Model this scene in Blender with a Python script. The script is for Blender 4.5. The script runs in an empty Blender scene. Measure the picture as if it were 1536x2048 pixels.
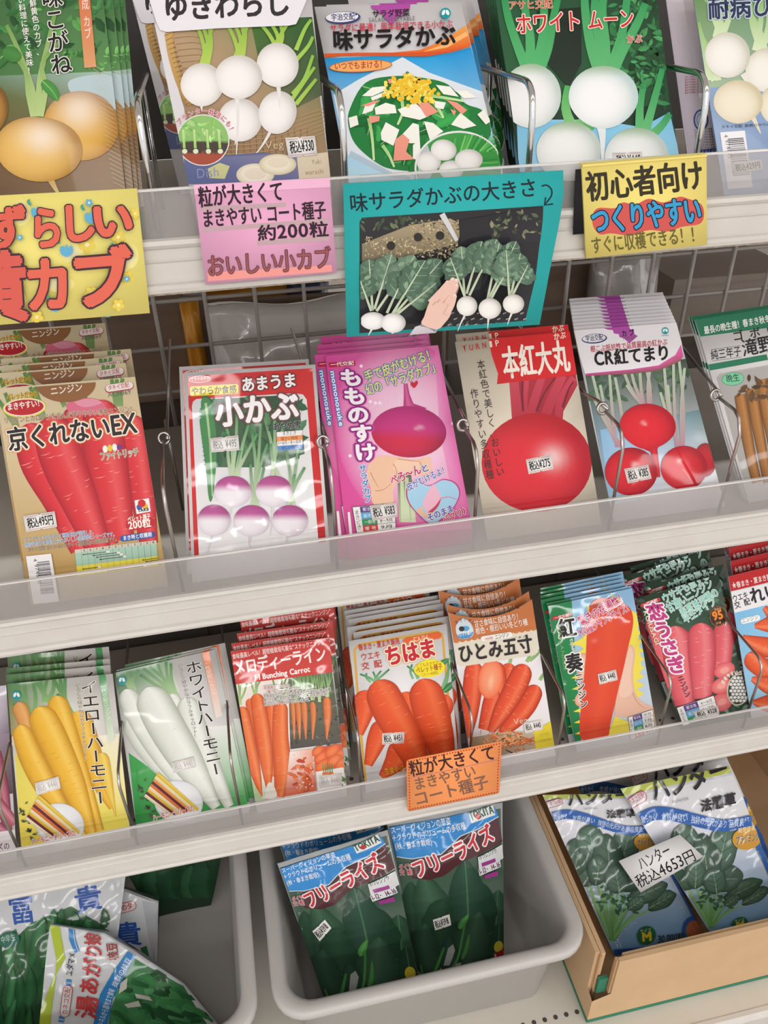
import bpy, math, random
import numpy as np
from mathutils import Vector, Matrix
from mathutils.geometry import tessellate_polygon

S = bpy.context.scene
COL = S.collection

# ------------------------------------------------------------------ camera
FPX = 1600.0
PITCH, YAW, ROLL = (math.radians(a) for a in (33.86, 11.205, 1.38))
CAM = np.array([0.0, 0.0, 1.2])
_f = np.array([math.sin(YAW) * math.cos(PITCH), math.cos(YAW) * math.cos(PITCH), -math.sin(PITCH)])
_r = np.array([math.cos(YAW), -math.sin(YAW), 0.0])
_d = np.cross(_f, _r)
CR = np.array([_r * math.cos(ROLL) + _d * math.sin(ROLL), -_r * math.sin(ROLL) + _d * math.cos(ROLL), _f])
cd = bpy.data.cameras.new('camera')
cd.sensor_width = 36.0
cd.lens = FPX * 36.0 / 2048.0
cd.clip_start = 0.01
cam = bpy.data.objects.new('camera', cd)
cam.matrix_world = Matrix([[CR[0][i], -CR[1][i], -CR[2][i], CAM[i]] for i in range(3)] + [[0, 0, 0, 1]])
COL.objects.link(cam)
S.camera = cam

# ------------------------------------------------------------------ light and exposure
S.view_settings.view_transform = 'Standard'
S.view_settings.look = 'None'
S.view_settings.gamma = 1.0
S.view_settings.exposure = -0.13
S.view_settings.use_curve_mapping = False
W = bpy.data.worlds.new('store_ambient')
S.world = W
W.use_nodes = True
W.node_tree.nodes['Background'].inputs[0].default_value = (1.0, 0.985, 0.99, 1)
W.node_tree.nodes['Background'].inputs[1].default_value = 1.15
LAMP_ROWS = [(-0.7, 4.5, (-1.3, 0.3, 1.9)), (-2.2, 13.0, (-2.2, -0.6, 1.0, 2.6)), (-3.4, 16.0, (-2.2, -0.7, 0.8, 2.3)), (-4.6, 20.0, (-2.2, -0.7, 0.8, 2.3)), (-6.2, 30.0, (-1.5, 0.2, 1.9)), (-8.5, 130.0, (-1.2, 1.4)), (-11.5, 260.0, (-1.2, 1.4)), (-15.0, 480.0, (-1.2, 1.4)), (2.2, 110.0, (-0.4, 1.2))]
for y, watt, xs in LAMP_ROWS:
    for x in xs:
        ld = bpy.data.lights.new('ceiling_lamp', 'AREA')
        ld.shape = 'RECTANGLE'; ld.size = 1.25; ld.size_y = 0.22
        ld.energy = watt
        ld.color = (1.0, 0.985, 0.98)
        lo = bpy.data.objects.new('ceiling_lamp', ld)
        lo.location = (x, y, 2.55)
        if y < -7: lo.rotation_euler = (math.radians(-60), 0, 0)
        COL.objects.link(lo)

# ------------------------------------------------------------------ pixel -> place helpers (measuring only)
def ray(x, y):
    return CR.T @ np.array([(x - 768.0) / FPX, (y - 1024.0) / FPX, 1.0])
def on_y(x, y, Y):
    d = ray(x, y); return CAM + d * ((Y - CAM[1]) / d[1])
def on_z(x, y, Z):
    d = ray(x, y); return CAM + d * ((Z - CAM[2]) / d[2])

# ------------------------------------------------------------------ colours and materials
def lin(h):
    if not isinstance(h, str):
        return np.array(h, float)
    h = h.lstrip('#')
    c = np.array([int(h[i:i + 2], 16) for i in (0, 2, 4)]) / 255.0
    return np.where(c <= 0.04045, c / 12.92, ((c + 0.055) / 1.055) ** 2.4)
def mix(a, b, t):
    return lin(a) * (1 - t) + lin(b) * t

MATS = {}
def principled(name, **kw):
    m = bpy.data.materials.new(name); m.use_nodes = True
    b = m.node_tree.nodes['Principled BSDF']
    for k, v in kw.items():
        k = k.replace('_', ' ').title().replace('Ior', 'IOR')
        b.inputs[k].default_value = v
    MATS[name] = m
    return m, m.node_tree, b
def add_bump(nt, b, scale, strength, dist=0.004, detail=1.0, stretch=(1, 1, 1), coat=True, base=True):
    N, L = nt.nodes, nt.links
    tc = N.new('ShaderNodeTexCoord'); oi = N.new('ShaderNodeObjectInfo')
    va = N.new('ShaderNodeVectorMath'); va.operation = 'ADD'
    mp = N.new('ShaderNodeMapping'); mp.inputs['Scale'].default_value = stretch
    nz = N.new('ShaderNodeTexNoise'); nz.inputs['Scale'].default_value = scale; nz.inputs['Detail'].default_value = detail
    bp = N.new('ShaderNodeBump'); bp.inputs['Strength'].default_value = strength; bp.inputs['Distance'].default_value = dist
    L.new(tc.outputs['Object'], va.inputs[0]); L.new(oi.outputs['Location'], va.inputs[1])
    L.new(va.outputs[0], mp.inputs['Vector']); L.new(mp.outputs[0], nz.inputs['Vector'])
    L.new(nz.outputs['Fac'], bp.inputs['Height'])
    if base: L.new(bp.outputs[0], b.inputs['Normal'])
    if coat: L.new(bp.outputs[0], b.inputs['Coat Normal'])
    return nz
def print_mat(name, rough, coat, crough, bscale, bstr, dist=0.004, detail=1.0):
    m, nt, b = principled(name, roughness=rough, coat_weight=coat, coat_roughness=crough)
    a = nt.nodes.new('ShaderNodeAttribute'); a.attribute_name = 'Col'
    nt.links.new(a.outputs['Color'], b.inputs['Base Color'])
    b.inputs['Specular IOR Level'].default_value = 0.15
    if bstr: add_bump(nt, b, bscale, bstr, dist, detail)
    return m
print_mat('printed_paper', 0.55, 0.18, 0.22, 14, 0.25)
print_mat('printed_gloss', 0.48, 0.38, 0.05, 15, 0.42, 0.004, 1.2)
print_mat('printed_film', 0.42, 0.6, 0.045, 19, 0.5, 0.004, 1.6)
print_mat('card_paper', 0.75, 0.0, 0.3, 9, 0.1)
def plain(name, col, rough=0.5, metal=0.0, bump=None, mottle=None, **kw):
    m, nt, b = principled(name, roughness=rough, metallic=metal, **kw)
    b.inputs['Base Color'].default_value = (*lin(col), 1)
    if bump: add_bump(nt, b, *bump)
    if mottle:
        c2, sc, amt = mottle
        nz = nt.nodes.new('ShaderNodeTexNoise'); nz.inputs['Scale'].default_value = sc; nz.inputs['Detail'].default_value = 5
        tc = nt.nodes.new('ShaderNodeTexCoord'); nt.links.new(tc.outputs['Object'], nz.inputs['Vector'])
        rp = nt.nodes.new('ShaderNodeValToRGB'); rp.color_ramp.elements[0].position = 0.5 - amt; rp.color_ramp.elements[1].position = 0.5 + amt
        rp.color_ramp.elements[0].color = (*lin(c2), 1); rp.color_ramp.elements[1].color = (*lin(col), 1)
        nt.links.new(nz.outputs['Fac'], rp.inputs[0]); nt.links.new(rp.outputs[0], b.inputs['Base Color'])
    return m

# ------------------------------------------------------------------ object helpers
def tag(o, label=None, cat=None, group=None, kind=None):
    if label: o['label'] = label
    if cat: o['category'] = cat
    if group: o['group'] = group
    if kind: o['kind'] = kind
    return o
def link_mesh(name, verts, faces, mat, parent=None, smooth=False, loc=None):
    me = bpy.data.meshes.new(name)
    me.from_pydata([tuple(v) for v in verts], [], faces)
    if isinstance(mat, str): mat = MATS[mat]
    me.materials.append(mat)
    if smooth: me.polygons.foreach_set('use_smooth', [True] * len(me.polygons))
    me.update()
    o = bpy.data.objects.new(name, me); COL.objects.link(o)
    if loc is not None: o.location = loc
    if parent is not None: o.parent = parent
    return o
def empty(name, loc=(0, 0, 0)):
    o = bpy.data.objects.new(name, None); o.empty_display_size = 0.02; o.location = loc; COL.objects.link(o); return o
class MB:
    """collects shapes into one mesh"""
    def __init__(s): s.v = []; s.f = []
    def add(s, v, f):
        n = len(s.v); s.v += [tuple(map(float, p)) for p in v]; s.f += [tuple(i + n for i in q) for q in f]; return s
    def box(s, lo, hi):
        (a, b, c), (d, e, g) = lo, hi
        return s.add([(a, b, c), (d, b, c), (d, e, c), (a, e, c), (a, b, g), (d, b, g), (d, e, g), (a, e, g)],
                     [(0, 3, 2, 1), (4, 5, 6, 7), (0, 1, 5, 4), (1, 2, 6, 5), (2, 3, 7, 6), (3, 0, 4, 7)])
    def extrude_x(s, prof, x0, x1):
        n = len(prof)
        v = [(x0, y, z) for y, z in prof] + [(x1, y, z) for y, z in prof]
        f = [(i, (i + 1) % n, n + (i + 1) % n, n + i) for i in range(n)] + [tuple(range(n))[::-1], tuple(range(n, 2 * n))]
        return s.add(v, f)
    def tube(s, pts, r, seg=10, closed=False):
        pts = [np.array(p, float) for p in pts]
        n = len(pts); rings = []; up = None
        for i in range(n):
            a = pts[i - 1] if (i > 0 or closed) else pts[i]; b = pts[(i + 1) % n] if (i < n - 1 or closed) else pts[i]
            t = b - a; t /= np.linalg.norm(t) + 1e-12
            if up is None:
                up = np.cross(t, [0.3, 0.5, 0.8]); up /= np.linalg.norm(up)
            up = up - t * (up @ t); up /= np.linalg.norm(up) + 1e-12
            w = np.cross(t, up)
            rings.append([pts[i] + r * (math.cos(k * 2 * math.pi / seg) * up + math.sin(k * 2 * math.pi / seg) * w) for k in range(seg)])
        v = [p for rg in rings for p in rg]; f = []
        for i in range(n if closed else n - 1):
            j = (i + 1) % n
            for k in range(seg):
                f.append((i * seg + k, i * seg + (k + 1) % seg, j * seg + (k + 1) % seg, j * seg + k))
        if not closed:
            f.append(tuple(range(seg))[::-1]); f.append(tuple(range((n - 1) * seg, n * seg)))
        return s.add(v, f)
    def build(s, name, mat, parent=None, smooth=False):
        return link_mesh(name, s.v, s.f, mat, parent, smooth)
def catmull(pts, n=6, closed=False):
    P = [np.array(p, float) for p in pts]; N = len(P); out = []
    for i in range(N if closed else N - 1):
        p0 = P[(i - 1) % N] if (closed or i > 0) else P[i]
        p1 = P[i]; p2 = P[(i + 1) % N]
        p3 = P[(i + 2) % N] if (closed or i < N - 2) else P[(i + 1) % N]
        for k in range(n):
            t = k / n
            out.append(0.5 * ((2 * p1) + (p2 - p0) * t + (2 * p0 - 5 * p1 + 4 * p2 - p3) * t * t + (-p0 + 3 * p1 - 3 * p2 + p3) * t ** 3))
    if not closed: out.append(P[-1])
    return out

# ------------------------------------------------------------------ glyphs
_fc = bpy.data.curves.new('glyph', 'FONT'); _fc.size = 1.0; _fc.resolution_u = 3
_fo = bpy.data.objects.new('glyph', _fc)
_GL = {}
ROT = {'ー': 1, '～': 1, '〜': 1, '―': 1}
def glyph(ch):
    if ch not in _GL:
        if ch.isspace():
            _GL[ch] = (np.zeros((0, 2)), np.zeros((0, 3), int), 0.5 if ch == '\u3000' else 0.33, True)
        else:
            _fc.body = ch
            me = _fo.to_mesh()
            v = np.empty(len(me.vertices) * 3); me.vertices.foreach_get('co', v); v = v.reshape(-1, 3)[:, :2].copy()
            me.calc_loop_triangles()
            t = np.empty(len(me.loop_triangles) * 3, int); me.loop_triangles.foreach_get('vertices', t)
            _fo.to_mesh_clear()
            cjk = ord(ch) > 0x2fff and not (0xff01 <= ord(ch) <= 0xff5e and False)
            adv = 1.0 if cjk else (v[:, 0].max() + 0.07 if len(v) else 0.4)
            _GL[ch] = (v, t.reshape(-1, 3), adv, cjk)
    return _GL[ch]
# ------------------------------------------------------------------ printed surfaces
GAP = 2.2e-5
EPS = 1.2e-6          # keeps the strokes of one layer from lying in exactly the same plane
class Sheet:
    """a flat printed sheet standing somewhere in the place; artwork is measured off the photograph and laid into the sheet's own plane"""
    def __init__(s, origin, ex, ey, view, deform=None, gap=GAP, maxlen=None):
        s.O = np.array(origin, float); s.ex = np.array(ex, float); s.ey = np.array(ey, float); s.n = np.cross(s.ex, s.ey)
        s.view = view; s.deform = deform; s.gap = gap; s.maxlen = maxlen
        s.V = []; s.T = []; s.C = []; s.nv = 0; s.layer = 1
        s.outline = None
    # measuring
    def local(s, pts):
        pts = np.asarray(pts, float).reshape(-1, 2)
        ox, oy, sc = s.view
        x = ox + pts[:, 0] / sc; y = oy + pts[:, 1] / sc
        d = np.stack([(x - 768) / FPX, (y - 1024) / FPX, np.ones(len(x))], 1) @ CR
        t = ((s.O - CAM) @ s.n) / (d @ s.n)
        P = CAM + d * t[:, None] - s.O
        return np.stack([P @ s.ex, P @ s.ey], 1)
    # raw add (local 2d)
    def tris(s, uv, tri, col, layer=None, dz=None):
        uv = np.asarray(uv, float); tri = np.asarray(tri, int).reshape(-1, 3)
        if len(tri) == 0: return
        col = np.asarray(col, float)
        if col.ndim == 1: col = np.repeat(col[None], len(uv), 0)
        if layer is None:
            layer = s.layer; s.layer += 1
        if dz is not None:
            col = np.column_stack([col, dz])
        if s.outline is not None:
            uv, tri, col = clip(uv, tri, col, s.outline)
        if s.maxlen: uv, tri, col = subdiv(uv, tri, col, s.maxlen)
        if len(tri) == 0: return
        a = uv[tri]
        cr = (a[:, 1, 0] - a[:, 0, 0]) * (a[:, 2, 1] - a[:, 0, 1]) - (a[:, 1, 1] - a[:, 0, 1]) * (a[:, 2, 0] - a[:, 0, 0])
        tri = np.where((cr < 0)[:, None], tri[:, ::-1], tri)
        z = np.full(len(uv), layer * s.gap)
        if dz is not None: z = z + col[:, 3] * (s.gap / GAP); col = col[:, :3]
        s.V.append(np.column_stack([uv, z])); s.T.append(tri + s.nv); s.C.append(col); s.nv += len(uv)
    # shapes in view coordinates
    def poly(s, pts, col, layer=None):
        pts = [tuple(p) for p in pts]
        t = tessellate_polygon([[Vector((p[0], p[1], 0)) for p in pts]])
        c = np.array([lin(k) for k in col]) if isinstance(col, (list, tuple)) and isinstance(col[0], str) else lin(col)
        s.tris(s.local(pts), t, c, layer)
    def blob(s, pts, col, n=5): s.poly(catmull(pts, n, True), col)
    def rect(s, x0, y0, x1, y1, col): s.poly([(x0, y0), (x1, y0), (x1, y1), (x0, y1)], col)
    def quad(s, p, col): s.poly(p, col)
    def ell(s, cx, cy, rx, ry, rot, colf, n=36, rings=6, pw=2.0, shape=None):
        """colf: a colour, or f(x, y, r) with x, y in -1..1"""
        V = [(0.0, 0.0)]; 
        for k in range(1, rings + 1):
            for i in range(n):
                a = 2 * math.pi * i / n; r = k / rings
                cxx, sy = math.cos(a), math.sin(a)
                e = 1.0 if pw == 2.0 else (abs(cxx) ** pw + abs(sy) ** pw) ** (-1 / pw)
                x, y = r * e * cxx, r * e * sy
                if shape: x, y = shape(x, y)
                V.append((x, y))
        T = [(0, 1 + i, 1 + (i + 1) % n) for i in range(n)]
        for k in range(rings - 1):
            b = 1 + k * n
            for i in range(n):
                j = (i + 1) % n
                T += [(b + i, b + n + i, b + n + j), (b + i, b + n + j, b + j)]
        V = np.array(V)
        if callable(colf): C = np.array([lin(colf(x, y, min(1.0, math.hypot(x, y)))) for x, y in V])
        else: C = lin(colf)
        ca, sa = math.cos(math.radians(rot)), math.sin(math.radians(rot))
        P = np.stack([cx + V[:, 0] * rx * ca - V[:, 1] * ry * sa, cy + V[:, 0] * rx * sa + V[:, 1] * ry * ca], 1)
        s.tris(s.local(P), T, C)
    def ring(s, cx, cy, rx, ry, rot, w, col, n=40, a0=0, a1=360):
        ca, sa = math.cos(math.radians(rot)), math.sin(math.radians(rot)); pts = []
        for i in range(n + 1):
            a = math.radians(a0 + (a1 - a0) * i / n); x, y = rx * math.cos(a), ry * math.sin(a)
            pts.append((cx + x * ca - y * sa, cy + x * sa + y * ca))
        s.stroke(pts, w, w, col, sm=False)
    def strip(s, pts, ws, colf, across=6, layer=None):
        """tapered band along pts; colf: colour or f(t along, a across -1..1)"""
        P = np.array(pts, float); n = len(P)
        T = np.gradient(P, axis=0); T /= np.linalg.norm(T, axis=1)[:, None] + 1e-9
        Nn = np.stack([-T[:, 1], T[:, 0]], 1); ws = np.asarray(ws, float)
        a = np.linspace(-1, 1, across + 1)
        V = (P[:, None, :] + Nn[:, None, :] * (a[None, :, None] * ws[:, None, None] / 2)).reshape(-1, 2)
        F = []
        m = across + 1
        for i in range(n - 1):
            for j in range(across):
                q = i * m + j
                F += [(q, q + 1, q + m + 1), (q, q + m + 1, q + m)]
        if callable(colf): C = np.array([lin(colf(i / (n - 1), aa)) for i in range(n) for aa in a])
        else: C = lin(colf)
        s.tris(s.local(V), F, C, layer)
    def stroke(s, pts, w0, w1, col, col2=None, sm=True, layer=None, n=4):
        p = catmull(pts, n) if sm and len(pts) > 2 else pts
        k = len(p); ws = [w0 + (w1 - w0) * i / max(1, k - 1) for i in range(k)]
        if col2 is None: s.strip(p, ws, col, 1, layer)
        else:
            c1, c2 = lin(col), lin(col2)
            s.strip(p, ws, lambda t, a: c1 * (1 - t) + c2 * t, 1, layer)
    def strokes(s, L, w0, w1, col, col2=None):
        """many strokes on one layer"""
        ly = s.layer; s.layer += 1
        for i, p in enumerate(L): s.stroke(p, w0, w1, col, col2, layer=ly + (i % 16) / 18)
    def turnip(s, cx, cy, rx, ry, rot=0, base='f4f3f1', edge='cfcdc8', top=None, topc='dfe8cc', tail=None, hi=None, point=0.0, flat=0.0, tw=None, tailc=None):
        base, edge, topc = lin(base), lin(edge), lin(topc)
        def shp(x, y):
            if point and y > 0: x = x * (1 - point * y * y)
            if flat and y < 0: y = y * (1 - flat * (1 - abs(x)))
            return x, y
        def cf(x, y, r):
            k = min(1, math.hypot(x * 0.95 + 0.12, y * 0.95 - 0.1)); c = base * (1 - k ** 3.5) + edge * k ** 3.5
            if top is not None:
                t = min(1, max(0, (top - y) / 0.45)); c = c * (1 - t) + topc * (0.7 + 0.3 * (1 - k ** 3)) * t
            if hi is not None:
                g = math.exp(-((x - hi[0]) ** 2 + (y - hi[1]) ** 2) / hi[2]); c = c * (1 - 0.55 * g) + 0.55 * g
            return c
        if tail is not None:
            s.stroke(tail, tw or rx * 0.16, rx * 0.03, tailc if tailc is not None else mix(base, edge, .35), sm=True)
        s.ell(cx, cy, rx, ry, rot, cf, 36, 8, shape=shp)
    def carrot(s, pts, ws, base='e8622e', edge='b8431c', light='f59a66', rings=14, seed=1, rcol='f7b48a', caps=0.5, rw=None):
        """pts centre line from crown to tip, ws widths"""
        rnd = random.Random(seed)
        p = catmull([(*q, w) for q, w in zip(pts, ws)], 8)
        q = np.array([(a[0], a[1]) for a in p]); w = np.array([a[2] for a in p])
        d = np.linalg.norm(np.diff(q, axis=0), axis=1); L = np.concatenate([[0], np.cumsum(d)])
        c = max(1e-6, caps * w[0])
        w = w * np.sqrt(np.clip(1 - (1 - np.clip(L / c, 0, 1)) ** 2, 0.02, 1))
        # resample start for round shoulder
        base, edge, light = lin(base), lin(edge), lin(light)
        if c > 1e-3 and d[0] > c / 6:
            add = np.array([q[0] + (q[1] - q[0]) * (c * t / d[0]) for t in (0, .03, .1, .2, .35, .55, .8) if c * t < d[0] * .98])
            wa = np.array([ws[0] * math.sqrt(max(0.02, 1 - (1 - t) ** 2)) for t in (0, .03, .1, .2, .35, .55, .8) if c * t < d[0] * .98])
            q = np.vstack([add, q[1:]]); w = np.concatenate([wa, w[1:]])
        def cf(t, a):
            k = abs(a) ** 2.6; cc = base * (1 - k) + edge * k
            g = math.exp(-((a + 0.3) / 0.28) ** 2) * 0.55
            return cc * (1 - g) + light * g
        s.strip(q, w, cf, 8)
        ly = s.layer; s.layer += 1
        n = len(q)
        for i in range(rings):
            t = rnd.uniform(0.08, 0.92) * (n - 1); j = int(t); f = t - j
            c0 = q[j] * (1 - f) + q[min(n - 1, j + 1)] * f; ww = w[j] * (1 - f) + w[min(n - 1, j + 1)] * f
            tg = q[min(n - 1, j + 1)] - q[max(0, j - 1)]; tg = tg / (np.linalg.norm(tg) + 1e-9); nn = np.array([-tg[1], tg[0]])
            a0 = rnd.uniform(-0.46, 0.25); a1 = a0 + rnd.uniform(0.12, 0.3)
            bow = tg * ww * 0.018
            s.strip([c0 + nn * ww * a0 * .98, c0 + nn * ww * (a0 + a1) / 2 + bow, c0 + nn * ww * min(.48, a1)], [0.4, rw or max(1.1, ww * 0.016), 0.4], rcol, 1, ly + (i % 16) / 18)
    def leaf(s, pts, w, col, vein=None, edge=None, lob=0.0, seed=0):
        """a blade along pts, widest at the middle"""
        p = catmull(pts, 6); n = len(p); rnd = random.Random(seed)
        ws = [w * math.sin(math.pi * (0.04 + 0.96 * i / (n - 1)) ** 0.8) ** 0.75 * (1 + lob * rnd.uniform(-1, 1)) if 0 < i < n - 1 else w * 0.04 for i in range(n)]
        c = lin(col); e = lin(edge) if edge else c * 0.72
        s.strip(p, ws, lambda t, a: c * (1 - abs(a) * .8) + e * abs(a) * .8, 4)
        if vein: s.stroke(pts, w * .07, w * .02, vein)
    def foliage(s, region, n, cols, size, seed=0, lo=.45, hi=1.0):
        """n small overlapping leaf scraps inside the box region (x0,y0,x1,y1)"""
        rnd = random.Random(seed); V = []; T = []; C = []; Z = []
        x0, y0, x1, y1 = region
        cs = [lin(c) for c in cols]
        for i in range(n):
            x, y = rnd.uniform(x0, x1), rnd.uniform(y0, y1); a = rnd.uniform(0, 2 * math.pi); l = size * rnd.uniform(lo, hi); w = l * rnd.uniform(.28, .5)
            c = cs[rnd.randrange(len(cs))] * rnd.uniform(.75, 1.2)
            d = np.array([math.cos(a), math.sin(a)]); e = np.array([-d[1], d[0]]); b = len(V)
            for (t, u) in ((-.5, 0), (-.25, .42), (.1, .5), (.5, 0), (.1, -.5), (-.25, -.42)):
                V.append(np.array([x, y]) + d * l * t + e * w * u); C.append(c * (1 + .25 * (u > 0) - .1 * (u < 0))); Z.append((i % 16) * EPS)
            T += [(b, b + 1, b + 5), (b + 1, b + 2, b + 4), (b + 1, b + 4, b + 5), (b + 2, b + 3, b + 4)]
            if (i + 1) % max(1, n // 6) == 0:
                s.tris(s.local(V), T, np.array(C), dz=np.array(Z)); V, T, C, Z = [], [], [], []
        if T: s.tris(s.local(V), T, np.array(C), dz=np.array(Z))
    def dots(s, pts, r, col, n=7):
        V = []; T = []; Z = []
        for (x, y) in pts:
            Z += [(len(Z) // n % 16) * EPS] * n
            b = len(V); V += [(x + r * math.cos(2 * math.pi * i / n), y + r * math.sin(2 * math.pi * i / n)) for i in range(n)]
            T += [(b, b + i, b + i + 1) for i in range(1, n - 1)]
        s.tris(s.local(V), T, lin(col), dz=np.array(Z))
    def text(s, st, p0, p1, h, col='181818', bold=0.0, out=(), up=None, vert=False, fit=True, slant=0.0):
        """horizontal: p0, p1 = lower left and lower right of the line, h = height of the letters; vertical: p0, p1 = top and bottom of the column, h = its width"""
        p0, p1 = np.array(p0, float), np.array(p1, float); d = p1 - p0; Lg = np.linalg.norm(d); d /= Lg
        GV = []; GT = []; nv = 0
        if not vert:
            u = np.array(up, float) / np.linalg.norm(up) if up is not None else np.array([d[1], -d[0]])
            x = 0.0; items = []
            for ch in st:
                v, t, adv, cjk = glyph(ch); items.append((v, t, x, cjk)); x += adv
            tot = x
            sx = Lg / tot; sy = h / 0.93
            for v, t, x, cjk in items:
                if len(v):
                    k = 1.0 if cjk else 1.13
                    GV.append(np.column_stack([(v[:, 0] + x), (v[:, 1] * k + 0.08)])); GT.append(t + nv); nv += len(v)
            if not GV: return
            G = np.vstack(GV); G[:, 0] += slant * G[:, 1]
            B = lambda g: p0 + np.outer(g[:, 0] * sx, d) + np.outer(g[:, 1] * sy, u)
        else:
            r = np.array([-d[1], d[0]]) * -1.0            # to the reader's right of a column that runs down
            if up is not None: r = np.array(up, float)
            n = len(st); y = 0.0
            for ch in st:
                v, t, adv, cjk = glyph(ch)
                a = 1.0 if cjk else .8
                if len(v):
                    if ch in ROT:
                        c = v - np.array([.5, .385]); v2 = np.column_stack([c[:, 1], -c[:, 0]]) * np.array([1, 1]) + np.array([.5, .385])
                    else: v2 = v + np.array([0 if cjk else .5 - adv / 2, 0])
                    GV.append(np.column_stack([v2[:, 0] - .5, y + .92 - (v2[:, 1] + .08)])); GT.append(t + nv); nv += len(v)
                else: a = .45
                y += a
            G = np.vstack(GV); sy = Lg / y; sx = h
            B = lambda g: p0 + np.outer(g[:, 0] * sx, r) + np.outer(g[:, 1] * sy, d)
        T = np.vstack(GT)
        def put(rad, color, k):
            offs = [(0, 0)] if rad <= 0 else [(rad * math.cos(2 * math.pi * i / k), rad * math.sin(2 * math.pi * i / k) * (sx / sy if not vert else 1)) for i in range(k)]
            VV = []; TT = []; ZZ = []; b = 0
            for i, o in enumerate(offs):
                VV.append(B(G + np.array(o))); TT.append(T + b); b += len(G); ZZ.append(np.full(len(G), i * EPS))
            s.tris(s.local(np.vstack(VV)), np.vstack(TT), lin(color), dz=np.concatenate(ZZ))
        for rad, c in sorted(out, key=lambda q: -q[0]): put(rad, c, 14 if rad > .05 else 8)
        put(bold, col, 6 if bold > .02 else 4)
    def barcode(s, p, col='202020', seed=3, n=26):
        """p: four corners TL TR BR BL; bars run from the TL-TR side across to the BL-BR side, stacked downwards"""
        rnd = random.Random(seed); p = [np.array(q, float) for q in p]; V = []; T = []
        t = 0.0; tot = n * 1.75
        for i in range(n):
            w = rnd.choice((.5, .8, 1.2)); a, b = t / tot, (t + w) / tot; t += w + rnd.choice((.5, .8, 1.1))
            k = len(V)
            V += [p[0] + (p[3] - p[0]) * a, p[1] + (p[2] - p[1]) * a, p[1] + (p[2] - p[1]) * b, p[0] + (p[3] - p[0]) * b]; T += [(k, k + 1, k + 2), (k, k + 2, k + 3)]
        s.tris(s.local(V), T, lin(col))
    def arrays(s):
        return np.vstack(s.V), np.vstack(s.T), np.vstack(s.C)

def clip(uv, tri, col, outline):
    """keep what lies inside the convex outline (counter-clockwise)"""
    O = np.asarray(outline, float)
    for i in range(len(O)):
        a, b = O[i], O[(i + 1) % len(O)]; nn = np.array([-(b - a)[1], (b - a)[0]])
        sd = (uv - a) @ nn
        if (sd >= -1e-9).all(): continue
        ts = sd[tri] >= 0
        cnt = ts.sum(1)
        keep = tri[cnt == 3]; nu = [uv]; nc = [col]; base = len(uv); new = []
        for t in tri[(cnt > 0) & (cnt < 3)]:
            out = []
            for k in range(3):
                p, q = t[k], t[(k + 1) % 3]
                if sd[p] >= 0: out.append(p)
                if (sd[p] >= 0) != (sd[q] >= 0):
                    f = sd[p] / (sd[p] - sd[q]); nu.append((uv[p] + (uv[q] - uv[p]) * f)[None]); nc.append((col[p] + (col[q] - col[p]) * f)[None]); out.append(base); base += 1
            for k in range(1, len(out) - 1): new.append((out[0], out[k], out[k + 1]))
        uv = np.vstack(nu); col = np.vstack(nc)
        tri = np.vstack([keep, np.array(new, int).reshape(-1, 3)]).astype(int)
    if len(tri):
        used = np.unique(tri); mp = np.full(len(uv), -1); mp[used] = np.arange(len(used)); uv, col, tri = uv[used], col[used], mp[tri]
    return uv, tri, col
def subdiv(uv, tri, col, L):
    for _ in range(9):
        e = [np.linalg.norm(uv[tri[:, (k + 1) % 3]] - uv[tri[:, k]], axis=1) > L for k in range(3)]
        bad = e[0] | e[1] | e[2]
        if not bad.any(): break
        keep = tri[~bad]; nu = []; nc = []; base = len(uv); new = []; cache = {}
        def mid(p, q):
            nonlocal base
            k = (min(p, q), max(p, q))
            if k not in cache:
                cache[k] = base; base += 1; nu.append((uv[p] + uv[q]) / 2); nc.append((col[p] + col[q]) / 2)
            return cache[k]
        for t, f in zip(tri[bad], np.stack(e, 1)[bad]):
            a, b, c = t
            m = [mid(t[k], t[(k + 1) % 3]) if f[k] else None for k in range(3)]
            if all(f): new += [(a, m[0], m[2]), (m[0], b, m[1]), (m[2], m[1], c), (m[0], m[1], m[2])]
            else:
                P = []
                for k in range(3):
                    P.append(t[k])
                    if f[k]: P.append(m[k])
                # fan from a midpoint
                k0 = next(i for i, x in enumerate(P) if x in m)
                P = P[k0:] + P[:k0]
                for k in range(1, len(P) - 1): new.append((P[0], P[k], P[k + 1]))
        uv = np.vstack([uv, np.array(nu)]); col = np.vstack([col, np.array(nc)]); tri = np.vstack([keep, np.array(new, int)])
    return uv, tri, col

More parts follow.
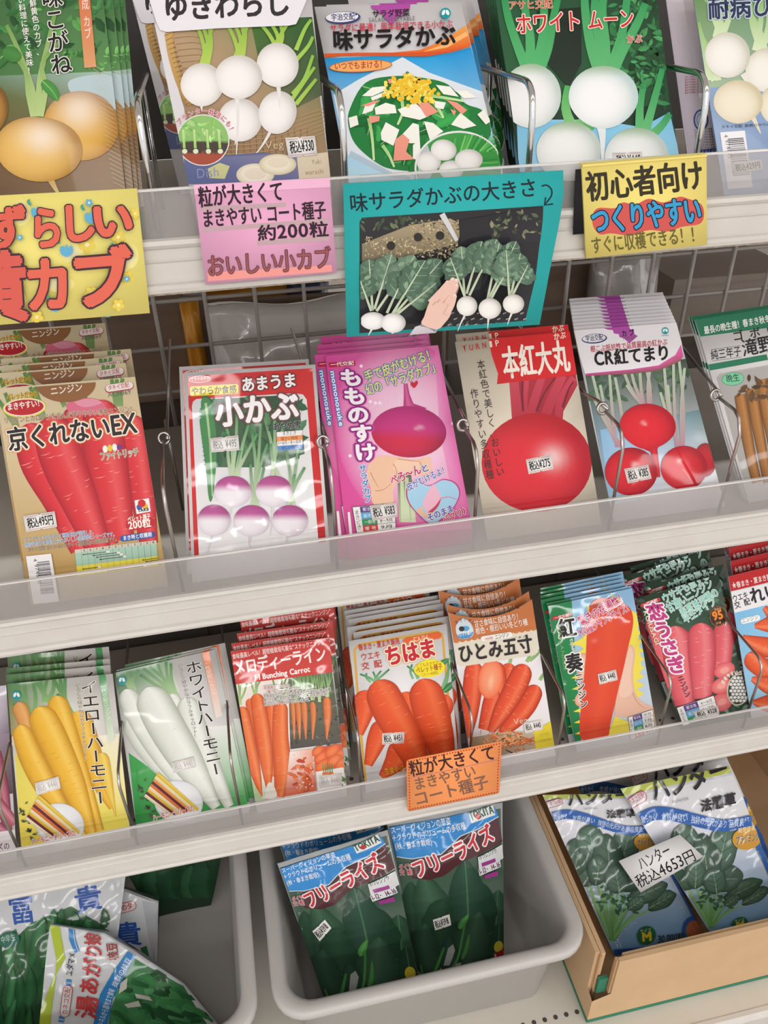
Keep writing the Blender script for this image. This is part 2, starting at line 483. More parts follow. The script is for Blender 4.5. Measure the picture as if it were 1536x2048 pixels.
def sheet_mesh(name, art_list, mats, outline, body_col, thick, gap=GAP, deform=None, maxlen=None, back=None, body_mat=0, puff=1.0):
    """one mesh: a closed body of the outline plus everything printed on it"""
    O = np.asarray(outline, float)
    t = np.array(tessellate_polygon([[Vector((*p, 0)) for p in O]]), int)
    uv, tri, cc = O, t, np.repeat(lin(body_col)[None], len(O), 0)
    if maxlen: uv, tri, cc = subdiv(uv, tri, cc, maxlen)
    a = uv[tri]; cr = (a[:, 1, 0] - a[:, 0, 0]) * (a[:, 2, 1] - a[:, 0, 1]) - (a[:, 1, 1] - a[:, 0, 1]) * (a[:, 2, 0] - a[:, 0, 0])
    tri = np.where((cr < 0)[:, None], tri[:, ::-1], tri)
    h = deform if deform is not None else (lambda u, v: np.zeros_like(u))
    def nrm(u, v, sgn=1.0):
        e = 1e-4
        if deform is None: return np.repeat(np.array([[0, 0, sgn]]), len(u), 0)
        gx = (h(u + e, v) - h(u - e, v)) / (2 * e); gy = (h(u, v + e) - h(u, v - e)) / (2 * e)
        n = np.stack([-gx, -gy, np.ones_like(u)], 1) * np.array([sgn, sgn, 1.0]) * (1 if sgn > 0 else -1)
        if sgn < 0: n = np.stack([gx * 0, gy * 0, -np.ones_like(u)], 1)
        return n / np.linalg.norm(n, axis=1)[:, None]
    nb = len(uv)
    hz = h(uv[:, 0], uv[:, 1])
    Vs = [np.column_stack([uv, hz]), np.column_stack([uv, -thick - puff * np.maximum(hz, 0) if deform is not None else np.full(nb, -thick)])]
    Ns = [nrm(uv[:, 0], uv[:, 1]), nrm(uv[:, 0], uv[:, 1], -1.0)]
    Cs = [cc, np.repeat(lin(back if back else body_col)[None], nb, 0)]
    Ts = [tri, tri[:, ::-1] + nb]; Ms = [np.full(2 * len(tri), body_mat)]
    # side walls
    ed = {}
    for q in tri:
        for k in range(3):
            e = (q[k], q[(k + 1) % 3]); ed[e] = ed.get(e, 0) + 1
    side = []
    for (p, q) in ed:
        if (q, p) not in ed: side += [(p, p + nb, q + nb), (p, q + nb, q)]
    Ts.append(np.array(side, int)); Ms.append(np.full(len(side), body_mat)); n = 2 * nb
    for art, mi in art_list:
        if not art.V: continue
        V, T, C = art.arrays()
        Ns.append(nrm(V[:, 0], V[:, 1])); V = V.copy(); V[:, 2] += h(V[:, 0], V[:, 1]) + (0 if deform is None else 0)
        Vs.append(V); Ts.append(T + n); Cs.append(C); Ms.append(np.full(len(T), mi)); n += len(V)
    V = np.vstack(Vs); T = np.vstack(Ts); C = np.vstack(Cs); M = np.concatenate(Ms); N = np.vstack(Ns)
    return raw_mesh(name, V, T, C, M, mats, N if deform is not None else None)
def raw_mesh(name, V, T, C, M, mats, N=None):
    me = bpy.data.meshes.new(name)
    me.vertices.add(len(V)); me.vertices.foreach_set('co', V.astype(np.float32).ravel())
    me.loops.add(3 * len(T)); me.loops.foreach_set('vertex_index', T.astype(np.int32).ravel())
    me.polygons.add(len(T)); me.polygons.foreach_set('loop_start', np.arange(0, 3 * len(T), 3, dtype=np.int32))
    try: me.polygons.foreach_set('loop_total', np.full(len(T), 3, dtype=np.int32))
    except Exception: pass
    for m in mats: me.materials.append(MATS[m] if isinstance(m, str) else m)
    me.polygons.foreach_set('material_index', M.astype(np.int32))
    at = me.color_attributes.new('Col', 'FLOAT_COLOR', 'POINT')
    at.data.foreach_set('color', np.column_stack([np.clip(C, 0, 1), np.ones(len(C))]).astype(np.float32).ravel())
    me.update(calc_edges=True)
    if N is not None:
        me.polygons.foreach_set('use_smooth', [True] * len(T))
        me.normals_split_custom_set_from_vertices(N.tolist())
    return me

def frame_matrix(O, ex, ey):
    n = np.cross(ex, ey)
    return Matrix([[ex[i], ey[i], n[i], O[i]] for i in range(3)] + [[0, 0, 0, 1]])

class Packet(Sheet):
    """a seed packet leaning back on a shelf. q: TL, TR, BR, BL of its visible face in the view's coordinates"""
    def __init__(s, name, z, view, q, lean=30.0, y0=0.516, thick=0.0008, mat='printed_gloss', body='f4f2ee', sag=0.0, deform=None, maxlen=None, gap=GAP, yaw=0.0, puff=1.0):
        th = math.radians(lean); ya = math.radians(yaw)
        ex = np.array([math.cos(ya), math.sin(ya), 0.0]); back = np.array([-math.sin(ya), math.cos(ya), 0.0])
        ey = back * math.sin(th) + np.array([0, 0, math.cos(th)])
        O = np.array([0.0, y0, z + thick * math.sin(th) + 0.0006])
        super().__init__(O, ex, ey, view, deform, gap, maxlen)
        L = s.local(q)
        # origin at the middle of the bottom edge
        TL, TR, BR, BL = L
        fl = BL - (TL - BL) * (BL[1] / (TL - BL)[1]); fr = BR - (TR - BR) * (BR[1] / (TR - BR)[1])
        mid = (fl[0] + fr[0]) / 2
        s.O = s.O + s.ex * mid
        sh = np.array([mid, 0])
        ol = [fl - sh, fr - sh, TR - sh, TL - sh]
        s.quad_local = ol
        s.outline = ol
        s.body_outline = ol
        if sag:
            a, b = TR - sh, TL - sh; e = b - a; nn = np.array([e[1], -e[0]]) / np.linalg.norm(e)
            if nn[1] > 0: nn = -nn
            arc = [a + e * t + nn * sag * 4 * t * (1 - t) for t in np.linspace(0, 1, 13)]
            s.body_outline = [ol[0], ol[1]] + arc
            s.sagv = True
        s.name, s.thick, s.mat, s.body = name, thick, mat, body
        s.extra = []; s.puff = puff
    def finish(s, label, cat='seed packet', group=None):
        if getattr(s, 'sagv', False):
            cut_to(s, s.body_outline)
        lim = 0.0016 if s.deform is None else 0.0028
        k = min(1.0, lim / (s.layer * s.gap))
        for v in s.V: v[:, 2] *= k
        me = sheet_mesh(s.name, [(s, 0)], [s.mat], s.body_outline, s.body, s.thick, s.gap, s.deform, s.maxlen, puff=s.puff)
        o = bpy.data.objects.new(s.name, me); COL.objects.link(o)
        o.matrix_world = frame_matrix(s.O, s.ex, s.ey)
        tag(o, label, cat, group)
        s.obj = o
        for (nm, sub, ol, bc, lab, lay) in s.extra:
            m2 = sheet_mesh(nm, [(sub, 0)], ['card_paper'], ol, bc, 0.00012, s.gap, None if s.deform is None else (lambda u, v: s.deform(u, v) ), s.maxlen, puff=0.0 if s.deform is None else -1.0)
            c = bpy.data.objects.new(nm, m2); COL.objects.link(c); c.parent = o; c.location = (0, 0, lay * k + 0.00016)
            if lab: c['label'] = lab
        return o
    def sticker(s, q, txt, name='price_sticker', col='f3f1ee', ink='2a2a2e', lines='c98a8a', label='white printed price sticker', notch=True, h=0.62, x=(.08, .92), bold=.03, y=.2, draw=None):
        """q: TL TR BR BL in view coordinates"""
        sub = Sheet(s.O, s.ex, s.ey, s.view, None, s.gap, s.maxlen)
        Q = [np.array(p, float) for p in q]
        P = lambda u, v: (Q[0] * (1 - u) + Q[1] * u) * (1 - v) + (Q[3] * (1 - u) + Q[2] * u) * v
        ol = [P(0, 1), P(.44, 1), P(.5, .93), P(.56, 1), P(1, 1), P(1, 0), P(.56, 0), P(.5, .07), P(.44, 0), P(0, 0)] if notch else [P(0, 1), P(1, 1), P(1, 0), P(0, 0)]
        sub.layer = 1
        if lines:
            hh = np.linalg.norm(Q[3] - Q[0])
            sub.stroke([P(.06, .1), P(.42, .1)], hh * .03, hh * .03, lines, sm=False, layer=1); sub.stroke([P(.58, .1), P(.94, .1)], hh * .03, hh * .03, lines, sm=False, layer=1); sub.stroke([P(.06, .9), P(.94, .9)], hh * .03, hh * .03, lines, sm=False, layer=1)
        sub.layer = 2
        if txt: sub.text(txt, P(x[0], 1 - y), P(x[1], 1 - y), np.linalg.norm(Q[3] - Q[0]) * h, ink, bold=bold)
        if draw: draw(sub, P)
        L = sub.local(ol)
        s.extra.append((name, sub, [tuple(p) for p in L], col, label, s.layer * s.gap))
        s.layer += 6

def cut_to(s, outline):
    """drop what is printed above a scooped top edge"""
    O = np.array(outline)[2:]; xs = O[::-1, 0]; ys = O[::-1, 1]
    for i in range(len(s.V)):
        V = s.V[i]; lim = np.interp(V[:, 0], xs, ys); V[:, 1] = np.minimum(V[:, 1], lim)

def proj(p):
    q = CR @ (np.array(p) - CAM); return np.array([768 + FPX * q[0] / q[2], 1024 + FPX * q[1] / q[2]])
ORD = ['second', 'third', 'fourth', 'fifth', 'sixth', 'seventh', 'eighth', 'ninth', 'tenth', 'eleventh', 'twelfth']
def stack(pk, offs, what, group, rolls=None, ref='TR', mind=0.0035, keep=False):
    """copies of a packet behind it; offs: how far each copy's top corner shows from the front one's, in the view's units"""
    tl = pk.quad_local[2] if ref == 'TR' else pk.quad_local[3]
    w0 = pk.O + pk.ex * tl[0] + pk.ey * tl[1]; p0 = proj(w0); last = 0.0
    pk.obj['group'] = group
    for i, (dx, dy) in enumerate(offs):
        tgt = p0 + np.array([dx, dy]) / pk.view[2]
        # solve X, Y shift
        d = np.zeros(2)
        for _ in range(6):
            r = tgt - proj(w0 + np.array([d[0], d[1], 0])); e = 1e-4
            J = np.stack([(proj(w0 + np.array([d[0] + e, d[1], 0])) - proj(w0 + np.array([d[0], d[1], 0]))) / e, (proj(w0 + np.array([d[0], d[1] + e, 0])) - proj(w0 + np.array([d[0], d[1], 0]))) / e], 1)
            d = d + np.linalg.solve(J, r)
        d[1] = max(d[1], last + mind); last = d[1]
        c = pk.obj.copy(); COL.objects.link(c)
        R = Matrix.Identity(4)
        if rolls and rolls[i]: R = Matrix.Rotation(math.radians(rolls[i]), 4, 'Z')
        m = pk.obj.matrix_world @ R
        m.translation = pk.obj.matrix_world.translation + Vector((d[0], d[1], 0.0))
        if rolls and rolls[i]:
            lo = min((m @ Vector((u, v, -pk.thick)))[2] for u, v in pk.quad_local[:2]); base = min((pk.obj.matrix_world @ Vector((u, v, -pk.thick)))[2] for u, v in pk.quad_local[:2])
            m.translation += Vector(pk.ey * ((base - lo) / pk.ey[2]))
        c.matrix_world = m
        c['label'] = what.format(ORD[i]) ; c['group'] = group
        if keep:
            for ch in pk.obj.children:
                k = ch.copy(); COL.objects.link(k); k.parent = c
# ------------------------------------------------------------------ the shelving
plain('cream_enamel', 'd3cfca', 0.38, mottle=('cbc6c0', 30, 0.25))
plain('deck_enamel', 'b9b2a8', 0.5, mottle=('aca59b', 14, 0.3))
plain('base_enamel', 'd6d2c8', 0.45, mottle=('c9c4b9', 10, 0.3))
plain('back_enamel', '6f6862', 0.6, mottle=('66605a', 6, 0.3))
plain('chrome', 'd8d8da', 0.16, 1.0)
plain('steel_wire', 'b4b0ac', 0.28, 1.0)
plain('grey_wire', 'b9b3ad', 0.5)
plain('edge_dirt', '8d8270', 0.9, mottle=('c9c2b4', 260, 0.2))
def clear_mat(name, col, haze, rough=0.08):
    m = bpy.data.materials.new(name); m.use_nodes = True; nt = m.node_tree; N, L = nt.nodes, nt.links
    out = N['Material Output']; b = N['Principled BSDF']
    b.inputs['Base Color'].default_value = (*lin(col), 1); b.inputs['Roughness'].default_value = rough; b.inputs['Specular IOR Level'].default_value = 0.6
    tr = N.new('ShaderNodeBsdfTransparent'); tr.inputs[0].default_value = (0.96, 0.96, 0.96, 1)
    mx = N.new('ShaderNodeMixShader')
    tc = N.new('ShaderNodeTexCoord'); nz = N.new('ShaderNodeTexNoise'); nz.inputs['Scale'].default_value = 9; nz.inputs['Detail'].default_value = 4
    mr = N.new('ShaderNodeMapRange'); mr.inputs[1].default_value = .3; mr.inputs[2].default_value = .7; mr.inputs[3].default_value = haze * .8; mr.inputs[4].default_value = haze * 1.2
    L.new(tc.outputs['Object'], nz.inputs['Vector']); L.new(nz.outputs['Fac'], mr.inputs[0]); L.new(mr.outputs[0], mx.inputs[0])
    L.new(tr.outputs[0], mx.inputs[1]); L.new(b.outputs[0], mx.inputs[2]); L.new(mx.outputs[0], out.inputs[0])
    MATS[name] = m; return m
clear_mat('clear_rail', 'cbc6c6', 0.30)
clear_mat('rail_edge_glint', 'eceae8', 0.8)  # paler plastic that paints the glint along the rail's top edge
clear_mat('clear_film', 'e6eae8', 0.38, 0.12)

X0, X1 = -0.62, 0.98
BACK = 0.80
def shelf(zb, label):
    """zb: underside of the front lip; the deck lies 28 mm above it"""
    root = empty('display_shelf', (0, 0.5, zb)); tag(root, label, 'shelf', 'shelves of the seed rack')
    zd = zb + 0.028 if zb < 1.0 else zb + 0.025
    m = MB(); m.extrude_x([(0.004, zd - zb), (BACK - 0.506, zd - zb), (BACK - 0.506, zd - zb - 0.012), (0.004, zd - zb - 0.012)], X0, X1)
    m.build('shelf_deck', 'deck_enamel', root)
    t = 0.0315
    prof = [(0.0045, t - .001), (0.0005, t), (-0.0025, t - .0008), (-0.0035, t - .0032), (-0.0022, t - .0052), (-0.0008, t - .0062), (-0.0010, t - .0120), (-0.0022, t - .0130), (-0.0014, t - .0142),
            (-0.0022, .0075), (-0.0022, .0058), (-0.0046, .0050), (-0.0062, .0030), (-0.0056, .0006), (-0.0036, -.0004), (0.012, -.0004), (0.012, .002), (0.0045, .0035), (0.0035, .0045), (0.0035, t - .006), (0.0045, t - .006)]
    m = MB(); m.extrude_x(prof, X0, X1); m.build('front_lip', 'cream_enamel', root)
    m = MB(); m.extrude_x([(-0.0034, -.00045), (0.004, -.00045), (0.004, -.0016), (-0.0028, -.0014)], X0, X1); m.build('bottom_seam', 'edge_dirt', root)
    h0, h1 = t - 0.001, (0.0640 if zb < 1 else 0.0580)
    r = MB(); r.extrude_x([(0.0005, h0), (0.0, h1), (0.0016, h1), (0.0021, h0)], X0, X1)
    rail = r.build('price_rail', 'clear_rail', root); rail['label'] = 'clear plastic strip along the shelf edge'
    e = MB(); e.extrude_x([(-0.0002, h1), (-0.0002, h1 + .0013), (0.0018, h1 + .0013), (0.0018, h1)], X0, X1); e.build('rail_edge_glint', 'rail_edge_glint', rail)
    return zd
Z1 = shelf(1.0418, 'top shelf of the rack with a clear front rail, carrying the turnip packets')
Z2 = shelf(0.7752, 'middle shelf of the rack, cream front lip with red and pink packets')
Z3 = shelf(0.4755, 'lowest shelf of the rack with carrot packets, above the grey bins')

h = on_z(703, 1558, Z3)
m = MB()
for i in range(-36, 60): hole_x = h[0] + i * .0146; m.add([(hole_x + .0024 * math.cos(k * math.pi / 5), h[1] - .5 + .0024 * math.sin(k * math.pi / 5), Z3 - .4755 + .0002) for k in range(10)], [tuple(range(10))])
plain('hole_dark', '4a4540', 0.9)
m.build('punched_holes', 'hole_dark', bpy.data.objects['display_shelf.002'])
# back of the rack below the grid, and the base
b = MB(); b.box((X0, BACK, 0.17), (X1, BACK + 0.012, 0.775))
for x in np.arange(X0 + .06, X1, 0.16): b.box((x, BACK - 0.002, 0.2), (x + .004, BACK, 0.77))
o = b.build('wall_back', 'back_enamel'); tag(o, kind='structure')
root = empty('display_plinth', (0, 0.3, 0)); tag(root, 'cream steel bottom deck of the rack with a row of punched holes, under the bins', 'shelf base')
ZB = 0.17
m = MB(); m.extrude_x([(.060, ZB), (0.5, ZB), (0.5, ZB - .015), (.060, ZB - .015)], X0, X1); m.build('base_deck', 'base_enamel', root)
m = MB(); m.extrude_x([(.059, ZB + .001), (.064, ZB + .001), (.064, ZB - .035), (.054, ZB - .035), (.054, ZB - .004)], X0, X1); m.build('front_lip', 'cream_enamel', root)
m = MB(); m.box((X0, 0.08, 0.0), (X1, 0.092, ZB - .036)); m.build('kick_panel', 'base_enamel', root)
def hole_disc(mb, x, y, z, r):
    k = len(mb.v); mb.add([(x + r * math.cos(i * math.pi / 5), y + r * math.sin(i * math.pi / 5), z) for i in range(10)], [tuple(range(10))])
m = MB()
for i in range(72): hole_disc(m, -0.402 + i * 0.0135, 0.106, ZB + .0003, .0028)
m.build('punched_holes', 'hole_dark', root)
for x in (X0 - .03, X1 + .0):
    m = MB(); m.box((x, BACK - .02, 0), (x + .03, BACK + .03, 1.5)); p = m.build('rack_post', 'cream_enamel')
    tag(p, 'cream upright post at the ' + ('left' if x < 0 else 'right') + ' end of the rack', 'post', 'rack posts')
plain('shop_floor', 'b5aea6', 0.4, mottle=('a9a299', 3, 0.3))
m = MB(); m.box((-5, -18, -.02), (5, 3.2, 0)); o = m.build('floor', 'shop_floor'); tag(o, kind='structure')
plain('ceiling_white', 'dedcd8', 0.8)
m = MB(); m.box((-5, -18, 2.62), (5, 3.2, 2.66)); o = m.build('ceiling', 'ceiling_white'); tag(o, kind='structure')

# wire grid at the back of the middle shelf
def grid(name, xs, zs, x0, x1, z0, z1, label):
    root = empty(name, ((x0 + x1) / 2, BACK, z0)); tag(root, label, 'wire grid', 'wire grids at the back')
    cx = (x0 + x1) / 2
    m = MB()
    for x in xs: m.tube([(x - cx, 0, 0), (x - cx, 0, z1 - z0)], .0021, 8)
    m.build('upright_wires', 'grey_wire', root, True)
    m = MB()
    for z in zs: m.tube([(x0 - cx, .004, z - z0), (x1 - cx, .004, z - z0)], .0021, 8)
    m.build('cross_wires', 'grey_wire', root, True)
grid('wire_grid_panel', [0.0314 + .0496 * k for k in range(-13, 6)], [.7905 + .0484 * k for k in range(0, 6)], X0, 0.288, 0.7785, 1.037, 'grey wire grid behind the middle shelf, with a plastic sheet showing through')
grid('wire_grid_panel', [0.318 + .0490 * k for k in range(0, 13)], [.7935 + .0484 * k for k in range(0, 6)], 0.300, X1 - .01, 0.7785, 1.037, 'grey wire grid behind the red turnip packets, with a brown carton showing through')

# wire dividers that stand between the packets
def divider(X, row, label, loop_y=0.5485, rod_dx=0.0):
    zd, ztop, yf, r = {1: (Z1, 1.1440, .5155, .0021), 2: (Z2, .8985, .508, .0014), 3: (Z3, .6010, .5075, .0014)}[row]
    root = empty('wire_divider', (X, yf, zd)); tag(root, label, 'wire divider', 'wire dividers on the %s shelf' % ('top', 'middle', 'lowest')[row - 1])
    H = ztop - zd; yb = BACK - .012 - yf
    mat = 'chrome' if row == 1 else 'steel_wire'
    if row == 1:
        pts = [(0, 0, .001), (0, 0, H - .020)] + catmull([(0, 0, H - .020), (0, .003, H - .008), (0, .012, H - .001), (0, .028, H)], 5)[1:] + [(0, yb, H)]
    elif row == 2:
        pts = [(0, 0, .001), (0, -.002, H - .016), (0, .004, H - .004), (0, .012, H), (0, loop_y - yf - .006, H)]
    else:
        pts = [(0, 0, .001), (0, 0, H - .012), (0, .003, H - .005), (0, .011, H), (0, yb, H)]
    m = MB().tube(pts, r, 10); m.build('front_wire', mat, root, True)
    if row == 2:
        ly = loop_y - yf
        m = MB().tube([(.0042 * math.cos(a), ly + .0016 * math.sin(a), H + .0042 * math.sin(a)) for a in np.linspace(0, 2 * math.pi, 17)[:-1]], r, 8, True); m.build('eye_loop', mat, root, True)
        m = MB().tube([(.003, ly - .004, H + .0005), (.003 if rod_dx >= 0 else -.001, ly + .008, H + .0035)] + ([(rod_dx, .064, H + .0035)] if rod_dx < 0 else []) + [(0.003 * (rod_dx >= 0) + rod_dx, yb, H + .0035)], r, 8); m.build('top_rod', mat, root, True)
        if not rod_dx: m = MB().tube([(0, ly + .04, .001), (0, ly + .036, H - .002)], r, 8); m.build('rear_leg', mat, root, True)
    if row == 1:
        m = MB().tube([(0, .085, .001), (0, .085, H - .002)], r * .8, 8); m.build('rear_leg', mat, root, True)
        m = MB(); 
        pr = [(0.0001, .0008), (.0031, .0008), (.0031, .004), (.0026, .006), (.0001, .007)]
        v = [(q * math.cos(a), q * math.sin(a), z) for q, z in pr for a in np.linspace(0, 2 * math.pi, 13)[:-1]]
        f = [(i * 12 + k, i * 12 + (k + 1) % 12, (i + 1) * 12 + (k + 1) % 12, (i + 1) * 12 + k) for i in range(4) for k in range(12)]
        m.add(v, f); m.build('foot', 'clear_rail', root, True)
    if row == 3:
        m = MB().tube([(0, .07, .001), (0, .07, H - .002)], r, 8); m.build('rear_leg', mat, root, True)
divider(-0.0330, 1, 'chrome wire divider between the yellow turnip packet and the white turnip basket packet')
divider(on_y(690, 352, .5155)[0], 1, 'chrome wire divider just left of the salad packet')
divider(0.2015, 1, 'chrome wire divider between the salad packet and the tall white turnip packet')
divider(0.3183, 1, 'chrome wire divider right of the tall white turnip packet, above the folded yellow card')
divider(-0.0606, 2, 'thin wire divider between the red carrot packets and the pink tipped turnip packet', 0.585)
divider(0.0614, 2, 'thin wire divider left of the bright pink packets')
divider(0.1749, 2, 'thin wire divider between the pink packets and the big red turnip packet', rod_dx=.014)
divider(0.2950, 2, 'thin wire divider crossing in front of the three red turnips packet', rod_dx=-.0060)
divider(0.3978, 2, 'thin wire divider in front of the burdock packet', rod_dx=.049)
divider(-0.2542, 3, 'thin wire divider left of the yellow carrot packets')
divider(on_y(263, 1649, .5075)[0], 3, 'thin wire divider between the yellow and the white carrot packets')
divider(on_y(478, 1608, .5075)[0], 3, 'thin wire divider between the white carrot packets and the red topped carrot packets')
divider(on_y(713, 1556, .5075)[0] + .004, 3, 'thin wire divider right of the red topped carrot packets')
divider(0.1833, 3, 'thin wire divider at the left edge of the brown topped carrot packets')
divider(0.2795, 3, 'thin wire divider left of the green edged carrot packets')
divider(0.3946, 3, 'thin wire divider in front of the dark green film packets')
divider(0.4974, 3, 'thin wire divider right of the dark green film packets')
# ------------------------------------------------------------------ what shows behind the rack
plain('dark_panel', '3a3634', 0.6, mottle=('322e2c', 8, 0.3))
b = MB(); b.box((X0, BACK - .004, Z1), (X1, BACK + .01, 1.6)); o = b.build('wall_back_upper', 'dark_panel'); tag(o, kind='structure')
b = MB(); b.box((-3.0, 3.0, 0.0), (4.0, 3.05, 2.62)); o = b.build('wall_far', 'back_enamel'); tag(o, kind='structure')
b = MB(); b.box((X0, BACK + .012, .762), (X1, 1.26, .776)); b.box((X0, BACK + .012, 1.045), (X1, 1.26, 1.06)); o = b.build('far_deck_light_block', 'back_enamel'); tag(o, kind='structure')  # far-side deck, plus an unseen upper slab added to block light
plain('brown_card', '927c6c', 0.8, mottle=('867061', 12, 0.3))
plain('grey_card', 'a5988e', 0.8, mottle=('988b82', 12, 0.3))
plain('orange_film', 'fbb040', 0.3, bump=(16, .5, .006, 2.0))
plain('blue_film', '5d6490', 0.2, bump=(40, .9, .01, 3.0))
plain('milky_film', 'eceae4', 0.18, bump=(12, .6, .012, 2.0), coat_weight=0.6, coat_roughness=0.05)
plain('grey_film', 'b9b5b0', 0.16, bump=(14, .8, .014, 2.0), coat_weight=0.8, coat_roughness=0.05)
plain('white_paper', 'e4e2e0', 0.7)
def slab(name, px, Y, depth, mat, label, cat, zb=None, puff=0.0, nx=14, nz=10, top_wave=0.0, seed=1):
    """a box or a soft bag standing on the far shelf; px: left, right, top-left y, top-right y"""
    xl, xr, yl, yr = px
    a = on_y(xl, yl, Y); c = on_y(xr, yr, Y); zb = .7765 if zb is None else zb
    x0, x1 = a[0], c[0]; rnd = random.Random(seed); root_x = (x0 + x1) / 2
    V = []; F = []
    ph = [rnd.uniform(0, 6) for _ in range(6)]
    for side in (0, 1):
        for j in range(nz + 1):
            for i in range(nx + 1):
                u, v = i / nx, j / nz
                zt = a[2] * (1 - u) + c[2] * u + top_wave * math.sin(u * 9 + ph[0]) * v
                x = x0 + (x1 - x0) * u; z = zb + (zt - zb) * v
                e = puff * (1 - abs(2 * u - 1) ** 3) * (1 - abs(2 * v - 1) ** 3)
                w = puff * .25 * (math.sin(u * 11 + ph[1] + 3 * v) + math.sin(v * 9 + ph[2] - 4 * u))
                y = Y + puff - e - w * (puff > 0) if side == 0 else Y + depth + e
                V.append((x - root_x, y - Y, z - zb))
    m = nx + 1; nn = m * (nz + 1)
    for j in range(nz):
        for i in range(nx):
            q = j * m + i; F.append((q, q + 1, q + m + 1, q + m)); F.append((nn + q, nn + q + m, nn + q + m + 1, nn + q + 1))
    bd = [i for i in range(m)] + [j * m + nx for j in range(1, nz + 1)] + [nz * m + i for i in range(nx - 1, -1, -1)] + [j * m for j in range(nz - 1, 0, -1)]
    for k in range(len(bd)):
        p, q = bd[k], bd[(k + 1) % len(bd)]; F.append((q, p, nn + p, nn + q))
    o = link_mesh(name, V, F, mat, None, puff > 0, (root_x, Y, zb)); tag(o, label, cat); return o
slab('carton', (405, 900, 608, 575), 0.935, 0.012, 'brown_card', 'brown carton behind the wire grid, at the back of a milky plastic bag', 'box')
slab('plastic_bag', (410, 800, 632, 600), 0.845, 0.03, 'milky_film', 'milky crumpled plastic bag pressed against the wire grid', 'plastic bag', puff=.022, top_wave=.004)
slab('seed_sack', (400, 575, 565, 560), 1.08, 0.04, 'orange_film', 'orange plastic sack behind the grid, above the brown carton', 'sack', puff=.02, seed=4)
slab('seed_sack', (573, 660, 555, 548), 1.08, 0.04, 'blue_film', 'crumpled blue plastic sack beside the orange sack behind the grid', 'sack', puff=.02, seed=5)
slab('folded_leaflet', (350, 412, 592, 588), 1.00, 0.01, 'white_paper', 'white paper edge showing left of the orange sack behind the grid', 'paper')
slab('seed_sack', (358, 396, 612, 612), 0.885, 0.03, 'orange_film', 'narrow orange sack beside the dark carton behind the grid', 'sack', puff=.012, seed=6)
slab('carton', (-150, 352, 590, 552), 0.92, 0.2, 'brown_card', 'dark brown carton behind the grid below the yellow hand-lettered card', 'box')
slab('carton', (1085, 1205, 520, 510), 0.93, 0.2, 'brown_card', 'brown carton behind the grid right of the teal card', 'box')
slab('plastic_bag', (1205, 1345, 516, 505), 0.87, 0.03, 'grey_film', 'shiny grey plastic bag behind the grid under the folded yellow card', 'plastic bag', puff=.022, seed=8)
slab('carton', (1350, 1600, 560, 540), 0.95, 0.2, 'grey_card', 'grey brown carton behind the grid at the right edge', 'box')

# ------------------------------------------------------------------ bins and the carton on the base
plain('bin_plastic', 'c4c1be', 0.38, mottle=('bab7b4', 6, 0.35))
plain('kraft_card', 'cfae88', 0.85, mottle=('c5a47d', 25, 0.3))
plain('kraft_edge', 'b9936b', 0.9)
plain('green_print', '2f7a5e', 0.8)
def rrect(x0, y0, x1, y1, r, n=6):
    out = []
    for (cx, cy, a0) in ((x1 - r, y0 + r, -90), (x1 - r, y1 - r, 0), (x0 + r, y1 - r, 90), (x0 + r, y0 + r, 180)):
        for i in range(n + 1):
            a = math.radians(a0 + 90 * i / n); out.append((cx + r * math.cos(a), cy + r * math.sin(a)))
    return out
def tub(x0, x1, y0, y1, zb, zt, label):
    root = empty('storage_bin', ((x0 + x1) / 2, y0, zb)); tag(root, label, 'bin', 'grey plastic bins under the rack')
    cx = (x0 + x1) / 2
    prof = [(.036, 0.0), (.030, .002), (.020, zt - zb - .030), (.014, zt - zb - .027), (.013, zt - zb - .016), (.003, zt - zb - .014), (0, zt - zb - .010), (.0, zt - zb - .003), (.003, zt - zb), (.012, zt - zb),
            (.0155, zt - zb - .003), (.0175, zt - zb - .012), (.026, zt - zb - .06), (.033, .007), (.040, .004)]
    rings = [[(x - cx, y - y0, z) for x, y in rrect(x0 + i, y0 + i, x1 - i, y1 - i, max(.012, .036 - i * .45))] for i, z in prof]
    n = len(rings[0]); V = [p for r in rings for p in r]; F = []
    for k in range(len(rings) - 1):
        for i in range(n): F.append((k * n + i, k * n + (i + 1) % n, (k + 1) * n + (i + 1) % n, (k + 1) * n + i))
    F.append(tuple(range(n))[::-1]); F.append(tuple(range((len(rings) - 1) * n, len(rings) * n)))
    o = link_mesh('bin_shell', V, F, 'bin_plastic', root, True)
    for x in (-.018, .012, .095): m = MB(); m.box((x, .011, zt - zb - .027), (x + .004, .020, zt - zb - .015)); m.build('rim_rib', 'bin_plastic', root)
    return root
tub(-0.046, 0.300, 0.402, 0.760, ZB + .0006, 0.322, 'grey plastic bin holding the dark green spinach seed bags')
tub(-0.430, -0.0615, 0.398, 0.760, ZB + .0006, 0.322, 'grey plastic bin at the lower left, holding the edamame seed bags')

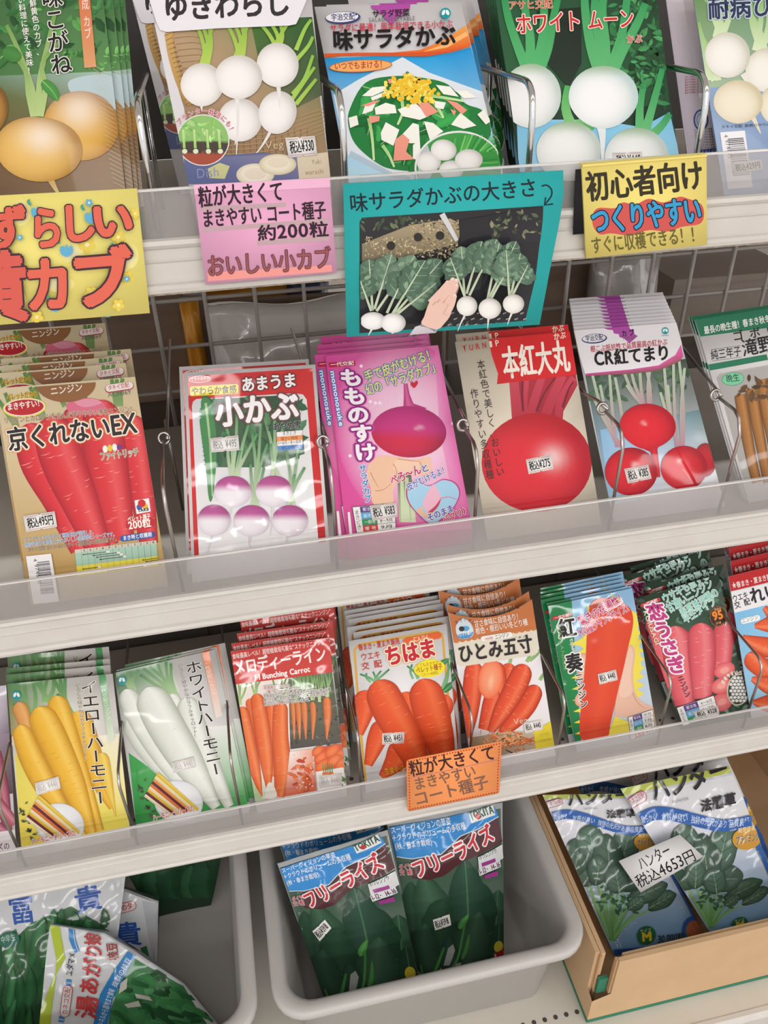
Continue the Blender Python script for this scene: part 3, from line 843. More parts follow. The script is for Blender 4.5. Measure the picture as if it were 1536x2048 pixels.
bx = empty('cardboard_box', (0.51, 0.392, ZB + .0004)); tag(bx, 'open brown cardboard box holding the blue and white spinach seed bags', 'cardboard box')
bx0, bx1, by0, by1, bz = 0.306, 0.720, 0.392, 0.755, 0.300
L = lambda x, y, z: (x - .51, y - .392, z - ZB)
m = MB(); m.box(L(bx0, by0, ZB + .0004), L(bx1, by1, ZB + .004)); m.build('box_floor', 'kraft_card', bx)
m = MB(); m.box(L(bx0 + .022, by0, ZB + .004), L(bx1, by0 + .005, bz)); m.box(L(bx0 + .030, by0 + .0055, ZB + .004), L(bx1 - .006, by0 + .010, bz - .003)); m.build('front_panel', 'kraft_card', bx)
m = MB(); m.box(L(bx0, by0 + .014, ZB + .004), L(bx0 + .005, by1, bz + .002)); m.box(L(bx0 + .006, by0 + .012, ZB + .004), L(bx0 + .011, by1 - .006, bz + .001)); m.build('side_panel', 'kraft_card', bx)
m = MB(); m.box(L(bx1 - .005, by0 + .006, ZB + .004), L(bx1, by1, bz + .045)); m.build('side_panel', 'kraft_card', bx)
m = MB(); m.box(L(bx0 + .012, by1 - .005, ZB + .004), L(bx1 - .006, by1, bz)); m.build('back_panel', 'kraft_card', bx)
# lower half of the torn corner
m = MB(); m.add([L(bx0, by0 + .014, ZB + .004), L(bx0, by0 + .0, ZB + .004), L(bx0 + .022, by0, ZB + .004), L(bx0 + .022, by0, ZB + .060), L(bx0, by0, ZB + .052), L(bx0, by0 + .014, ZB + .058)],
                [(0, 1, 4, 5), (1, 2, 3, 4)]); m.build('corner_fold', 'kraft_card', bx)
m = MB(); m.box(L(bx0 + .004, by0 + .010, ZB + .058), L(bx0 + .0065, by0 + .026, bz)); m.box(L(bx0 + .019, by0 + .0015, ZB + .058), L(bx0 + .0215, by0 + .006, bz)); m.build('torn_edge', 'kraft_edge', bx)
m = MB(); m.box(L(bx0 + .007, by0 + .006, ZB + .055), L(bx0 + .018, by0 + .010, ZB + .085)); g = m.build('corner_tape', 'green_print', bx); g['label'] = 'green tape scrap in the torn corner'
m = MB(); m.box(L(bx0 + .0, by0 - .0003, ZB + .001), L(bx1, by0 - .00005, ZB + .008)); m.box(L(bx0 - .0003, by0, ZB + .001), L(bx0 - .00005, by1, ZB + .008)); m.build('printed_band', 'green_print', bx)
# ------------------------------------------------------------------ small printing helpers
def capsule(s, p0, p1, r, col):
    p0, p1 = np.array(p0, float), np.array(p1, float); a = math.atan2(*(p1 - p0)[::-1]); pts = []
    for i in range(9): t = a + math.pi / 2 + math.pi * i / 8; pts.append(p0 + r * np.array([math.cos(t), math.sin(t)]))
    for i in range(9): t = a - math.pi / 2 + math.pi * i / 8; pts.append(p1 + r * np.array([math.cos(t), math.sin(t)]))
    s.poly(pts, col)
def arc_text(s, st, c, r, a0, a1, h, col, **kw):
    n = len(st)
    for i, ch in enumerate(st):
        a = math.radians(a0 + (a1 - a0) * (i + .5) / n); w = r * math.radians(abs(a1 - a0)) / n * .47
        m = np.array([c[0] + r * math.cos(a), c[1] + r * math.sin(a)]); t = np.array([-math.sin(a), math.cos(a)]) * (1 if a1 > a0 else -1)
        s.text(ch, m - t * w, m + t * w, h, col, **kw)
def mark(s, x, y, r, col='1f9aa0'):
    """round two-leaf mark"""
    s.ell(x, y, r, r, 0, col, 20, 1)
    for k in (-1, 1): s.ell(x + k * r * .36, y - r * .12, r * .30, r * .52, -k * 24, 'f4f4f2', 14, 1)
    s.ell(x, y + r * .15, r * .10, r * .6, 0, col, 8, 1)
    s.text('MIKADO', (x - r, y + r * 1.55), (x + r, y + r * 1.5), r * .42, col)
def sticks(s, fan, cols, w):
    """vegetable sticks; fan: list of (p0, p1)"""
    for (a, b), c in zip(fan, cols): s.strip([a, b], [w, w * .75], lambda t, q, c=lin(c): c * (1 - .18 * (q > .3)), 3)
def blades(s, base, tips, w, col, col2, seed=1):
    rnd = random.Random(seed)
    for t in tips:
        b = (base[0] + rnd.uniform(-w, w), base[1]); m = ((b[0] + t[0]) / 2 + rnd.uniform(-w, w), (b[1] + t[1]) / 2)
        s.stroke([b, m, t], w, w * .7, col, col2)
def sowing_table(s, q, rows, side='まきどき'):
    """q: TL TR BR BL"""
    Q = [np.array(p, float) for p in q]; P = lambda u, v: (Q[0] * (1 - u) + Q[1] * u) * (1 - v) + (Q[3] * (1 - u) + Q[2] * u) * v
    s.poly([P(-.012, -.02), P(1.012, -.02), P(1.012, 1.02), P(-.012, 1.02)], '3a3a40'); s.poly([P(0, 0), P(1, 0), P(1, 1), P(0, 1)], 'f2f1ee')
    H = np.linalg.norm(Q[3] - Q[0]); n = len(rows)
    s.text(side, P(.08, .12), P(.08, .9), H * .2, '303038', vert=True)
    for i, (a, c, b) in enumerate(rows):
        v0, v1 = i / n, (i + 1) / n
        s.poly([P(.17, v0 + .01), P(.55, v0 + .01), P(.55, v1 - .01), P(.17, v1 - .01)], c)
        s.text(a, P(.22, v1 - .2 / n), P(.5, v1 - .2 / n), H / n * .6, 'f6f6f4'); s.text(b, P(.62, v1 - .2 / n), P(.94, v1 - .2 / n), H / n * .55, '303038')
        s.stroke([P(.17, v1), P(1, v1)], H * .012, H * .012, '55555a', sm=False)
V = dict(A=(0, 0, 2.954), B=(480, 0, 2.954), C=(960, 0, 2.667), D=(0, 630, 2.954), E=(480, 630, 2.954), F=(960, 560, 2.667), G=(0, 1180, 3.072), H=(440, 1130, 3.072), I=(840, 1100, 3.84), J=(1060, 1060, 3.227), K=(0, 1640, 2.844), L=(480, 1580, 2.477), N=(1040, 1480, 3.097))
WT = ('f4f2f0', 'c9c4bf')

# ------------------------------------------------------------------ top shelf
# yellow turnips
p = Packet('turnip_seed_packet', Z1, V['A'], ((-390, -230), (583, -230), (752, 1215), (-225, 1290)), body='4a6b40')
p.poly([(-420, -250), (620, -250), (680, 420), (-300, 460)], ['2c4a2c', '3a6038', '5f9058', '3f6a3c'])
p.poly([(-300, 460), (680, 420), (720, 760), (-260, 820)], ['4a6a40', 'a8c4b8', '8a7a52', '5a4a30'])
p.blob([(420, 470), (660, 450), (690, 640), (560, 600), (430, 560)], 'b9ccd2')
p.poly([(-260, 800), (700, 700), (760, 1250), (-230, 1300)], ['6a4a30', '8a6440', '9c8468', '5c4432'])
p.foliage((-380, -220, 600, 330), 150, ['3f7a40', '2f6234', '5a9a50', '447a48', '27502c'], 120, 3)
p.foliage((300, 300, 650, 420), 22, ['4f8f4a', '6fae60'], 60, 4)
p.turnip(480, 745, 225, 205, 6, 'e2b04a', 'a9752c', hi=(-.1, -.45, .3))
p.turnip(-60, 640, 110, 150, 0, 'b98a40', '7a5526')
p.turnip(-140, 900, 150, 180, 0, 'c89a48', '80602c')
for a in ([(215, 690), (190, 520), (110, 300), (40, 150)], [(235, 690), (235, 480), (290, 240), (330, 60)], [(200, 690), (170, 560), (150, 420), (60, 300)], [(240, 690), (270, 520), (250, 380), (350, 250)]):
    p.stroke(a, 38, 22, 'b9d08a', '6f9a50')
p.leaf([(250, 480), (310, 540), (345, 600)], 70, '4f9a4a', 'a8cc88')
p.leaf([(60, 300), (-40, 380), (-120, 420)], 90, '3f7a40', '9ac080')
p.leaf([(20, 300), (90, 330), (130, 330)], 90, '4a8a44')
p.stroke([(300, 1060), (325, 1110), (350, 1150)], 40, 12, 'd0a860', 'e0d0a0')
p.turnip(232, 880, 258, 196, 6, 'ecc06a', 'b07f38', hi=(.05, -.35, .22), flat=.06)
p.poly([(446, -230), (512, -230), (570, 400), (500, 405)], ['d4502c', 'd4502c', 'dca070', 'dca070'])
p.text('新種育成　カブ', (482, -215), (524, 238), 44, 'f3ece4', vert=True)
p.text('味こがね', (300, -75), (372, 452), 128, '241f1e', bold=.018, out=[(.055, 'f0eee8')], vert=True)
p.text('やさしい鮮黄色のカブ、', (168, -190), (240, 335), 42, 'f4f2ec', vert=True, bold=.01)
p.text('幅広い料理に使えて美味！', (112, -110), (188, 445), 42, 'f4f2ec', vert=True, bold=.01)
for i in range(26): p.stroke([(545 + i * 5, 380 + i * 28), (640 + i * 4, 440 + i * 27)], 1.6, 1.6, 'd8d2b8', sm=False)
p.finish('front yellow turnip seed packet at the left end of the top shelf')
stack(p, [(0, -12), (-8, -22), (-16, -32)], '{} packet from the front in the yellow turnip stack, only its right edge showing', 'yellow turnip packets', rolls=[-.5, -.9, -1.3])

# white turnips in a basket
p = Packet('turnip_seed_packet', Z1, V['B'], ((-548, -60), (418, -60), (532, 1040), (-308, 1065)), body='dddade', lean=27, mat='printed_paper')
p.poly([(-470, 150), (410, 100), (520, 940), (-330, 960)], ['b79a78', '5a7a40', 'a08464', '8a6c4e'])
p.poly([(60, 120), (425, 100), (490, 560), (330, 640), (120, 400)], ['47702f', '2f5a2c', '4a5a38', '6a6a4a', '40602f'])
for i in range(13): p.stroke([(-395 + i * 9, 190 + i * 36), (-300 + i * 12, 180 + i * 36), (-200, 200 + i * 34)], 5, 4, '8f7048')
for i in range(18): p.stroke([(-250 + i * 38, 760), (-240 + i * 38, 930)], 4, 4, '7a5c3c')
for i in range(7): p.stroke([(-280, 760 + i * 26), (150, 740 + i * 26), (500, 640 + i * 24)], 6, 6, 'b08f62')
p.stroke([(-425, 195), (-405, 330), (-355, 500), (-290, 620)], 58, 50, 'c09658', 'a97c42')
for i in range(16): p.stroke([(-450 + i * 8.6, 215 + i * 27), (-405 + i * 8.6, 200 + i * 27)], 5, 5, '8a6230', sm=False)
p.poly([(-540, 130), (-440, 160), (-425, 330), (-330, 640), (-290, 900), (-300, 1080), (-560, 1080)], 'd9d6da')
p.stroke([(-425, 195), (-405, 330), (-355, 500), (-290, 620)], 44, 36, 'c8a264', 'b08848')
for i in range(16): p.stroke([(-446 + i * 8.6, 215 + i * 27), (-408 + i * 8.6, 198 + i * 27)], 5, 5, '94703c', sm=False)
for b, tips in (((-205, 390), [(-265, 120), (-235, 120), (-190, 130), (-150, 120)]), ((-8, 350), [(-90, 120), (-50, 110), (0, 110), (60, 120), (30, 120)]), ((215, 300), [(100, 120), (160, 110), (230, 120), (300, 110)])):
    blades(p, b, tips, 26, 'b4d05a', '7fae3c', 5)
for t in ([(330, 300), (380, 180), (420, 120)], [(330, 360), (400, 280), (430, 220)], [(300, 600), (370, 500), (440, 400)], [(310, 560), (380, 470), (430, 330)], [(330, 620), (410, 520), (450, 470)]): p.stroke(t, 26, 18, 'a6cc54', '86b844')
p.turnip(-223, 505, 128, 128, 0, *WT, tail=[(-228, 620), (-225, 660)], point=.1)
p.turnip(0, 712, 130, 128, 0, *WT, tail=[(-20, 800), (-30, 860)])
p.turnip(222, 668, 112, 128, 12, *WT, tail=[(190, 760), (140, 850), (80, 930)], tw=22)
p.turnip(222, 388, 124, 132, -10, *WT, tail=[(225, 505), (232, 570), (234, 640)], tw=30)
p.turnip(-8, 460, 140, 130, 0, *WT, tail=[(-18, 570), (-12, 700), (-22, 940)], tw=26, point=.06)
p.poly([(-330, 940), (120, 905), (345, 920), (355, 1075), (-320, 1090)], ['5f6896', '4f5a8a', '8a86a0', '6a6c98', '5a6494'])
p.ell(90, 1035, 112, 66, 0, lambda x, y, r: mix('f6f1e2', 'd8cdb0', r ** 3)); p.ell(90, 1030, 66, 36, 0, 'e9dccb', 20, 2)
p.ell(222, 975, 110, 62, 0, lambda x, y, r: mix('f2ecd8', 'd2c5a2', r ** 3)); p.ell(222, 965, 62, 30, 0, 'e6d9c4', 20, 2)
p.poly([(-190, 1000), (-120, 965), (-60, 985), (-90, 1060), (-180, 1055)], 'c9c890')
p.poly([(335, 925), (530, 900), (560, 1100), (352, 1100)], 'dccdb4')
p.text('Yuki', (424, 978), (482, 972), 34, '9c7c60'); p.text('warashi', (385, 1040), (495, 1030), 34, '9c7c60')
p.text('Veg', (150, 890), (262, 882), 52, 'd2bd9a'); p.text('Dish', (-255, 1062), (-120, 1050), 66, '8c93b8')
p.ell(-218, 832, 156, 152, 0, 'f0eeec', 36, 2)
p.ell(-218, 832, 150, 146, 0, lambda x, y, r: '8fc070' if y < .05 else ('4a4038' if y < .5 else 'a8503c'), 40, 10)
p.foliage((-330, 720, -110, 830), 34, ['a4d47c', '84c060', 'b6e08e', '6fae54'], 62, 9)
for x in (-330, -265, -190, -120): p.stroke([(x - 6, 770), (x + 2, 880)], 12, 16, 'c8e49c', 'a0d070'); p.ell(x + 4, 898, 16, 15, 0, 'dfeacb', 10, 1)
p.ring(-218, 832, 153, 149, 0, 5, 'f0eeec')
arc_text(p, 'プランター栽培にも！', (-218, 850), 172, 216, 342, 34, 'c02a48', out=[(.07, 'f4f2f2')], bold=.02)
p.poly([(-560, -80), (430, -80), (345, 120), (330, 150), (290, 158), (-140, 175), (-430, 196), (-470, 185), (-492, 140)], 'e8e5ec')
p.text('ゆきわらし', (-450, 132), (300, 100), 172, '302b30', bold=.034)
p.sticker(((265, 820), (440, 808), (456, 920), (287, 938)), '税込¥330')
p.finish('front white turnip basket seed packet with pink lettered card below, top shelf')
stack(p, [(-62, -8)], '{} packet of the basket turnip pair, peeking out behind on the left', 'basket turnip packets', rolls=[2.0], ref='TL')

# salad
p = Packet('turnip_seed_packet', Z1, V['B'], ((440, 40), (1305, 18), (1536, 975), (640, 1055)), lean=34, body='eae9ed', mat='printed_paper')
p.poly([(495, 345), (800, 332), (1100, 336), (1250, 312), (1365, 278), (1560, 1000), (630, 1080)], ['1c96d8', '2aa4e2', '2aa4e2', '1c96d8', '1c96d8', 'a9d6ee', 'bfe2f2'])
p.poly([(960, 338), (1120, 430), (1440, 545), (1490, 780), (1400, 900), (1000, 1068), (900, 1050), (640, 925), (580, 690), (552, 560), (700, 470)], 'dfe6ee')
p.poly([(640, 925), (900, 1050), (1000, 1068), (1010, 1045), (900, 1020), (655, 890)], 'b4c8d8')
def in_ell(s, cx, cy, rx, ry, n, cols, size, seed, lo=.5):
    rnd = random.Random(seed)
    for k in range(n):
        a, r = rnd.uniform(0, 6.283), math.sqrt(rnd.random()); x, y = cx + rx * r * math.cos(a), cy + ry * r * math.sin(a)
        t = rnd.uniform(0, 6.283); l = size * rnd.uniform(lo, 1)
        s.leaf([(x - l * .5 * math.cos(t), y - l * .5 * math.sin(t)), (x + l * .1, y - l * .08), (x + l * .5 * math.cos(t), y + l * .5 * math.sin(t))], l * .42, rnd.choice(cols), rnd.choice([None, 'bfe0a8']), lob=.25, seed=seed + k)
p.blob([(650, 640), (740, 490), (900, 450), (1080, 460), (1230, 500), (1330, 610), (1440, 660), (1480, 800), (1350, 880), (1100, 1000), (900, 1000), (790, 950), (680, 850), (640, 740)], '257f3e')
in_ell(p, 1050, 730, 400, 250, 46, ['2f9a4a', '1f7f3a', '3fae56', '2a8f44', '1a6e34'], 190, 21)
for t in ([(760, 700), (780, 820), (790, 950)], [(1060, 560), (1200, 580), (1320, 600)], [(950, 560), (960, 660), (930, 740)], [(840, 860), (880, 920), (910, 990)], [(1140, 600), (1180, 660), (1200, 700)]): p.stroke(t, 22, 12, '9ad07a', 'cfe8b0')
for q in ([(720, 570), (780, 520), (870, 510), (850, 540), (780, 572)], [(795, 640), (860, 610), (915, 625), (925, 672), (800, 680)], [(930, 650), (1035, 610), (1115, 690), (1060, 712), (960, 690)], [(1155, 505), (1240, 515), (1290, 575), (1200, 560)], [(1245, 740), (1300, 670), (1395, 745), (1320, 765)], [(830, 790), (860, 725), (940, 770), (905, 865), (835, 830)], [(955, 800), (1020, 730), (1055, 740), (1062, 850), (1000, 850)], [(1085, 720), (1140, 730), (1200, 780), (1120, 830)], [(640, 700), (690, 685), (700, 740), (650, 760)], [(1270, 540), (1340, 540), (1400, 580), (1320, 585)], [(1400, 680), (1440, 650), (1480, 720), (1450, 740)], [(1020, 860), (1060, 830), (1070, 960), (1020, 940)], [(740, 620), (800, 615), (780, 660), (720, 680)], [(1150, 600), (1215, 610), (1200, 650), (1150, 640)], [(770, 580), (860, 545), (880, 560), (780, 600)]):
    p.poly(q, 'eeefe4'); p.poly([np.array(a) * .96 + np.mean(q, 0) * .04 for a in q], 'f5f5ec')
for q in ([(1045, 610), (1110, 610), (1170, 665), (1100, 695)], [(915, 830), (960, 795), (1000, 830), (980, 900), (1030, 945), (905, 955)], [(710, 630), (790, 600), (830, 600), (760, 632)], [(1215, 595), (1280, 610), (1340, 655), (1310, 680)], [(760, 690), (825, 690), (820, 720), (765, 735)], [(870, 475), (920, 462), (925, 490), (880, 500)], [(1240, 650), (1275, 660), (1262, 690)]): p.poly(q, ['ee9a86', 'e88470', 'f0a894', 'e88a76'][:1] * len(q))
rnd = random.Random(4)
for c in ('f2cc38', 'f7e068', 'ecc030'): p.dots([(rnd.gauss(990, 62), rnd.gauss(525, 30)) for _ in range(70)] + [(rnd.uniform(1010, 1140), rnd.uniform(540, 610)) for _ in range(14)], 13, c, 5)
p.poly([(494, 322), (700, 316), (900, 316), (1060, 300), (1200, 245), (1330, 158), (1362, 278), (1250, 312), (1100, 338), (800, 334), (600, 334), (500, 346)], ['d8602a', 'e8742e', 'e8742e', 'e87a30', 'ee9040', 'f2a04c', 'e0622a', 'd8502a', 'd8582a', 'd8582a', 'd8582a', 'd8582a'])
p.poly([(1080, 312), (1215, 262), (1335, 190), (1345, 215), (1225, 285)], 'f6b874')
p.poly([(768, 38), (1006, 30), (1000, 66), (962, 76), (958, 98), (930, 106), (893, 152), (852, 112), (846, 90), (812, 82), (806, 62), (780, 58)], 'b04da4')
p.ell(606, 110, 104, 36, -3, '3a3f78', 36, 1); p.ell(602, 107, 96, 30, -3, 'eae9ed', 36, 1)
p.text('宇治交配', (538, 130), (678, 122), 42, '30346a', bold=.02); p.ell(684, 92, 6, 6, 0, '3a3f78', 8, 1)
p.text('サラダ野菜', (780, 110), (1002, 101), 44, '2a2428', bold=.025); p.text('SALAD VEGETABLE', (760, 139), (1034, 128), 30, '6a646c')
mark(p, 1212, 84, 32)
p.text('サラダに最適！周年栽培できる小かぶ', (530, 198), (1256, 170), 48, 'c4344c', bold=.012)
p.text('味サラダかぶ', (548, 305), (1276, 272), 122, '1d191c', bold=.036)
p.ell(712, 396, 186, 36, -3, 'c86a34', 36, 1); p.ell(712, 396, 180, 32, -3, 'f0ac66', 36, 1); p.text('いつでもまける！', (556, 420), (862, 406), 46, 'b0402c', bold=.02)
p.ell(1290, 1000, 262, 222, 0, 'f0f0f0', 48, 1); p.ell(1290, 1000, 250, 210, 0, '3f9a48', 48, 1)
for i in range(20): p.stroke([(1230 + i * 14, 900), (1230 + i * 20, 800 + (i - 8) ** 2 * .6)], 12, 9, random.Random(i).choice(['56b45a', '3a9a44', '7cc86a', '2f8a3c']))
for i in range(10): p.stroke([(1380, 930 + i * 14), (1520, 900 + i * 22)], 12, 10, random.Random(i + 40).choice(['56b45a', '3a9a44', '2f8a3c']))
p.poly([(1050, 930), (1100, 850), (1150, 980), (1120, 1060), (1050, 1060)], 'bcc4c8')
p.turnip(1245, 1010, 72, 56, 0, *WT); p.turnip(1112, 962, 72, 62, 0, *WT, tail=[(1090, 1015), (1070, 1035)]); p.turnip(1200, 893, 76, 62, 8, *WT, tail=[(1165, 935), (1155, 945)]); p.turnip(1348, 950, 82, 62, 0, *WT, tail=[(1330, 1000), (1310, 1012)])
p.ring(1290, 1000, 256, 216, 0, 7, 'f2f2f2')
p.finish('front salad plate turnip seed packet above the teal card, top shelf')
stack(p, [(22, -10), (48, -28), (66, -42)], '{} packet of the salad plate stack, orange stripe showing at the right', 'salad plate packets', rolls=[0, -.8, -1.6])

# tall white turnips, blue ground
p = Packet('turnip_seed_packet', Z1, V['C'], ((75, -60), (935, -60), (1060, 840), (210, 900)), lean=32, body='2c4434', mat='printed_paper')
p.poly([(60, -80), (950, -80), (1010, 560), (180, 600)], ['2a5a3c', '24402c', '2c5238', '33603f'])
p.foliage((700, -60, 1000, 560), 190, ['2f6a40', '3a7f4c', '26522f', '4a9458', '1f4228', '2a5a36'], 84, 12)
p.foliage((330, 120, 430, 280), 10, ['2f6a40', '3a7f4c'], 70, 13)
p.poly([(300, 60), (540, 40), (540, 340), (470, 470), (360, 340)], ['22301f', '1f2a20', '26302a', '2a3a2c', '24342a'])
p.poly([(195, 650), (380, 640), (620, 640), (860, 680), (1010, 600), (1070, 860), (205, 920)], ['7cc0e2', '8accec', '9ad4f0', '8accec', '7cc0e2', '9ad2ee', '9ad2ee'])
for t in ([(640, 400), (590, 250), (560, 60), (556, -70)], [(650, 400), (640, 240), (610, 80), (620, -70)], [(665, 400), (665, 240), (650, 60), (670, -70)], [(690, 400), (720, 300), (760, 160), (790, -70)], [(700, 400), (750, 290), (840, 120), (880, 20)]): p.stroke(t, 62, 36, '66bc78', '34965a')
for t in ([(250, 380), (200, 250), (150, 100), (120, -60)], [(265, 380), (265, 200), (240, 60), (250, -70)], [(290, 380), (330, 220), (340, 60), (330, -70)], [(310, 390), (360, 260), (390, 100), (420, -40)]): p.stroke(t, 56, 34, '5cb872', '2f9054')
for t in ([(490, 680), (455, 580), (470, 460)], [(510, 680), (560, 650), (590, 700)]): p.stroke(t, 56, 40, '8acc80', '4fae60')
for t in ([(850, 700), (850, 580), (870, 450)], [(880, 700), (920, 560), (970, 370)], [(900, 730), (960, 680), (1010, 610)]): p.stroke(t, 50, 30, '6cc07c', '34985a')
p.foliage((790, 330, 940, 470), 14, ['2f6a40', '44905a'], 60, 14)
G = dict(top=-.62, topc='a8cf9c')
p.turnip(270, 515, 160, 172, 0, 'f7f7f8', 'c4d2cc', **G)
p.turnip(655, 522, 186, 168, 0, 'f9f9fb', 'bfd3d3', tail=[(640, 660), (650, 740), (650, 890)], tw=58, point=.12, **G)
p.turnip(470, 810, 172, 158, 0, 'f6f7f6', 'c0ccc4', **G)
p.turnip(832, 848, 172, 164, 0, 'f7f8f8', 'c2d0ca', **G)
p.text('アサヒ交配', (148, 58), (386, 48), 48, 'c85a3c', bold=.012, out=[(.05, 'e8d0bc')])
p.text('ホワイト', (190, 190), (540, 168), 112, 'cf2b30', bold=.02, out=[(.075, 'f6e6da')]); p.text('ムーン', (572, 166), (820, 154), 108, 'cf2b30', bold=.02, out=[(.075, 'f6e6da')])
p.text('かぶ', (778, 238), (864, 232), 46, 'c83c3c', out=[(.06, 'f0d8cc')], bold=.015)
p.sticker(((702, 818), (858, 812), (868, 892), (712, 902)), '税込¥440')
p.finish('front tall white turnip seed packet with red title, above the folded yellow card, top shelf')
stack(p, [(-16, -3), (-29, -6), (-42, -9), (-54, -13)], '{} packet of the tall white turnip stack, left edge showing', 'tall white turnip packets', ref='TL')

# pale packet turned back to front
q = Packet('turnip_seed_packet', Z1, V['C'], ((985, -60), (1640, -60), (1760, 1000), (1135, 1040)), y0=.536, lean=31, body='d6cbd2')
q.poly([(985, -60), (1075, -60), (1175, 560), (1195, 1000), (1130, 1000)], ['c4bac6', 'ded4d8', 'd8ccd2', 'd0c4cc', 'b8aebc'])
for i in range(7): q.text('種まき時期と育て方の', (1092, 418 + i * 14), (1200, 410 + i * 14), 11, 'b05a64')
q.ring(1178, 640, 36, 52, 0, 9, '44588e', 26); q.ring(1178, 640, 22, 34, 0, 7, '8a9ac0', 22)
for i in range(8): q.text('よく育ちやすい品種です。', (1140 + i * 2, 700 + i * 14), (1270 + i * 2, 690 + i * 14), 11, '4a4650')
q.poly([(1165, 800), (1300, 788), (1308, 818), (1170, 830)], '3a4a86'); q.text('くらしに野菜', (1180, 824), (1290, 812), 20, 'f0f0f4')
q.barcode([(1150, 770), (1150, 770), (1260, 762), (1260, 762)]) if False else None
q.finish('pale packet turned back to front, left of the barcode turnip packet, top shelf', group=None)

# white turnips with barcode
p = Packet('turnip_seed_packet', Z1, V['C'], ((1130, -60), (1900, -60), (2000, 1000), (1300, 1030)), lean=31, body='93abd0')
p.poly([(1130, -80), (1900, -80), (1960, 420), (1200, 470)], ['5f8a4a', '4f7f4a', '9ab8b0', 'a8c0a0'])
for b, tips in (((1290, 200), [(1180, -40), (1230, -50), (1290, -60), (1340, -40)]), ((1500, 270), [(1400, 20), (1440, 10), (1500, 0), (1540, 10), (1590, 20)]), ((1250, 430), [(1170, 180), (1180, 250), (1160, 120)])): blades(p, b, tips, 34, 'dcebc4', '86b868', 6)
p.poly([(1200, 470), (1960, 420), (2010, 1030), (1300, 1060)], ['8fa8cc', '9cb4d8', '8098c4', '8fa8cc'])
p.turnip(1530, 375, 116, 118, 0, 'f4f2ea', 'cfcab8'); p.turnip(1700, 320, 120, 118, 0, 'f4f2ea', 'cfcab8')
p.turnip(1590, 560, 100, 110, 0, 'f0ead4', 'cfc4a2')
p.turnip(1318, 296, 120, 122, 0, 'f6f4ee', 'cdcabd', tail=[(1400, 395), (1430, 450), (1455, 500)], tw=34)
p.turnip(1375, 545, 132, 116, 0, 'f2ead6', 'd2c6a4', tail=[(1450, 620), (1475, 670), (1495, 715)], tw=30, point=.08)
p.text('耐病ひかり', (1214, 106), (1800, 76), 118, '2b3856', bold=.026, out=[(.07, 'c9d4e4')])
p.text('タキイ交配　耐病ひかりは登録品種', (1284, 688), (1640, 668), 18, '3c4660')
p.poly([(1278, 708), (1410, 698), (1452, 1000), (1320, 1010)], 'eeecf0')
p.barcode([(1320, 742), (1402, 736), (1446, 968), (1352, 974)], '2a2a30', 5, 30)
p.text('4 974635', (1296, 722), (1322, 850), 24, '3a3a42')
p.sticker(((1338, 872), (1498, 852), (1508, 908), (1350, 930)), '税込429円', lines=None, label='white price sticker seen through the clear rail')
p.finish('white turnip seed packet with a barcode at the right end of the top shelf')
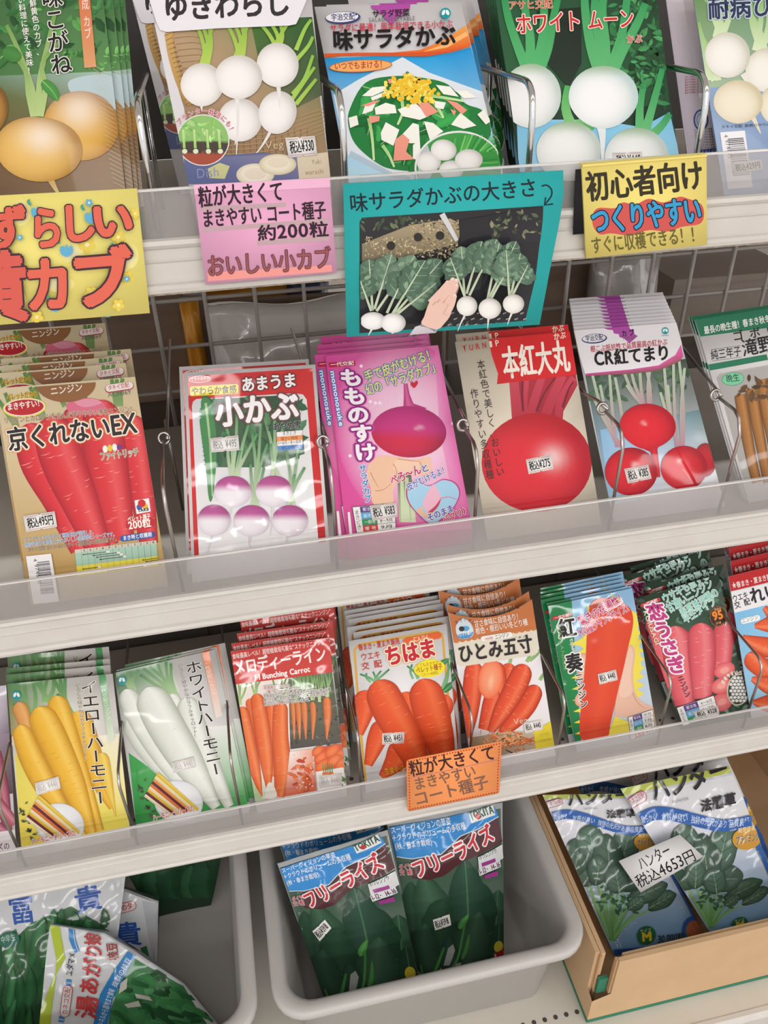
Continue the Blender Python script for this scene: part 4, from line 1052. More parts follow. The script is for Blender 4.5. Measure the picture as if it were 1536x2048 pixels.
# ------------------------------------------------------------------ middle shelf
def red_carrot_pack():
    p = Packet('carrot_seed_packet', Z2, V['D'], ((-30, 435), (798, 365), (975, 1480), (160, 1580)), lean=28, body='d9c9a6', mat='printed_paper')
    p.poly([(-30, 435), (798, 365), (975, 1480), (160, 1580)], ['ddcfae', 'd8c8a4', 'bf9f5e', 'b8924e'])
    for t in ([(30, 460), (70, 560), (100, 660)], [(178, 425), (215, 520), (250, 620)], [(205, 425), (235, 520), (262, 620)], [(660, 380), (672, 450), (690, 540)], [(690, 380), (690, 460), (700, 540)], [(725, 375), (712, 450), (712, 540)], [(505, 460), (505, 520), (520, 560)], [(360, 500), (385, 540)], [(-10, 500), (30, 560), (90, 650)]): p.stroke(t, 22, 34, '5f8a4a', '86a468')
    R = dict(base='d9333c', edge='a51c2a', light='ec6a6c', rcol='f2a49c')
    p.carrot([(770, 590), (800, 800), (840, 1050), (880, 1350)], [170, 180, 150, 110], seed=1, rings=20, **R)
    p.carrot([(170, 640), (230, 860), (350, 1100), (470, 1390)], [190, 230, 190, 110], seed=2, rings=22, **R)
    p.carrot([(470, 520), (500, 700), (560, 1000), (640, 1360)], [280, 300, 220, 120], seed=3, rings=16, **R)
    p.carrot([(600, 500), (610, 760), (660, 1040), (720, 1330)], [190, 260, 230, 150], seed=4, rings=24, **R)
    p.carrot([(290, 600), (370, 860), (480, 1120), (590, 1400)], [230, 260, 220, 140], seed=5, rings=24, **R)
    p.blob([(400, 520), (520, 490), (600, 510), (625, 560), (560, 590), (420, 580)], 'e0708c'); p.blob([(440, 510), (540, 494), (600, 520), (500, 545)], 'ea9ab0')
    pts = [(215 + 0, 424)] + [(388 + 178 * math.cos(a), 404 + 112 * math.sin(a)) for a in np.linspace(math.pi * .94, -.06, 18)]
    p.poly(pts, '96663f'); p.text('ニンジン', (300, 476), (492, 448), 50, 'f6efe4', bold=.02)
    p.capsule = None
    capsule(p, (645, 436), (766, 418), 25, 'b8434c'); capsule(p, (645, 433), (766, 415), 21, 'f2e6e2'); p.text('タキイ交配', (640, 446), (764, 426), 30, 'b83848', bold=.01)
    p.text('ACH069', (640, 488), (776, 470), 34, '6e675c')
    p.ell(145, 548, 128, 58, -4, 'f0dc4a', 36, 1); p.ell(145, 546, 121, 52, -4, 'f4f0e6', 36, 1); p.ell(145, 546, 114, 46, -4, 'c4262e', 36, 1)
    p.text('まきやすい！', (44, 566), (258, 538), 44, 'fbf6ee', bold=.03)
    p.text('ペレットだから', (42, 506), (226, 484), 40, '8a4a24', bold=.02, out=[(.09, 'f0d442')])
    p.text('リコピンとカロテンを含んだ作りやすい赤色ニンジン！', (24, 644), (800, 574), 40, '7c4034', bold=.01, out=[(.06, 'eee0c8')])
    p.text('京くれないEX', (52, 806), (822, 702), 138, '2a2021', bold=.034, out=[(.125, 'dd9a5c'), (.085, 'f6f0e6')]); p.text('エックス', (712, 596), (782, 586), 18, '3a3030')
    for i, (c, r) in enumerate((('b03a3a', 13), ('f0eee6', 15), ('e6c83a', 14), ('f0eee6', 15), ('6a3a8a', 16))): p.ell(594 + i * 28, 806 - (0, 14, 20, 24, 26)[i], r, r * (1 if i in (0, 4) else 1.5), -8, c, 12, 1)
    p.dots([(735 + i * 16, 794 + (i % 2) * 2) for i in range(5)], 6, 'b84a4a')
    p.text('ファイトリッチ', (594, 862), (822, 832), 52, '3f8a4c', bold=.02, out=[(.09, 'f2efe8')])
    p.poly([(795, 1095), (880, 1082), (891, 1160), (807, 1176)], 'f0f0f2'); p.ell(824, 1134, 17, 17, 0, '2f62b0', 16, 1); p.ell(858, 1130, 17, 17, 0, 'e8b430', 16, 1); p.ell(838, 1112, 23, 23, 0, 'd0262c', 20, 1)
    p.text('TAKII', (816, 1166), (880, 1156), 20, '24242c', bold=.05)
    capsule(p, (780, 1238), (872, 1226), 36, 'c4242e'); p.text('ペレット種子', (756, 1224), (892, 1204), 34, 'fbf6ee', bold=.03); p.text('200粒', (762, 1270), (896, 1250), 52, 'fbf6ee', bold=.03)
    capsule(p, (728, 1320), (898, 1297), 18, '2a58a6'); p.text('まき時と収穫期', (728, 1332), (900, 1308), 28, 'f2f4f8', bold=.02)
    p.text('ファイトリッチはタキイ種苗(株)が開発した、', (142, 1342), (570, 1292), 28, '4c8ecb', bold=.01, out=[(.06, 'eee4d0')]); p.text('機能性成分を豊富に含むおいしい健康野菜シリーズです。', (148, 1372), (692, 1306), 28, '4c8ecb', bold=.01, out=[(.06, 'eee4d0')])
    p.text('タキイ交配　京くれないはタキイ種苗(株)の登録商標です。', (164, 1402), (704, 1334), 28, '54483c', bold=.01, out=[(.05, 'e8dcc4')])
    Q = [np.array(a, float) for a in ((442, 1386), (924, 1330), (936, 1480), (460, 1542))]; P = lambda u, v: (Q[0] * (1 - u) + Q[1] * u) * (1 - v) + (Q[3] * (1 - u) + Q[2] * u) * v
    p.poly([P(0, 0), P(1, 0), P(1, .13), P(0, .13)], 'd6cfc0'); p.poly([P(0, .13), P(1, .13), P(1, .62), P(0, .62)], 'a9cdb9'); p.poly([P(0, .62), P(1, .62), P(1, 1), P(0, 1)], 'e6d846')
    for i in range(1, 13): p.stroke([P(i / 13, 0), P(i / 13, 1)], 1.5, 1.5, '7a8a70', sm=False)
    for i, t in enumerate(('5', '6', '7', '8', '9', '10', '11', '12', '1', '2', '3', '4')): p.text(t, P((i + 1.3) / 13, .12), P((i + 1.7) / 13, .12), 16, '4a463c')
    for v, a, b in ((.22, .1, .42), (.3, .22, .55), (.38, .26, .58), (.48, .3, .62), (.70, .82, 1), (.78, .86, 1), (.76, .08, .3), (.86, .3, .7), (.94, .38, .86), (.86, .05, .26)):
        p.stroke([P(a, v), P(b, v)], 3, 3, '34342c', sm=False); p.ell(*P(a, v), 4, 4, 0, '24241e', 8, 1)
        if b < 1: p.poly([P(b - .04, v - .035), P(b, v - .035), P(b, v + .035), P(b - .04, v + .035)], 'f2f0e6')
    p.poly([(156, 1424), (304, 1408), (352, 1690), (200, 1706)], 'f0eef0')
    p.barcode([(222, 1458), (294, 1450), (328, 1660), (246, 1668)], '26262c', 7, 34); p.text('4 974650', (196, 1440), (226, 1590), 26, '34343a')
    p.sticker(((140, 1186), (326, 1158), (341, 1250), (158, 1282)), '税込495円')
    return p
p = red_carrot_pack(); p.finish('front red carrot seed packet with gold ground at the left end of the middle shelf')
stack(p, [(-56, -82), (-74, -122), (-26, -165), (-178, -318)], '{} packet from the front in the red carrot stack on the middle shelf', 'red carrot packets')

# pink tipped turnips, red frame
p = Packet('turnip_seed_packet', Z2, V['D'], ((1088, 340), (1863, 292), (1945, 1345), (1130, 1445)), lean=27, body='f0eef0', mat='printed_film')
p.poly([(1108, 362), (1845, 314), (1926, 1340), (1148, 1440)], 'cd2a2c')
p.poly([(1134, 540), (1140, 512), (1160, 496), (1300, 488), (1740, 462), (1790, 470), (1812, 500), (1882, 1345), (1176, 1438)], ['d2d2d8', 'd2d2d8', 'd8d8dc', 'd8d8dc', 'dededf', 'dededf', 'dededf', 'eeeef0', 'eeeef0'])
p.poly([(1190, 500), (1760, 470), (1800, 820), (1560, 900), (1230, 900)], ['3a5a40', '2e4a38', '4a6a4c', '40604a', '4f7052'])
p.foliage((1210, 490, 1780, 860), 60, ['3f6f4a', '2f5a3c', '4f8058', '365f44'], 120, 31)
p.blob([(1190, 500), (1240, 505), (1270, 640), (1280, 820), (1260, 1060), (1235, 1090), (1215, 900), (1180, 640), (1190, 600)], '4a8a54'); p.stroke([(1215, 520), (1240, 750), (1255, 1070)], 16, 8, 'a8c89a')
for i in range(13): p.poly([(1192 + i * 2.2, 560 + i * 26), (1172 + i * 2.6, 572 + i * 26), (1196 + i * 2.2, 584 + i * 26)], '4a8a54')
for b, tips in (((1385, 960), [(1330, 640), (1400, 560), (1350, 700), (1470, 640), (1420, 800), (1520, 700)]), ((1505, 1140), [(1490, 700), (1540, 640), (1580, 760), (1480, 880), (1560, 900)]), ((1625, 960), [(1560, 600), (1620, 560), (1680, 640), (1600, 760)]), ((1715, 1140), [(1690, 800), (1760, 780), (1800, 900), (1740, 940)])): blades(p, b, tips, 22, 'c8d8b8', '4f8e58', 8)
PT = dict(base='f0ebf2', edge='cdbfcd', top=.02, topc='c0589c')
p.turnip(1375, 1042, 110, 92, 0, tail=[(1370, 1120), (1362, 1180)], tw=16, tailc='dcd4da', **PT); p.turnip(1618, 1040, 108, 92, 0, tail=[(1610, 1120), (1608, 1220), (1596, 1300)], tw=14, tailc='dcd4da', **PT)
p.turnip(1265, 1212, 98, 92, 0, tail=[(1255, 1290), (1245, 1340), (1225, 1410)], tw=16, tailc='dcd4da', **PT); p.turnip(1488, 1214, 106, 92, 0, tail=[(1480, 1290), (1475, 1340), (1480, 1400)], tw=16, tailc='dcd4da', **PT); p.turnip(1714, 1214, 106, 92, 0, tail=[(1700, 1300), (1690, 1370)], tw=16, tailc='dcd4da', **PT)
p.ell(1182, 380, 66, 21, -3, 'f2eeee', 30, 1); p.ell(1182, 380, 61, 17, -3, 'cd2a2c', 30, 1); p.text('サカタのタネ', (1128, 392), (1238, 384), 24, 'f6f2f2', bold=.03)
p.poly([(1122, 430), (1132, 422), (1398, 408), (1408, 416), (1408, 460), (1398, 466), (1134, 480), (1124, 474)], 'efd824'); p.text('やわらか食感', (1132, 476), (1400, 462), 50, '26201c', bold=.02)
p.text('あまうま', (1428, 456), (1756, 424), 86, 'f4f2f4', bold=.035, out=[(.11, '6a2a28')])
p.text('小かぶ', (1278, 660), (1772, 612), 168, 'f4f3f5', bold=.045, out=[(.10, '6f4a4c')])
p.text('サカタ', (1552, 668), (1604, 664), 20, '3a3a40'); p.text('交　配', (1552, 690), (1604, 686), 20, '3a3a40'); p.text('あやめ雪', (1612, 684), (1780, 670), 48, '26242a', bold=.03, out=[(.06, 'c9d0cc')])
p.poly([(1634, 692), (1784, 680), (1788, 790), (1640, 800)], 'f0eef0'); p.text('まきどき', (1668, 712), (1752, 706), 26, '34343c'); p.poly([(1635, 720), (1786, 708), (1787, 736), (1636, 748)], 'ee9a58'); p.text('暖かい地域', (1660, 742), (1760, 734), 22, '6a3a1c'); p.text('1～6月・8～10月', (1642, 768), (1782, 758), 22, '34343c'); p.poly([(1638, 774), (1787, 764), (1788, 790), (1640, 800)], '5c8ed0'); p.text('涼しい地域', (1662, 796), (1762, 786), 22, '1c2c50')
p.sticker(((1238, 728), (1408, 710), (1415, 798), (1250, 812)), '税込　¥495', ink='8a8a90', bold=.01)
p.finish('front pink tipped small turnip seed packet in a red frame, middle shelf')
stack(p, [(-40, -32)], '{} packet of the red framed turnip pair, peeking out behind on the left', 'red framed turnip packets')

# bright pink packet
p = Packet('turnip_seed_packet', Z2, V['E'], ((505, 240), (1170, 178), (1372, 1260), (630, 1315)), lean=32, body='dd4f9e', mat='printed_paper')
p.poly([(505, 240), (1170, 178), (1372, 1260), (630, 1315)], ['d8529f', 'e07ab4', 'e46aae', 'dc4a98'])
p.ell(990, 700, 420, 560, -12, lambda x, y, r: mix('f3cfe4', 'de62a8', min(1, r ** 2.2)), 40, 8)
p.poly([(1150, 180), (1175, 178), (1372, 1260), (1300, 1265), (1180, 700)], ['e07ab4', 'df70b0', 'dd5aa4', 'e36cae', 'e9a0cc'])
for i in range(5): p.stroke([(760 + i * 60, 560 - i * 10), (840 + i * 30, 500 - i * 20)], 3, 1, 'f4d8ea')
p.dots([(716, 302), (650, 832), (1258, 640), (770, 512), (800, 520), (826, 520)], 10, 'f8e6f2', 10)
p.strip([(978, 405), (985, 470), (995, 530), (1010, 580)], [22, 34, 60, 200], lambda t, a: mix('d66a9e', 'b02c78', abs(a)), 4)
p.turnip(997, 690, 222, 152, 3, base='cf2b4c', edge='981c40', top=.3, topc='c93a84', hi=(.26, -.18, .006))
p.poly([(930, 950), (1010, 930), (1040, 1225), (940, 1225)], ['6a5a4a', '5a5a48', 'c8d8a8', 'c0d4a0'])
for t in ([(955, 960), (960, 1090), (965, 1222)], [(985, 960), (985, 1090), (992, 1222)], [(1015, 1000), (1018, 1100), (1024, 1222)]): p.stroke(t, 20, 28, 'bcd0a0', 'dce8c4')
p.blob([(790, 845), (850, 832), (930, 838), (1010, 855), (1060, 850), (1120, 840), (1130, 880), (1128, 930), (1090, 945), (1010, 945), (950, 935), (925, 985), (905, 1040), (900, 1115), (790, 1118), (770, 1020), (748, 960), (755, 895)], 'eec2a4')
p.blob([(930, 850), (1010, 862), (1062, 872), (1066, 930), (1010, 945), (950, 930), (905, 905)], 'f2cdb2'); p.blob([(1068, 862), (1110, 844), (1130, 870), (1126, 905), (1090, 905), (1072, 890)], 'f0c4aa')
for t in ([(1062, 868), (1072, 900), (1066, 930)], [(905, 880), (925, 920), (920, 980)], [(800, 1040), (850, 1030), (905, 985)], [(770, 930), (800, 990), (820, 1020)], [(930, 850), (1000, 860), (1060, 866)]): p.stroke(t, 5, 2, 'c88a6c')
p.text('サラダカブ', (722, 885), (756, 1110), 48, '2a8cc4', bold=.03, out=[(.1, 'f4e4f0')], vert=True)
p.text('もものすけ', (645, 318), (752, 868), 132, 'f6f0f6', bold=.045, out=[(.13, '8f2280'), (.17, 'd46ab0')], vert=True, up=(1.0, -.08))
p.poly([(524, 284), (678, 271), (682, 299), (528, 311)], 'bc2244'); p.text('一代交配', (534, 307), (674, 295), 24, 'f6eef0', bold=.02)
p.text('momonosuke', (530, 332), (584, 662), 32, 'f0f4fa', bold=.02, out=[(.1, '3f7cc0')])
p.text('手で皮がむける！', (746, 400), (1160, 256), 68, 'ece27a', bold=.025, out=[(.09, '3f7fc0')]); p.text('幻の「サラダカブ」', (752, 478), (1186, 328), 66, 'ece27a', bold=.025, out=[(.09, '3f7fc0')])
p.blob([(1028, 432), (1008, 412), (1012, 394), (1028, 402), (1042, 388), (1050, 404)], 'cc3040')
heart = [(1130, 1240), (1050, 1180), (990, 1100), (985, 1020), (1040, 975), (1100, 1005), (1140, 1000), (1200, 970), (1270, 990), (1300, 1050), (1270, 1130), (1200, 1200)]
p.blob(heart, 'c43a86'); c0 = np.array([1140, 1090]); p.blob([c0 + (np.array(a) - c0) * .955 for a in heart], 'a6d2ec')
p.blob([(1080, 1120), (1100, 1060), (1140, 1000), (1165, 1030), (1185, 1080), (1150, 1130), (1110, 1165)], 'eeb8cc'); p.blob([(1110, 1165), (1150, 1130), (1185, 1085), (1170, 1130), (1130, 1170)], 'c83a5a'); p.stroke([(1180, 1085), (1230, 1075), (1280, 1090)], 7, 4, 'd88aa4'); p.blob([(1040, 1160), (1075, 1130), (1085, 1165), (1140, 1170), (1120, 1215), (1080, 1190)], 'ecc0a2')
p.text('ぺろ～ん', (900, 1010), (1075, 935), 62, 'c41c62', bold=.035, out=[(.1, 'f6eaf2')]); p.text('と', (1076, 936), (1122, 918), 48, '3a62b0', bold=.03, out=[(.1, 'f6eaf2')]); p.text('皮がむけるよ！', (994, 1042), (1236, 926), 48, '3a62b0', bold=.02, out=[(.1, 'f6eaf2')])
p.text('そのまま', (1114, 1222), (1268, 1158), 46, '3a62b0', bold=.03, out=[(.1, 'f6eaf2')]); p.text('パクリ♪', (1204, 1236), (1340, 1172), 46, 'c8283c', bold=.03, out=[(.1, 'f6eaf2')])
sowing_table(p, ((664, 1136), (912, 1112), (918, 1262), (690, 1286)), [('寒冷地', '5c3c8c', '7～8月'), ('高冷地', '58aee0', '7～8月'), ('一般地', '2c9a5c', '8～9月'), ('暖　地', 'd6443c', '9月')])
p.poly([(634, 1165), (648, 1163), (664, 1310), (646, 1312)], 'f0eef0')
p.sticker(((762, 1126), (922, 1108), (930, 1192), (780, 1216)), '税込　¥583')
p.finish('front bright pink seed packet with a hand holding a pink turnip, middle shelf')
stack(p, [(-52, 34), (-48, -30), (-50, -62), (-30, -110)], '{} packet from the front in the bright pink turnip stack', 'bright pink turnip packets', ref='TL')

# big red turnip on cream
p = Packet('turnip_seed_packet', Z2, V['F'], ((-133, 330), (478, 275), (628, 1180), (20, 1268)), lean=30, body='e8decb', mat='printed_paper')
p.poly([(160, 545), (510, 500), (520, 560), (445, 700), (440, 760), (180, 760), (190, 700)], ['a82a3c', 'b02a3a', 'b83040', '9a2436', 'b42838', 'b42838', '9a2234'])
for t, w in (([(200, 740), (190, 640), (180, 540)], 60), ([(270, 740), (290, 640), (330, 520)], 50), ([(340, 740), (390, 620), (440, 510)], 56), ([(420, 740), (430, 640), (500, 520)], 44), ([(240, 740), (240, 640), (250, 530)], 30)): p.stroke(t, w, w * .8, 'b02c3e', 'c8465a')
for t in ([(300, 700), (340, 610), (400, 520)], [(230, 700), (225, 610), (225, 540)], [(440, 680), (470, 590), (500, 540)]): p.stroke(t, 12, 8, '7a1c30')
p.turnip(302, 974, 294, 264, 0, base='dc2a38', edge='b21a2c', top=-.35, topc='cf1f2c', hi=(.28, -.1, .05))
p.poly([(46, 316), (478, 270), (516, 505), (90, 556), (96, 500), (62, 400)], ['d02226', 'd8262a', 'd8262a', 'c81e24', 'd02226', 'd02226'])
for i, ch in enumerate('TURNIP'):
    a = -90 + i * 34.5; c = 'c83a34' if a < 45 - 20 else 'efe2cc'; p.text(ch, (a, 385 - (a + 90) * .165), (a + 23, 381 - (a + 90) * .165), 36, c, bold=.02)
p.text('かぶ', (394, 322), (460, 310), 38, 'f4e6d4', bold=.03)
p.text('本紅大丸', (128, 528), (484, 486), 172, 'f6ece0', bold=.04)
p.text('本紅色で美しく、おいしい', (0, 426), (112, 1050), 44, '3a2a28', vert=True, bold=.004); p.text('作りやすい多収穫種', (-36, 580), (58, 1066), 44, '3a2a28', vert=True, bold=.004)
p.sticker(((243, 958), (378, 930), (391, 1008), (258, 1036)), '税込¥275')
p.finish('front cream seed packet with one huge red turnip, middle shelf')
stack(p, [(-10, -38)], '{} cream packet with the huge red turnip, top edge showing behind the front one', 'huge red turnip packets')

# three red turnips
p = Packet('turnip_seed_packet', Z2, V['F'], ((500, 270), (1045, 228), (1275, 1085), (690, 1175)), lean=33, body='e9e7ec')
p.poly([(560, 500), (1100, 420), (1290, 1085), (690, 1200)], ['4a5c4c', '3a4a3e', 'dfe6ec', 'a8c6e0'])
p.foliage((570, 480, 1110, 640), 60, ['4a6a50', '3a5542', '5a7a5a'], 70, 17)
p.poly([(640, 800), (1180, 690), (1290, 1090), (690, 1200)], ['8ebce0', '6a8a90', 'e2e6ea', 'a4cae8'])
p.poly([(760, 1160), (1100, 940), (1290, 1090), (700, 1200)], ['dce4ec', 'a8c4dc', 'e8eaee', 'c4dcee'])
for b, tips in (((745, 890), [(600, 510), (640, 560), (690, 500), (720, 520), (610, 640)]), ((890, 690), [(760, 470), (800, 460), (850, 460), (880, 450), (910, 450), (780, 560)]), ((1065, 890), [(980, 450), (1000, 560), (1030, 440), (1060, 430), (1090, 470), (960, 600)])): blades(p, b, tips, 20, 'b88a9c', 'b6ccb0', 4)
p.turnip(1200, 960, 60, 90, 0, 'c82434', '8a1424')
p.turnip(805, 1022, 140, 128, 0, 'df2a38', 'a01828', hi=(.12, -.28, .012))
p.turnip(1086, 1002, 124, 118, 0, 'df2a38', 'a81a2a', hi=(-.2, -.3, .01)); p.stroke([(1080, 1010), (1105, 1040), (1120, 1070)], 4, 3, 'f0a098')
p.strip([(905, 860), (925, 910), (942, 980), (952, 1052)], [150, 40, 24, 16], lambda t, a: mix('d82836', 'b01c2c', abs(a)), 4)
p.turnip(893, 782, 150, 122, 4, 'e22a38', 'ae1a2a', hi=(-.14, -.12, .006), point=.2)
p.poly([(486, 250), (1060, 210), (1082, 405), (1060, 420), (950, 470), (800, 490), (562, 508), (545, 460)], 'e9e7ec')
p.poly([(562, 500), (800, 478), (950, 456), (1040, 400), (1070, 345), (1082, 408), (1062, 436), (950, 486), (800, 502), (564, 512)], ['cc4a98', 'd2529e', 'd8589e', 'de62a4', 'e06aaa', 'd8529a', '8a5a48', '7a5a4a', '8a5a48', 'a04a6a'])
p.poly([(656, 257), (792, 247), (798, 262), (818, 266), (822, 290), (840, 300), (795, 338), (764, 312), (742, 306), (738, 290), (712, 286), (706, 268), (680, 266)], 'b04fa8')
p.ell(608, 314, 68, 26, -4, '3a3f78', 30, 1); p.ell(606, 312, 62, 21, -4, 'e9e7ec', 30, 1); p.text('宇治交配', (562, 330), (656, 320), 32, '30346a', bold=.02)
p.text('カ ブ', (754, 306), (822, 298), 36, '26202a', bold=.03); p.text('TURNIP', (758, 325), (826, 317), 20, '6a646c'); mark(p, 985, 272, 19)
p.text('根こぶ抵抗性で品質最高の紅かぶ', (588, 388), (998, 348), 36, 'bf3448', bold=.012)
p.text('CR紅てまり', (610, 464), (1016, 426), 84, '1d191c', bold=.036)
p.sticker(((765, 1008), (893, 984), (912, 1060), (785, 1086)), '税込　¥385')
p.finish('front seed packet with three red turnips and a purple arrow header, middle shelf')
stack(p, [(-8 * k, -18 * k) for k in range(1, 10)], '{} packet from the front in the purple arrow stack of red turnip packets', 'purple arrow red turnip packets')

# burdock
p = Packet('burdock_seed_packet', Z2, V['F'], ((1145, 212), (1760, 118), (1960, 970), (1400, 1075)), lean=33, body='eceaea')
p.poly([(1145, 212), (1900, 97), (1925, 205), (1175, 302)], '2c785a'); p.text('最長の晩生種！春まき秋冬どり', (1198, 290), (1610, 214), 42, 'f2f2ee', bold=.02)
p.text('ゴ　ボ　ウ', (1350, 328), (1590, 290), 56, '26262a', bold=.02)
p.stroke([(1232, 372), (1390, 350)], 2, 2, '34343a', sm=False); p.stroke([(1240, 432), (1396, 410)], 2, 2, '34343a', sm=False); p.text('純三年子', (1234, 428), (1396, 404), 54, '26262a', bold=.012); p.text('滝野川', (1404, 410), (1660, 364), 92, '26262a', bold=.02); p.text('たき　の　がわ', (1420, 338), (1640, 300), 20, '34343a')
p.poly([(1212, 452), (1528, 396), (1536, 426), (1222, 484)], '2c785a')
p.poly([(1262, 520), (1280, 498), (1900, 390), (2010, 960), (1408, 1070)], ['a9a6a4', 'b6b3b0', 'b6b3b0', 'c8c6c4', 'b0adaa'])
p.ell(1348, 528, 60, 36, -6, '5a8a70', 30, 1); p.ell(1348, 528, 57, 33, -6, '7ccaa2', 30, 1); p.text('晩生', (1314, 548), (1386, 538), 42, '2a4a3c', bold=.01)
BU = dict(base='a9733f', edge='6a4426', light='c89058', rcol='7a5230')
for i, (x, y) in enumerate(((1640, 500), (1590, 520), (1545, 520), (1500, 530), (1445, 580), (1385, 610))): p.carrot([(x, y), (x + 30, y + 180), (x + 60, y + 340), (x + 90, 1080)], [62, 62, 56, 52], seed=i, rings=34, caps=.15, **BU)
p.foliage((1375, 520, 1640, 640), 34, ['6a4e34', '55402c', '7f6444'], 70, 8)
p.finish('front burdock seed packet with a dark green header, right end of middle shelf')
stack(p, [(-10, -2), (-18, -5)], '{} packet of the burdock stack, left edge showing', 'burdock packets', ref='TL')
# ------------------------------------------------------------------ lowest shelf
# purple carrots, mostly outside the picture
p = Packet('carrot_seed_packet', Z3, V['G'], ((-560, 660), (38, 585), (100, 1590), (-500, 1700)), lean=31, body='dcd9de', mat='printed_film')
p.poly([(-20, 590), (38, 585), (60, 900), (0, 900)], ['d8d2dc', 'cfc8d4', '6a5a6a', '8a7a8a']); p.poly([(-560, 900), (60, 880), (80, 1250), (-530, 1320)], ['cfc8d2', '8a7888', '4a3442', '8a7a86'])
for i, (x, y) in enumerate(((-420, 900), (-300, 860), (-180, 880), (-60, 960))): p.carrot([(x, y), (x + 60, y + 260), (x + 120, y + 560)], [120, 110, 40], 'a04a60', '6a2438', 'c88898', 10, i, 'c8909c')
p.carrot([(-160, 1180), (-20, 1320), (90, 1440)], [110, 100, 70], 'b05a6c', '7a2c40', 'd8a0ac', 8, 7, 'c8909c'); p.carrot([(-200, 1330), (-60, 1440), (70, 1520)], [110, 100, 70], 'a8526a', '7a2c40', 'd8a0ac', 8, 8, 'c8909c')
p.poly([(-500, 1560), (96, 1470), (102, 1600), (-500, 1720)], 'e4dfe4'); p.text('ハーモニーシリーズの', (-330, 1650), (64, 1590), 44, '6a3048', bold=.02, out=[(.07, 'f2eef2')])
p.text('パープルハーモニー', (-150, 700), (-70, 1400), 100, '2a2028', vert=True, bold=.01)
p.finish('purple carrot seed packet cut by the left edge of the photo, lowest shelf')

PLATE = ['e6c64a', 'eee0b4', 'e89a4a', '6a2434', 'e07a3a', 'eee0b4', 'e0b83e', '702838', 'efe3c0']
def plate_of_sticks(p, dx, dy, red, r0, r1):
    p.foliage((120 + dx, 1300 + dy, 300 + dx, 1540 + dy), 26, ['3a4a34', '4a5a3c', '2e3a2c'], 46, 19)
    p.ell(370 + dx, 1440 + dy, 150, 132, 12, 'd2d4d8', 40, 1); p.ell(372 + dx, 1438 + dy, 141, 123, 12, lambda x, y, r: mix('f0f1f4', 'dfe1e6', r * r))
    in_ell(p, 350 + dx, 1400 + dy, 40, 40, 6, ['6aa05a', '8ab870'], 26, 5)
    fan = [((165 + dx + i * 9, 1395 + dy - i * 16), (330 + dx + i * 20, 1520 + dy - i * 4)) for i in range(9)]
    sticks(p, fan, PLATE[::-1], 26)
    p.text('ハーモニーシリーズの', r0, r1, 42, 'd4463a', bold=.02, out=[(.1, 'f4f1ee')])

# yellow carrots
p = Packet('carrot_seed_packet', Z3, V['G'], ((42, 578), (692, 515), (795, 1445), (130, 1565)), lean=29, body='eceae6')
p.poly([(560, 900), (740, 880), (800, 1450), (130, 1580), (90, 1000), (300, 1200)], ['eeeada', 'f0ecd6', 'eedc58', 'e6d04c', 'dccf60', 'e8dc78'])
p.poly([(42, 578), (380, 545), (470, 760), (300, 900), (70, 900)], ['4f7a4e', '9ab88a', 'dcdccc', '9a8a50', 'a09060'])
for b, tips in (((215, 790), [(60, 570), (100, 560), (150, 555), (200, 550), (80, 700)]), ((300, 690), [(210, 552), (250, 548), (290, 545), (330, 540)]), ((440, 770), [(330, 550), (370, 545), (400, 540), (350, 640)])): blades(p, b, tips, 30, '8fb87a', '4f8450', 12)
Y = dict(base='e8b436', edge='bd861f', light='f4d470', rcol='c98c28')
p.carrot([(110, 690), (150, 800), (190, 960)], [110, 90, 60], 'd99b58', 'b0722e', 'e8b878', 4, 1, 'c98c28')
p.carrot([(470, 745), (540, 960), (600, 1150), (690, 1340)], [170, 150, 110, 40], seed=3, **Y)
p.carrot([(340, 650), (410, 880), (500, 1150), (610, 1480)], [130, 140, 110, 60], seed=4, **Y)
p.carrot([(620, 1000), (650, 1150), (690, 1300), (712, 1390)], [90, 80, 30, 6], seed=8, base='e8c24a', edge='d0a038', light='f2dc7a', rings=3)
p.carrot([(120, 830), (190, 1020), (300, 1230), (430, 1420)], [110, 150, 140, 70], seed=5, **Y)
p.carrot([(230, 720), (330, 930), (450, 1200), (560, 1490)], [170, 190, 160, 70], seed=6, **Y)
p.poly([(470, 560), (620, 545), (640, 700), (560, 760), (500, 700)], 'eceae6') if False else None
p.poly([(607, 524), (648, 519), (706, 905), (668, 950)], ['2c9248', '2c9248', 'dfe6d4', 'dfe6d4'])
p.text('一代交配ニンジン', (632, 580), (672, 795), 34, 'e4efe0', vert=True)
p.text('イエローハーモニー', (545, 556), (622, 1320), 112, '211b1c', vert=True, bold=.012, out=[(.05, 'f0ead8')])
p.text('いろどり鮮やかなカラフルキャロット！', (478, 572), (532, 1052), 31, '38302c', vert=True, out=[(.05, 'efe9d8')])
mark(p, 103, 646, 28)
plate_of_sticks(p, 0, 0, None, (198, 1562), (470, 1508))
p.sticker(((216, 1182), (362, 1140), (376, 1214), (228, 1258)), '税込　¥440', ink='c2bfbf', lines='dcb8b8')
p.finish('front yellow carrot seed packet, lowest shelf, second design from the left edge')
stack(p, [(-16, -54), (-20, -92), (-24, -166)], '{} packet from the front in the yellow carrot stack', 'yellow carrot packets')

